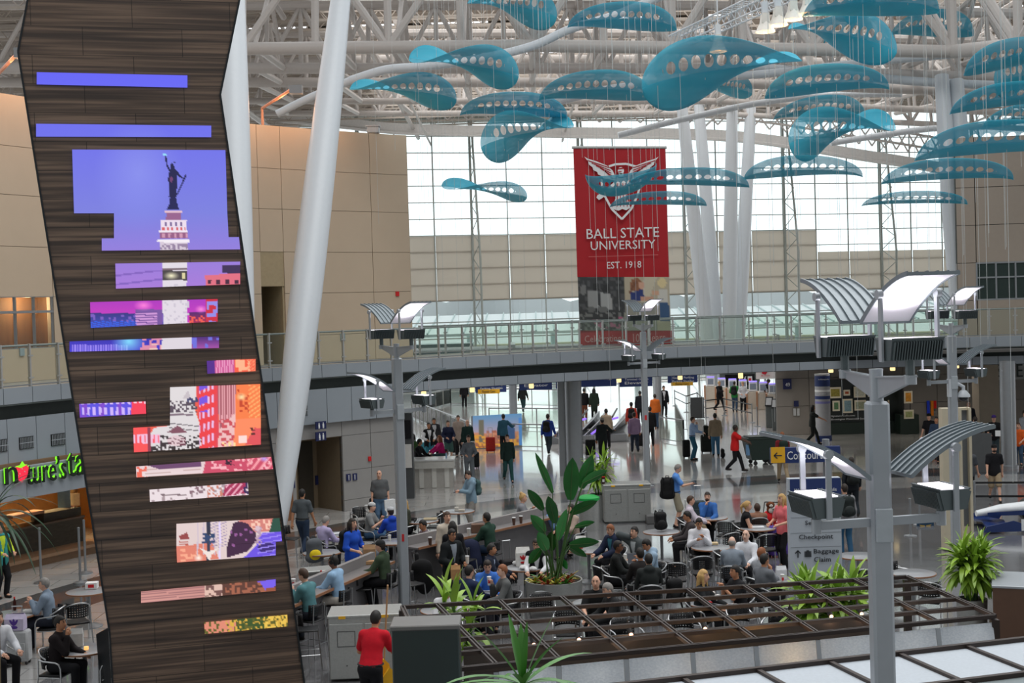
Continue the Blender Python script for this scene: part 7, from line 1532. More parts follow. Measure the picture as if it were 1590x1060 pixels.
def palm(p, zc, label, dirs, w, col, potlab, seed=2):
    r_ = random.Random(seed); t = thing('potted_palm', (p.x, p.y, 0), 0, label, 'palm'); b = MB(); b.lathe([(.3, 0), (.34, .6), (.3, .6), (.3, .5), (0, .5)], (p.x, p.y, 0), 24); b.build('pot', mSteel, t); b = MB(); b.tube([(p.x, p.y, .5), (p.x + .03, p.y, zc * .6), (p.x, p.y, zc)], .05, 8); b.build('stem', M('palm_stem', (110, 96, 70), .8, var=.3), t)
    for (d, L_, dr) in dirs: b = MB(); leaf_mesh(b, (p.x, p.y, zc), d, L_, w * r_.uniform(.8, 1.15), dr, 9, 0, .3); b.build('frond', col, t, smooth=60)
q = at(812, 1064, 9.5); dr = []
for (u, v, y, L_, dp) in ((752, 962, -.1, .62, .5), (792, 958, .1, .52, .15), (818, 962, -.1, .5, .1), (850, 958, 0, .56, .3), (864, 968, -.2, .56, .5), (886, 985, .15, .6, .8), (640, 1030, -.1, .82, .7), (655, 1012, .2, .85, .9), (700, 1000, -.25, .7, .9), (930, 1020, .1, .62, .9), (900, 1005, -.3, .5, 1.0), (960, 1040, 0, .66, 1.0), (835, 985, -.4, .4, .8), (780, 990, -.4, .45, .9), (740, 1010, .3, .5, 1.0), (808, 950, .2, .45, .0)):
    dr.append((at(u, v, 9.5 + y) - q, L_, dp))
palm(q, q.z, 'spiky potted palm whose leaves rise into view before the trellis', dr, .055, mLeafM, '')
q = at(-14, 800, 20.5); dr = []; r_ = random.Random(9)
for k in range(34): a = k * 2.4; el = R(70 - 95 * (k / 34)); dr.append((V((cos(a) * cos(el), sin(a) * cos(el), sin(el))), r_.uniform(1.0, 1.45), 1.7))
palm(q, q.z, 'dark palm with drooping narrow leaves before the green-lettered shop', dr, .05, leaf_mat('blue_green_leaf', (30, 60, 44), (60, 98, 66)), '')
# ================================================================= SIGNS
def panel(name, u0, v0, u1, v1, Y, mat, label=None, cat=None, parent=None, th=.05, o=0.0):
    a, c, d, e = at(u0, v0, Y - o), at(u1, v0, Y - o), at(u1, v1, Y - o), at(u0, v1, Y - o); x0, x1, z1, z0 = (a.x + e.x) / 2, (c.x + d.x) / 2, (a.z + c.z) / 2, (d.z + e.z) / 2
    ctr = V(((x0 + x1) / 2, Y - o + th / 2, (z0 + z1) / 2)); b = MB(); b.box(ctr, (x1 - x0, th, z1 - z0))
    if parent is None: t = thing(name, ctr, 0, label, cat); b.build('board', mat, t, smooth=0); return t
    return b.build(name, mat, parent, smooth=0)
def wtext(s, u, v, wpx, hpx, Y, mat, parent): return lettering('lettering', s, at(u, v, Y), wpx * Y / FPX, hpx * Y / FPX, mat, parent)
Yd = 27.0
ds = panel('direction_sign', 1226, 742, 1307, 950, Yd, M('silver_sign_face', (186, 194, 204), .4, var=.04), 'free-standing silver and navy direction sign listing checkpoint and baggage claim', 'sign', th=.18)
panel('navy_header', 1227, 743, 1306, 781, Yd, mNavy, parent=ds, th=.012, o=.012)
for v in (802, 826, 848): panel('divider_line', 1228, v, 1306, v + .7, Yd, M('sign_groove', (150, 156, 164), .5), parent=ds, th=.006, o=.006)
wtext('Welcome to Indianapolis', 1266, 761, 66, 6.5, Yd - .02, mWhiteInk, ds); wtext('Concourses', 1268, 791, 52, 7, Yd - .012, mInk, ds); wtext('Security', 1268, 812, 36, 8.5, Yd - .012, mInk, ds); wtext('Checkpoint', 1267, 834, 53, 9.5, Yd - .012, mInk, ds); wtext('Baggage', 1283, 856, 39, 9, Yd - .012, mInk, ds); wtext('Claim', 1277, 868, 26, 8, Yd - .012, mInk, ds)
def arrow(u, v, s, ang_, Y, mat, parent):
    c = at(u, v, Y); k = s * Y / FPX; d = V((cos(ang_), 0, sin(ang_))); n = V((-sin(ang_), 0, cos(ang_))); b = MB(); b.beam(c - d * k, c + d * k, .01, k * .28, up=n); b.beam(c + d * k, c + d * k * .2 + n * k * .75, .01, k * .28, up=d); b.beam(c + d * k, c + d * k * .2 - n * k * .75, .01, k * .28, up=d); return b.build('arrow', mat, parent, smooth=0)
arrow(1232, 791, 3.5, pi, Yd - .012, mInk, ds); arrow(1239, 860, 5.5, pi / 2, Yd - .012, mInk, ds)
b = MB(); c = at(1254.5, 860, Yd - .012); k = Yd / FPX
b.box(c, (7 * k, .01, 9 * k)); b.box(c + V((-4.6 * k, 0, 0)), (1.2 * k, .01, 9 * k)); b.box(c + V((4.6 * k, 0, 0)), (1.2 * k, .01, 9 * k)); b.box(c + V((0, 0, 5.2 * k)), (4 * k, .01, 1.4 * k)); b.build('suitcase_symbol', mInk, ds, smooth=0)
Yc = 33.0
cs = panel('arrow_sign', 1197, 694, 1305, 718, Yc, mNavy, 'navy blade sign with a yellow arrow panel, standing behind the direction sign', 'sign', th=.14); panel('yellow_panel', 1197, 694, 1219, 718.5, Yc, mYellow, parent=cs, th=.012, o=.012); arrow(1208, 707, 6, pi, Yc - .016, mInk, cs); wtext('Concourses', 1256, 706, 68, 13, Yc - .012, mWhiteInk, cs)
p = at(1283, 720, Yc + .15); b = MB(); b.tube([(p.x, p.y, 0), (p.x, p.y, 2.8)], .09, 16); b.build('post', mSteelD, cs)
for i, (u0, u1, v0, v1, Y, lines, yl, lab) in enumerate(((738, 786, 584, 609, 64, (('Garage Parking', 597.5), ('Parking Shuttles', 603)), (742, 604, 776, 611), 'navy hanging sign with a yellow strip about parking shuttles'), (806, 857, 580, 605, 66, (('Elevator', 598),), None, 'navy hanging sign reading elevator, between two thin columns'), (863, 872, 580, 603, 66, (), None, 'narrow navy hanging sign edge beside the round column'), (900, 957, 578, 600, 66, (('Restaurants Shops', 588.5),), None, 'navy hanging sign over the long-haired person in green'), (962, 1013, 575, 600, 64, (('Terminal Garage', 589), ('Elevator', 594)), None, 'navy hanging sign beside the thin lamp post'), (1037, 1083, 572, 594, 64, (('Ground Transportation', 581), ('Garage Parking', 586.5), ('Parking Shuttles', 592)), (1042, 593, 1076, 598.5), 'navy hanging sign about ground transportation with a yellow strip'))):
    s = panel('hanging_sign', u0, v0, u1, v1, Y, mNavy, lab, 'sign', th=.15)
    for tx, v in lines: wtext(tx, (u0 + u1) / 2 + 1, v, (u1 - u0) * .72, 4.2, Y - .01, mWhiteInk, s)
    if yl: panel('yellow_strip', *yl, Y, mYellow, parent=s, th=.02, o=.02); wtext('Rental Cars', (yl[0] + yl[2]) / 2, (yl[1] + yl[3]) / 2, 20, 3.5, Y - .03, mInk, s)
    b = MB()
    for u in (u0 + 4, u1 - 4): q = at(u, v0, Y); b.tube([q, (q.x, q.y, 4.3)], .03, 6)
    b.build('hanger', mPole, s)
for i, (u, v) in enumerate(((658, 612), (733, 604), (825, 598), (961, 589), (1056, 585), (1150, 583), (1290, 574), (1386, 571), (1485, 567))):
    q = at(u, v, 52 if i > 2 else 47.5); t = thing('lantern', q, 0, ('small square lantern glowing under the walkway, ' + ('near the info kiosk', 'by the parking shuttle sign', 'on the elevator sign', 'by the terminal garage sign', 'on the ground transportation sign', 'over the check-in counters', 'over the striped sign pillar', 'over the framed pictures', 'before the stone pier')[i]), 'lantern', 'lanterns under the walkway'); b = MB(); b.box(q, (.17, .17, .22), bev=.02); b.build('glow_box', glow('lantern_glow', (255, 224, 160), 1.3), t); b = MB(); b.tube([q + V((0, 0, .1)), (q.x, q.y, 4.36)], .015, 6); b.box(q + V((0, 0, .13)), (.19, .19, .03)); b.build('cap', mPole, t)
# ================================================================= THE HALL BEYOND
def glass_rail(pts, label, seg=1.3):
    pts = [V((p.x, p.y, 0)) for p in pts]; t = thing('balustrade', pts[0], 0, label, 'railing')
    for a, c in zip(pts, pts[1:]):
        n = max(1, int((c - a).length / seg)); e = (c - a).normalized()
        for i in range(n + 1): q = a.lerp(c, i / n); b = MB(); b.beam(q, q + V((0, 0, 1.1)), .06, .06); b.build('post', mSteel, t, smooth=0)
        b = MB(); b.beam(a + V((0, 0, .55)), c + V((0, 0, .55)), .012, .9); b.build('glass_panel', mRail, t, smooth=0); b = MB(); b.tube([a + V((0, 0, 1.1)), c + V((0, 0, 1.1))], .03, 8); b.tube([a + V((0, 0, .1)), c + V((0, 0, .1))], .02, 6); b.build('handrail', mSteelD, t)
    return t
glass_rail([on(640, 650), on(735, 694), on(842, 697)], 'glass balustrade around the stair opening beside the walking arrivals'); glass_rail([on(735, 694) + V((.6, 9, 0)), on(842, 697) + V((1.2, 9, 0))], 'glass balustrade on the far side of the stair opening'); glass_rail([on(652, 640), on(700, 628), on(880, 632)], 'far glass balustrade under the hanging signs'); glass_rail([on(1025, 684), on(1062, 690), on(1050, 660)], 'short glass balustrade at the escalator head beside the thin lamp post')
q = at(772, 680, 60); mur = thing('mural_wall', (q.x, 60, 0), 0, 'lit picture wall of a skyline at dusk behind the stair opening', 'mural'); b = MB(); a, c = at(733, 700, 60), at(811, 700, 60); b.box(((a.x + c.x) / 2, 60.1, .75), (c.x - a.x, .15, 1.5)); b.build('panel', mPole, mur, smooth=0)
opm = [('g', 730, 640, 815, 672, (96, 160, 210), (190, 170, 190)), ('g', 730, 672, 815, 700, (220, 150, 120), (150, 90, 60)), ('r', 744, 650, 752, 690, (120, 116, 100)), ('n', 733, 676, 811, 698, 3, .45, (240, 170, 70)), ('r', 780, 666, 800, 684, (60, 90, 140)), ('p', [(786, 666), (793, 655), (798, 666)], (70, 100, 150)), ('n', 756, 668, 778, 690, 4, .4, (180, 110, 90)), ('r', 806, 650, 811, 700, (90, 150, 220))]
picture('printed_picture', [[(734, 644), (810, 642), (811, 694), (735, 697)]], lambda x, y: V((at(x, y, 60).x, 60.0, max(.02, 1.5 - (y - 644) / 52 * 1.45))), opm, picture_mat('lit_mural', .7), mur, 2.0)
for k, (u, v, lab) in enumerate(((905, 688, 'escalator with a purple light strip, nearer the round column'), (955, 686, 'escalator with a purple light strip, nearer the lilac shirt'))):
    q = on(u, v); t = thing('escalator', q, 0, lab, 'escalator'); b = MB()
    for s in (-.55, .55): b.prism([V((q.x + s - 1.2, q.y, 0)), V((q.x + s + .2, q.y + 0, 0)), V((q.x + s + .6, q.y + 6, 0)), V((q.x + s + .6, q.y + 6, 1.0)), V((q.x + s, q.y + 1.2, 1.0)), V((q.x + s - .9, q.y, .35))], (.06, 0, 0))
    b.box((q.x, q.y + 2.2, .2), (1.1, 4.5, .3)); b.build('balustrade', mSteelD, t, smooth=0); b = MB(); b.tube([(q.x - 1.1, q.y - .06, .4), (q.x - .2, q.y - .02, 1.05), (q.x + .2, q.y + .6, 1.08)], .05, 8); b.build('purple_strip', glow('purple_light', (150, 110, 255), .9), t); b = MB(); b.tube([(q.x + s_, q.y + y_, z_) for s_, y_, z_ in ((-.5, 0, .4), (0, 1.2, 1.08), (.6, 6, 1.08))], .045, 8); b.build('handrail', mBlack, t)
for x_, y_ in ((15, 80), (5, 58), (11, 58), (14.5, 59), (19, 58.5), (23, 57), (6, 66), (0, 62)): lamp('hall_fill_spot', 'SPOT', (x_, y_, 4.05), 130, (1, .93, .82), .4, (0, 0, 0), spot_size=R(140), spot_blend=.6)  # added fill spots without fittings, brightening the dim far hall
# white information desk
a, c = on(606, 760), on(704, 757); t = thing('information_desk', (a.x, a.y, 0), 0, 'white-topped information desk with ribbed pale front behind the lamp post', 'desk'); mDesk = M('pale_grey_desk', (186, 182, 176), .4)
b = MB(); b.beam(a + V((0, .35, .36)), c + V((0, .35, .36)), .6, .72); b.build('front_panel', mDesk, t, smooth=0); b = MB(); b.beam(a + V((0, .3, .86)), c + V((.06, .3, .86)), .8, .28); b.build('upper_band', M('light_desk_band', (208, 206, 200), .4), t, smooth=0); b = MB(); b.beam(a + V((0, .35, 1.02)), c + V((.08, .35, 1.02)), 1.0, .05); b.build('countertop', M('white_solid_top', (238, 238, 238), .2), t, smooth=0)
b = MB()
for k in range(5): q = a.lerp(c, .1 + k * .2); b.box((q.x, q.y + .04, .37), (.16, .03, .70))
b.build('pilaster', M('white_pilaster', (222, 220, 214), .4), t, smooth=0); bottle(a.lerp(c, .9) + V((0, .1, 1.05)), 'blue-capped bottle on the white desk end', (160, 190, 220), .24)
q = at(628, 690, 44.5); t = thing('information_kiosk', (q.x, q.y, 0), 0, 'dark kiosk with screens fixed at the end of the restroom wall', 'kiosk'); b = MB(); b.box((q.x, q.y + .3, 1.45), (.55, .5, 2.9)); b.build('housing', M('dark_grey_kiosk', (70, 72, 74), .4), t, smooth=0); b = MB(); b.box((q.x, q.y + .03, 2.35), (.46, .03, .62)); b.build('departure_screen', M('black_screen', (16, 18, 22), .2), t, smooth=0); b = MB(); b.box((q.x, q.y + .03, 1.45), (.46, .03, .8)); b.build('poster', M('pale_poster', (206, 204, 200), .5), t, smooth=0)
# check-in counters, each with its slanted kiosk
for i, (u, v) in enumerate(((1104, 624), (1121, 627), (1138, 629), (1154, 631), (1170, 634), (1186, 636), (1201, 639))):
    q = on(u, v); t = thing('check_in_counter', q, -.2, 'pale check-in counter with screen, ' + ('farthest of the row', 'second farthest of the row', 'third farthest of the row', 'middle of the row', 'third nearest of the row', 'second nearest of the row', 'nearest of the row')[i], 'check-in counter', 'check-in counters'); w = .75
    b = MB(); b.box((0, .3, .5), (w, .6, 1.0), bev=.02); b.build('cabinet', M('cream_counter', (206, 196, 182), .4), t, local=True, smooth=0); b = MB(); b.box((-w * .5, .3, .52), (.10, .7, 1.06)); b.build('wood_end', M('warm_wood_end', (180, 132, 100), .5), t, local=True, smooth=0)
    b = MB(); b.box((0, .2, 1.28), (.5, .14, .6), M3=Matrix.Rotation(R(-22), 3, 'X'), bev=.02); o = b.build('screen_housing', M('white_kiosk_shell', (226, 226, 228), .4), t, local=True, smooth=0); b = MB(); b.box((0, .12, 1.30), (.36, .02, .36), M3=Matrix.Rotation(R(-22), 3, 'X')); b.build('display', M('grey_display', (120, 130, 146), .2), o, local=True, smooth=0); b = MB(); b.box((0, .26, 1.6), (.46, .1, .05)); b.build('purple_lamp', glow('violet_light', (150, 130, 255), 1.2), o, local=True, smooth=0)
for i, (u, v) in enumerate(((1196, 664), (1206, 668))):
    q = on(u, v); t = thing('self_service_kiosk', q, -.5, 'grey self-service kiosk with white screen, ' + ('farther' if i == 0 else 'nearer') + ' of the pair at the grey wall', 'kiosk', 'self-service kiosks'); b = MB(); b.box((0, .1, .65), (.42, .3, 1.3), bev=.03); b.build('body', M('grey_kiosk_shell', (96, 102, 102), .4), t, local=True, smooth=0); b = MB(); b.box((0, -.1, 1.32), (.38, .06, .5), M3=Matrix.Rotation(R(-20), 3, 'X'), bev=.01); b.build('screen_frame', mBlack, t, local=True, smooth=0); b = MB(); b.box((0, -.14, 1.33), (.28, .02, .36), M3=Matrix.Rotation(R(-20), 3, 'X')); b.build('display', M('white_display', (214, 216, 218), .3), t, local=True, smooth=0)
q = on(1222, 672); t = thing('kiosk_cabinet', (q.x - .1, q.y - .2, 0), 0, 'plain grey cabinet beside the pair of self-service kiosks', 'cabinet'); b = MB(); b.box((0, .3, .9), (.6, .5, 1.8), bev=.02); b.build('body', M('grey_kiosk_shell'), t, local=True, smooth=0)
s = panel('poster_sign', 1174, 572, 1203, 588, 84, M('white_poster', (232, 226, 228), .5), 'white poster with a red flower mark above the check-in counters', 'poster'); b = MB()
for k in range(5): a_ = k * 1.256; b.ell(at(1187, 577, 83.95) + V((cos(a_) * .1, 0, sin(a_) * .1)), (.09, .01, .09), 8, 4)
b.build('red_mark', M('red_print', (210, 40, 60), .5), s); wtext('dfs tours', 1188, 583, 14, 2.2, 83.95, M('red_print'), s); q = at(1188, 590, 84.1); b = MB(); b.beam((q.x, 84.1, 0), (q.x, 84.1, 2), .1, .1); b.build('post', mPole, s)
s = panel('screen_board', 1126, 581, 1172, 598, 86, M('black_screen'), 'black board with white social icons behind the check-in counters', 'sign'); wtext('t', 1149, 588, 4, 6, 85.93, mWhiteInk, s); wtext('f', 1157, 588, 3.5, 7, 85.93, mWhiteInk, s); panel('white_icon', 1161, 584, 1168, 592, 86, mWhiteInk, parent=s, th=.04, o=.04); panel('red_icon', 1162.5, 587, 1166.5, 591, 86, M('red_print'), parent=s, th=.02, o=.06); q = at(1149, 595, 86.2); b = MB(); b.box((q.x, 86.3, 1.2), (2.6, .2, 2.4)); b.build('rear_wall', mDark, s, smooth=0)
def stanchion(q, label, plaque=False):
    t = thing('stanchion', (q.x, q.y, 0), 0, label, 'stanchion', 'belt stanchions'); b = MB(); b.lathe([(.17, 0), (.17, .02), (.03, .05), (.03, .95), (.035, 1.0), (0, 1.01)], (0, 0, 0), 14); b.build('post', mSteelD, t, local=True); return t
def belt(a, c, label, zs=(.94,)):
    t = thing('belt', V((a.x, a.y, .94)), 0, label, 'barrier belt', 'barrier belts'); b = MB()
    for z in zs: b.beam(V((a.x, a.y, z)), V((c.x, c.y, z)), .006, .06)
    b.build('webbing', mBlack, t, smooth=0)
qs = [(1048, 630, 'near the yellow strip sign'), (1066, 640, 'second along the check-in queue'), (1083, 634, 'third along the check-in queue'), (1096, 648, 'by the dark bin panel of the queue'), (1125, 645, 'before the person in black at check-in'), (1168, 656, 'before the counters, nearer the kiosks'), (1176, 662, 'beside the pair of queue posts')]
P_ = [on(u, v) for u, v, _ in qs]
for q, (u, v, l) in zip(P_, qs): stanchion(q, 'slim queue post ' + l)
for i in range(5): belt(P_[i], P_[i + 1], 'black queue belt ' + ('beginning at the yellow strip sign', 'between second and third posts', 'between third post and dark panel', 'behind the tan jacket', 'before the nearer counters')[i], (.94, .5))
q = on(1083, 650); t = thing('queue_panel', q, 0, 'dark grey panel standing in the check-in queue', 'panel'); b = MB(); b.box((0, 0, .6), (.75, .06, 1.15)); b.build('board', M('dark_grey_kiosk'), t, local=True, smooth=0)
sL = [(1414, 832, 'before the golden-winged plaque'), (1428, 815, 'behind the golden-winged plaque'), (1514, 800, 'at the racing car nose'), (1600, 800, 'beyond the racing car')]
PS = [on(u, v) for u, v, _ in sL]
for q, (u, v, l) in zip(PS, sL): stanchion(q, 'silver belt stanchion ' + l)
belt(PS[2], PS[3], 'upper and lower black belts behind the racing car', (.94, .55))
s = panel('plaque', 1424, 811, 1450, 823, 36.2, M('teal_navy_plaque', (24, 62, 92), .4), 'small dark plaque with golden wings between the stanchions', 'plaque'); b = MB(); c = at(1437, 817, 36.17)
for sg in (-1, 1): b.prism([c + V((sg * .02, 0, .03)), c + V((sg * .17, 0, .05)), c + V((sg * .12, 0, 0)), c + V((sg * .02, 0, -.03))], (0, .006, 0))
b.build('golden_wings', M('gold_print', (190, 160, 90), .4, .6), s, smooth=0); q = at(1437, 823, 36.25); b = MB(); b.beam((q.x, q.y, 0), (q.x, q.y, q.z + .05), .05, .05); b.build('post', mSteelD, s)
# glazed display of framed pictures
t = panel('display_case', 1290, 588, 1402, 672, 61.7, M('black_case', (22, 30, 26), .3), 'dark display case of small framed pictures in the far wall', 'display case', th=.25); panel('plinth', 1290, 655, 1402, 675, 61.6, M('dark_green_base', (24, 40, 32), .4), parent=t, th=.3, o=.08)
for ln, v, w in (('Signature Collection:', 645.5, 38), ('Bloomington Watercolor Society', 650.5, 58)): wtext(ln, 1288 + w / 2 + 2, v, w, 3.6, 61.66, mWhiteInk, t)
for i, (u0, v0, u1, v1, c) in enumerate(((1288, 601, 1306, 618, (150, 140, 60)), (1310, 605, 1320, 614, (170, 80, 40)), (1326, 600, 1344, 617, (196, 196, 180)), (1348, 604, 1352, 616, (180, 170, 150)), (1293, 622, 1304, 638, (90, 130, 90)), (1309, 619, 1324, 641, (120, 150, 160)), (1327, 621, 1345, 637, (150, 156, 130)), (1379, 621, 1381, 639, (190, 160, 140)), (1404, 607, 1417, 626, (210, 140, 40)), (1404, 636, 1419, 650, (160, 166, 110)))):
    lab = 'framed picture in the far display, ' + ('yellow landscape at the upper row start', 'small orange sketch', 'pale drawing at the upper row', 'half hidden behind the tall lamp post', 'green figure at the lower row start', 'tall grey seascape', 'pale landscape at the lower row end', 'sliver beyond the tall lamp post', 'orange figure on the easel', 'green field on the low plinth')[i]
    s = panel('framed_picture', u0, v0, u1, v1, 61.5 if i < 8 else 60.6, M('cream_mount', (222, 214, 192), .6), lab, 'picture', th=.06); panel('image', u0 + 2.2, v0 + 2.6, u1 - 2.2, v1 - 2.6, 61.5 if i < 8 else 60.6, M('paint_%d_%d_%d' % c, c, .6, var=.6, scale=14), parent=s, th=.01, o=.01)
q = at(1411, 655, 60.8); t = thing('display_plinth', (q.x, 61.0, 0), 0, 'dark plinth with an easel rack holding two pictures', 'plinth'); b = MB(); b.box((q.x, 61.1, .45), (.86, .9, .9)); b.build('block', M('dark_green_base'), t, smooth=0); b = MB(); b.tube([(q.x - .2, 60.85, .9), (q.x - .2, 60.85, 2.0)], .02, 6); b.tube([(q.x + .1, 60.85, .9), (q.x + .1, 60.85, 2.0)], .02, 6); b.build('easel_rods', mBlack, t)
for k, (u, c) in enumerate(((1441.5, (40, 70, 220)), (1447.5, (230, 130, 30)), (1452, (220, 30, 30)))): panel('colour_strip', u - 2, 622, u + 2.2, 645 if k < 2 else 634, 61.85, cloth(c, .4), ('blue', 'orange', 'red')[k] + ' vertical strip on the far wall beside the display', 'wall strip')
q = at(1279, 690, 59); t = thing('sign_pillar', (q.x, 59, 0), 0, 'grey oval sign pillar with navy bands and blue foot', 'sign pillar'); b = MB(); b.lathe([(.33, .25), (.33, 3.0), (0, 3.0)], (q.x, 59, 0), 24); b.build('shaft', M('silver_grey_shaft', (170, 172, 178), .4), t); b = MB(); b.lathe([(.36, 0), (.36, .25), (.33, .25)], (q.x, 59, 0), 24); b.build('foot', mNavy, t)
for z0, z1, mm in ((2.45, 2.92, mNavy), (2.2, 2.3, mWhiteInk), (1.88, 2.02, mNavy), (1.68, 1.78, M('lilac_band', (130, 130, 190), .5))): b = MB(); b.lathe([(.336, z0), (.336, z1)], (q.x, 59, 0), 24); b.build('printed_band', mm, t)
wtext('Indianapolis', 1279, 589, 17, 3, 58.64, mWhiteInk, t); wtext('elevator', 1277, 611, 11, 2.6, 58.64, mWhiteInk, t)
for (s_, u, w) in (('S', 1551, 12), ('E', 1583, 9)):
    o = lettering('wall_letter', s_, at(u, 575, 61.9), w * 62 / FPX, 20 * 62 / FPX, M('dark_letter_metal', (52, 62, 60), .5), None, 0, .05); tag(o, 'large dark letter %s high on the far wall beside the silver column' % s_, 'wall letter')
panel('letter_board', 1543, 558, 1600, 589, 61.97, M('pale_letter_board', (186, 188, 188), .6), 'pale board carrying large dark letters near the silver column', 'sign board', th=.04)
# tall beige pylon
t = thing('pylon', on(1478, 862), 0, 'tall beige pylon of two slabs with a grey mesh between', 'pylon'); mB = M('beige_pylon', (206, 196, 172), .6, var=.05)
for u0, u1, nm in ((1458, 1472, 'slab'), (1484, 1488, 'slab'), (1499, 1503, 'slab')):
    a, c = at(u0, 630, 32.6), at(u1, 630, 32.6); b = MB(); b.box(((a.x + c.x) / 2 + .06, 32.7, 1.78), (c.x - a.x, .3, 3.5)); b.build(nm, mB, t, smooth=0)
a, c = at(1488, 630, 32.6), at(1499, 630, 32.6); b = MB(); b.box(((a.x + c.x) / 2 + .06, 32.75, 2.0), (c.x - a.x, .1, 3.0)); b.build('mesh_panel', M('grey_mesh', (112, 116, 120), .7, var=.3, scale=60), t, smooth=0); b = MB(); b.box(((a.x + c.x) / 2 + .06, 32.72, .3), (c.x - a.x + .04, .2, .55)); b.build('infill', mB, t, smooth=0); b = MB(); b.box(((a.x + c.x) / 2 + .06, 32.72, 3.5), (c.x - a.x + .04, .2, .06)); b.build('infill', mB, t, smooth=0)
# big wheeled bin
q = on(1184, 722); t = thing('wheeled_bin', (q.x, q.y + .4, 0), .1, 'big dark green wheeled tilt bin pushed by the person in red', 'cart'); mG = M('dark_green_bin', (26, 44, 38), .45)
b = MB(); b.add([(-.45, -.4, .2), (.42, -.4, .2), (.42, .4, .2), (-.45, .4, .2), (-.62, -.46, 1.02), (.66, -.46, .98), (.66, .46, .98), (-.62, .46, 1.02)], [(3, 2, 1, 0), (4, 5, 6, 7), (0, 1, 5, 4), (1, 2, 6, 5), (2, 3, 7, 6), (3, 0, 4, 7)]); b.build('tub', mG, t, local=True, smooth=0); b = MB(); b.box((.02, 0, 1.03), (1.34, .98, .06), bev=.02); b.box((0, 0, 1.08), (1.1, .8, .05), bev=.02); b.build('lid', mG, t, local=True)
for x in (-.3, .3):
    for y in (-.34, .34): b = MB(); b.tube([(x, y - .03, .12 if x > 0 else .08), (x, y + .03, .12 if x > 0 else .08)], .12 if x > 0 else .08, 14); b.beam((x, y, .1), (x, y, .24), .05, .05); b.build('wheel', mBlack, t, local=True)
b = MB(); b.box((-.58, -.3, .6), (.1, .2, .4)); b.build('blue_cloth', cloth((110, 150, 190)), t, local=True)
# racing car
q = on(1520, 829); q.x += 1.1; rc = thing('racing_car', (q.x, q.y + .9, 0), 0, 'white and dark blue open-wheel racing car behind the belts', 'racing car'); mW, mBl = M('white_car_paint', (232, 236, 240), .25), M('dark_blue_car_paint', (28, 50, 104), .25)
b = MB(); sec = ((-.85, .40, .10, .08), (-.2, .50, .18, .13), (.7, .54, .24, .17), (1.4, .52, .32, .22), (2.2, .56, .36, .26), (3.0, .60, .32, .34), (3.8, .55, .24, .28), (4.4, .5, .14, .2)); n = 14; vs = []
for x, z, w, h in sec: vs += [(x, w * cos(2 * pi * k / n), z + h * sin(2 * pi * k / n)) for k in range(n)]
b.add(vs, [(i * n + k, i * n + (k + 1) % n, (i + 1) * n + (k + 1) % n, (i + 1) * n + k) for i in range(len(sec) - 1) for k in range(n)] + [tuple(range(n)), tuple(range(len(sec) * n - 1, (len(sec) - 1) * n - 1, -1))]); b.build('nose_body', mW, rc, local=True)
for s in (-1, 1):
    b = MB(); b.prism([(-.6, s * .16, .36), (.7, s * .25, .36), (.7, s * .25, .5), (-.6, s * .16, .44)], (0, s * .03, 0)); b.prism([(1.1, s * .3, .16), (1.3, s * .78, .14), (3.4, s * .8, .14), (3.8, s * .3, .16)], (0, 0, .36)); b.prism([(.2, s * .2, .44), (1.2, s * .3, .5), (3.3, s * .36, .62), (3.3, s * .34, .52), (1.2, s * .3, .38), (.2, s * .2, .36)], (0, s * .05, 0)); b.build('side_pod', mBl, rc, local=True, smooth=0)
    for x, r in ((.95, .33), (3.6, .35)):
        b = MB(); b.lathe([(.16, -.15), (r, -.15), (r, .15), (.16, .15)], n=24); b.v = [(px + x, pz + s * .82, py + r) for px, py, pz in b.v]; o = b.build('wheel', mBlack, rc, local=True); b = MB(); b.lathe([(0, -.14), (.17, -.15), (.17, .15), (0, .14)], n=16); b.v = [(px + x, pz + s * .82, py + r) for px, py, pz in b.v]; b.build('rim', mSteel, o, local=True)
b = MB(); b.prism([(-.9, -.95, .12), (-.35, -.95, .12), (-.1, 0, .16), (-.35, .95, .12), (-.9, .95, .12), (-.7, 0, .16)], (0, 0, .05)); b.prism([(-1.0, -.97, .05), (.1, -.97, .05), (.2, -.97, .2), (-.2, -.97, .34), (-.9, -.97, .2)], (0, .03, 0)); b.prism([(-1.0, .94, .05), (.1, .94, .05), (.2, .94, .2), (-.2, .94, .34), (-.9, .94, .2)], (0, .03, 0)); b.build('front_wing', mBl, rc, local=True, smooth=0)
b = MB(); b.box((4.5, 0, .95), (.35, 1.0, .04)); b.box((4.5, -.5, .85), (.5, .03, .4)); b.box((4.5, .5, .85), (.5, .03, .4)); b.box((4.4, 0, .7), (.1, .1, .5)); b.build('rear_wing', mBl, rc, local=True, smooth=0)
lettering('lettering', 'INDY', (q.x + .32, q.y + .9 - .985, .22), .5, .17, mInk, rc); b = MB(); b.box((.36, -.975, .22), (.72, .012, .3)); b.build('white_patch', mW, rc, local=True, smooth=0); b = MB(); b.box((1.3, -.33, .62), (.12, .02, .1)); b.build('red_decal', M('red_print'), rc, local=True, smooth=0)
q = on(1530, 735); t = thing('poster_stand', (q.x, q.y + .3, 0), -.2, 'dark A-board poster stand beside the silver column', 'poster stand'); b = MB(); b.box((0, 0, .70), (.7, .06, 1.4), M3=Matrix.Rotation(R(-8), 3, 'X')); b.build('board', M('dark_grey_kiosk'), t, local=True, smooth=0); b = MB(); b.box((0, -.05, .35), (.6, .03, .5), M3=Matrix.Rotation(R(-8), 3, 'X')); b.build('printed_photo', M('mixed_print', (170, 130, 110), .5, var=.6, scale=12), t, local=True, smooth=0)
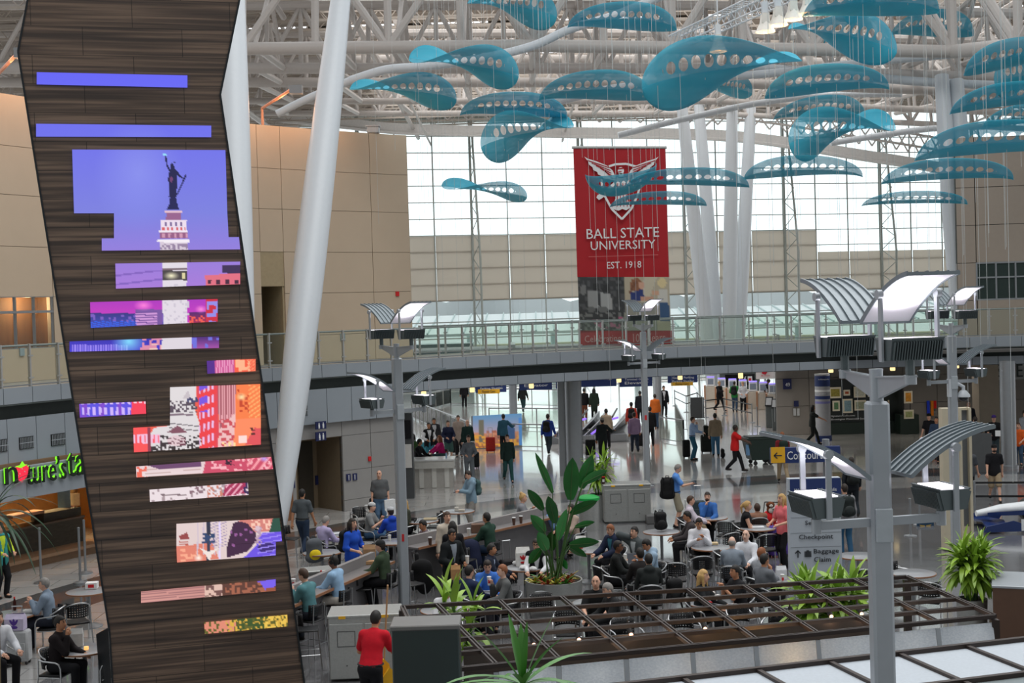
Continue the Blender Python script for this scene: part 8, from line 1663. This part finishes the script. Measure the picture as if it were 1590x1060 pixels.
# ================================================================= SHOP FRONT, WALL FITTINGS
def onwall(u, v, r): return onr(u, v, r)
mGreen = glow('green_neon', (120, 226, 36), 1.0); nb = M('letter_side_dark', (20, 36, 20), .6)
pa, pb_ = onwall(8, 738, 29.7), onwall(142, 712, 29.7); rz = atan2(pb_.y - pa.y, pb_.x - pa.x); sg = thing('shop_sign', onwall(68, 724, 29.7), 0, 'glowing green shop lettering with a red strawberry on the grey fascia', 'shop sign')
for (tx, u, v, w, h) in (('n', 15, 737, 17, .38), ('ture’s', 70, 728, 58, .56), ('ta', 116, 719, 26, .56)):
    w *= (pb_ - pa).length / 134; c = onwall(u, v, 29.68); lettering('green_letters', tx, c, w, h, mGreen, sg, rz, .02); lettering('letter_backs', tx, c + V((0, .03, -.02)), w * 1.05, h * 1.08, nb, sg, rz, .06)
c = onwall(33, 734, 29.64); b = MB(); b.prism([c + V((x * .17, x * .17 * math.tan(rz), z * .21)) for x, z in ((-.6, .4), (-.35, .9), (.35, .9), (.6, .4), (.42, -.5), (0, -1.1), (-.42, -.5))], (0, .05, 0)); b.build('strawberry', glow('strawberry_red', (226, 40, 66), .8), sg, smooth=0); b = MB()
for x, z in ((-.3, .3), (.1, .5), (.3, .1), (-.1, -.1), (0, -.6), (-.25, -.3)): b.ell(c + V((x * .17, -.012 + x * .17 * math.tan(rz), z * .19)), (.014, .008, .018), 6, 4)
b.build('seeds', mWhiteInk, sg); b = MB(); b.prism([c + V((x * .17, -.01 + x * .17 * math.tan(rz), z * .19)) for x, z in ((-.5, .95), (-.1, 1.0), (.1, 1.45), (.25, 1.0), (.5, .95), (0, .65))], (0, .05, 0)); b.build('strawberry_leaf', mGreen, sg, smooth=0)
a0, a1 = ang(20, 31.5, 850), ang(128, 31.5, 850); t = thing('shop_counter', pol((a0 + a1) / 2, 32, 0), 0, 'dark stone-clad serving counter under the green sign', 'counter'); mSt = M('dark_ledge_stone', (66, 60, 50), .75, var=.5, scale=6, stretch=(1, 1, 3))
b = MB(); b.arc(31.4, .25, .98, a1, a0 + .08, 8, .6); b.arc(31.5, .98, 1.22, a1, ang(70, 31.5, 850), 3, .5); b.build('stone_front', mSt, t, smooth=0); b = MB(); b.arc(31.35, .95, 1.0, a1, a0 + .08, 8, .7); b.build('countertop', M('brown_stone_top', (90, 70, 52), .3), t, smooth=0); b = MB(); b.arc(30.7, .22, .3, a1 - .01, a0 + .1, 8, .8); b.arc(30.9, 0, .22, a1 - .01, a0 + .1, 8, .5); b.build('foot_ledge', M('wood_ledge', (140, 110, 84), .6), t, smooth=0); b = MB(); b.arc(31.6, 1.22, 1.30, ang(75, 31.5, 850), ang(70, 31.5, 850) + .03, 2, .4); b.build('wood_box', M('warm_wood_end'), t, smooth=0)
p0_, p1_ = onr(90, 742, 34.9), onr(116, 742, 34.9); q0, q1 = onr(117, 792, 34.9), onr(91, 792, 34.9)
pos = thing('menu_poster', p0_, 0, 'tall poster of fruit and bowls inside the warm shop', 'poster'); picture('printed_picture', [[(90, 742), (116, 742), (117, 792), (91, 792)]], lambda x, y: onr(x, y, 34.95), [('r', 0, 0, 999, 999, (110, 40, 26)), ('n', 80, 735, 120, 752, 3, .5, (236, 200, 160)), ('e', 108, 762, 9, 9, (170, 110, 60)), ('e', 108, 762, 6, 6, (220, 150, 70)), ('e', 97, 775, 8, 7, (226, 180, 90)), ('e', 110, 780, 8, 8, (200, 60, 40)), ('e', 96, 760, 6, 6, (200, 90, 50)), ('n', 88, 740, 120, 795, 4, .2, (90, 30, 20))], picture_mat('shop_print', .25), pos, 1.5); 
for (u, v, w, h, c, lab) in ((100, 788, .34, .5, (120, 150, 170), 'blue clipboard sign on the shop counter'), (117, 792, .26, .34, (206, 176, 140), 'tan card holder on the shop counter')):
    q = onr(u, v, 31.9); t = thing('counter_sign', q, 0, lab, 'counter sign'); b = MB(); b.box((q.x, q.y, 1.22 + h / 2), (w, .04, h)); b.build('card', cloth(c, .5), t, smooth=0)
for u, v, lab in ((64, 905, 'steel queue post beside the checked shirt'), (125, 905, 'steel queue post before the stone counter, by the tower'), (133, 890, 'shorter steel queue post close to the tower edge')):
    q = on(u, v); stanchion(q, lab).scale = (1, 1, 1.35)
def fit(name, u, v, r, w, h, mat, label, cat, d=.05, extra=None, group=None):
    c = onwall(u, v, r - d * .5); a = atan2(c.y - CY, c.x - CX); t = thing(name, c, 0, label, cat, group); b = MB(); b.box(c, (d, w, h), a); b.build('plate', mat, t, smooth=0)
    if extra: extra(t, c, a, w, h, d)
    return t
def slats(t, c, a, w, h, d):
    b = MB()
    for k in range(9): b.box(c + Matrix.Rotation(a, 3, 'Z') @ V((-d * .6, -w / 2 + w * (k + .5) / 9, 0)), (.02, w * .03, h * .9), a)
    b.box(c + Matrix.Rotation(a, 3, 'Z') @ V((-d * .62, 0, 0)), (.02, w, .02), a); b.build('slats', mPole, t, smooth=0)
mVent = M('dark_vent', (30, 34, 34), .6)
for u, v, lab in ((468, 638, 'dark vent grille in the fascia over the restroom door'), (90, 682, 'dark vent grille above the green lettering, nearest the tower'), (41, 687, 'dark vent grille above the green lettering, second from the tower'), (0, 692, 'dark vent grille above the green lettering, cut by the frame')): fit('vent_grille', u, v, 30.0, .46, .30, mVent, lab, 'vent', .03, slats, 'fascia vents')
mRestroom = M('restroom_navy', (26, 34, 84), .5)
def wc(sym):
    def f(t, c, a, w, h, d):
        Rm = Matrix.Rotation(a, 3, 'Z'); b = MB()
        for x in sym: b.ell(c + Rm @ V((-d * .6, x * w, h * .26)), (.02, w * .08, h * .09), 8, 5); b.box(c + Rm @ V((-d * .6, x * w, -.02 * h)), (.014, w * .14, h * .38), a); b.box(c + Rm @ V((-d * .6, x * w - w * .04, -.3 * h)), (.014, w * .045, h * .2), a); b.box(c + Rm @ V((-d * .6, x * w + w * .04, -.3 * h)), (.014, w * .045, h * .2), a)
        b.build('white_figures', mWhiteInk, t, smooth=0)
    return f
for u, v, r, w, h, lab, sy in ((498, 660, 29.85, .40, .24, 'navy restroom blade sign with white figures, upper of two', (-.2, .2)), (498, 677, 29.85, .40, .28, 'navy restroom blade sign with white figures, lower of two', (-.2, .15)), (454.5, 752, 30.15, .16, .22, 'small navy restroom plate beside the brown wall strip', (0,)), (541, 741, 30.15, .16, .22, 'small navy restroom plate, first of the pair by the red alarm', (0,)), (551, 740, 30.15, .16, .22, 'small navy plate with drinking fountain sign, second of the pair', (.1,))): fit('restroom_sign', u, v, r, w, h, mRestroom, lab, 'sign', .04, wc(sy))
fit('fire_alarm', 574, 712, 30.15, .10, .15, M('alarm_red', (206, 26, 30), .4), 'red alarm box on the grey wall above the bald person', 'fire alarm'); fit('fire_alarm', 617, 456, 33, .13, .16, M('alarm_red'), 'red alarm box high on the tan wall above the railing', 'fire alarm'); fit('wall_plate', 532, 523, 33, .18, .26, M('blue_grey_plate', (150, 166, 172), .5), 'pale blue-grey plate low on the tan wall behind the railing', 'wall plate'); fit('wall_plate', 34, 546, 33, .15, .22, M('blue_grey_plate'), 'pale blue-grey plate under the brown window', 'wall plate'); fit('room_sign', 493, 745, 31.6, .17, .3, mRestroom, 'dark plate pair beside the brown restroom door', 'sign')
for u, v, w, h in ((427, 458, .22, .3), (432, 490, .3, .55)):
    q = onr(u, v, 34.45); t = thing('framed_certificate', q, 0, ('small dark framed picture' if h < .4 else 'larger dark framed certificate') + ' in the upstairs doorway', 'picture'); a = atan2(q.y - CY, q.x - CX); b = MB(); b.box(q, (.03, w, h), a); b.build('frame', M('dark_wood_frame', (50, 34, 26), .5), t, smooth=0); b = MB(); b.box(q + Matrix.Rotation(a, 3, 'Z') @ V((-.02, 0, 0)), (.01, w * .6, h * .65), a); b.build('print', M('cream_mount'), t, smooth=0)
b = MB(); b.arc(30.1, 0, 2.9, ang(455, 30.1, 760), ang(436, 30.1, 760), 1, .05); struct(b.build('wall_left_wood', M('rust_brown_panel', (128, 84, 50), .5), smooth=0))
s = panel('restroom_sign', 1216, 588, 1229, 604, 61.8, mRestroom, 'navy restroom sign on the far grey wall under the dome camera', 'sign'); wtext('49', 1223, 597, 7, 6, 61.78, mWhiteInk, s); s = panel('restroom_sign', 1233, 622, 1240, 631, 61.85, mRestroom, 'small navy plate above a pair of pale notices on the far wall', 'sign')
for u in (1234, 1239.5): panel('notice', u - 2, 634, u + 2, 645, 61.9, M('pale_notice', (196, 198, 200), .5), 'pale notice on the far grey wall, ' + ('nearer the kiosks' if u < 1236 else 'nearer the sign pillar'), 'notice')
# warm uplights on bent arms above the left wall
mArm = M('copper_arm', (190, 140, 116), .5)
for (u0, v0, u1, v1, u2, v2, lab) in ((408, 200, 407, 168, 455, 137, 'bent uplight arm above the tan wall, beside the great white column'), (-6, 150, -6, 118, 30, 80, 'bent uplight arm above the tan wall, beside the tower kink')):
    r = 33.2; q0, q1 = onr(u0, v0, r), onr(u1, v1, r); q2 = onr(u2, v2, 31.4); t = thing('uplight_arm', q0, 0, lab, 'uplight', 'wall uplights'); b = MB(); b.tube([V((q0.x, q0.y, 12.6)), q1, q1.lerp(q2, .6), q2], .05, 6); b.build('arm', mArm, t); b = MB(); b.box(q2 + V((.1, 0, -.05)), (.4, .3, .26)); b.build('lamp_housing', mSteelD, t, smooth=0)
q = onr(580, 211, 33.15); t = thing('projector', V((q.x, q.y, 12.62)), 0, 'small pale box on top of the tan wall near its corner', 'box'); b = MB(); b.box((0, 0, .13), (.42, .4, .22), bev=.02); b.build('housing', M('pale_cover'), t, local=True); b = MB(); b.box((0, 0, .26), (.5, .45, .04)); b.build('lid', M('pale_cover'), t, local=True)
for u in (-20, 20, 60, 120, 240, 370, 400, 440, 480, 530):
    q = onr(u, 160, 32.1); lamp('wall_uplight', 'POINT', (q.x, q.y, 13.3), 26, (1, .46, .18), .2)
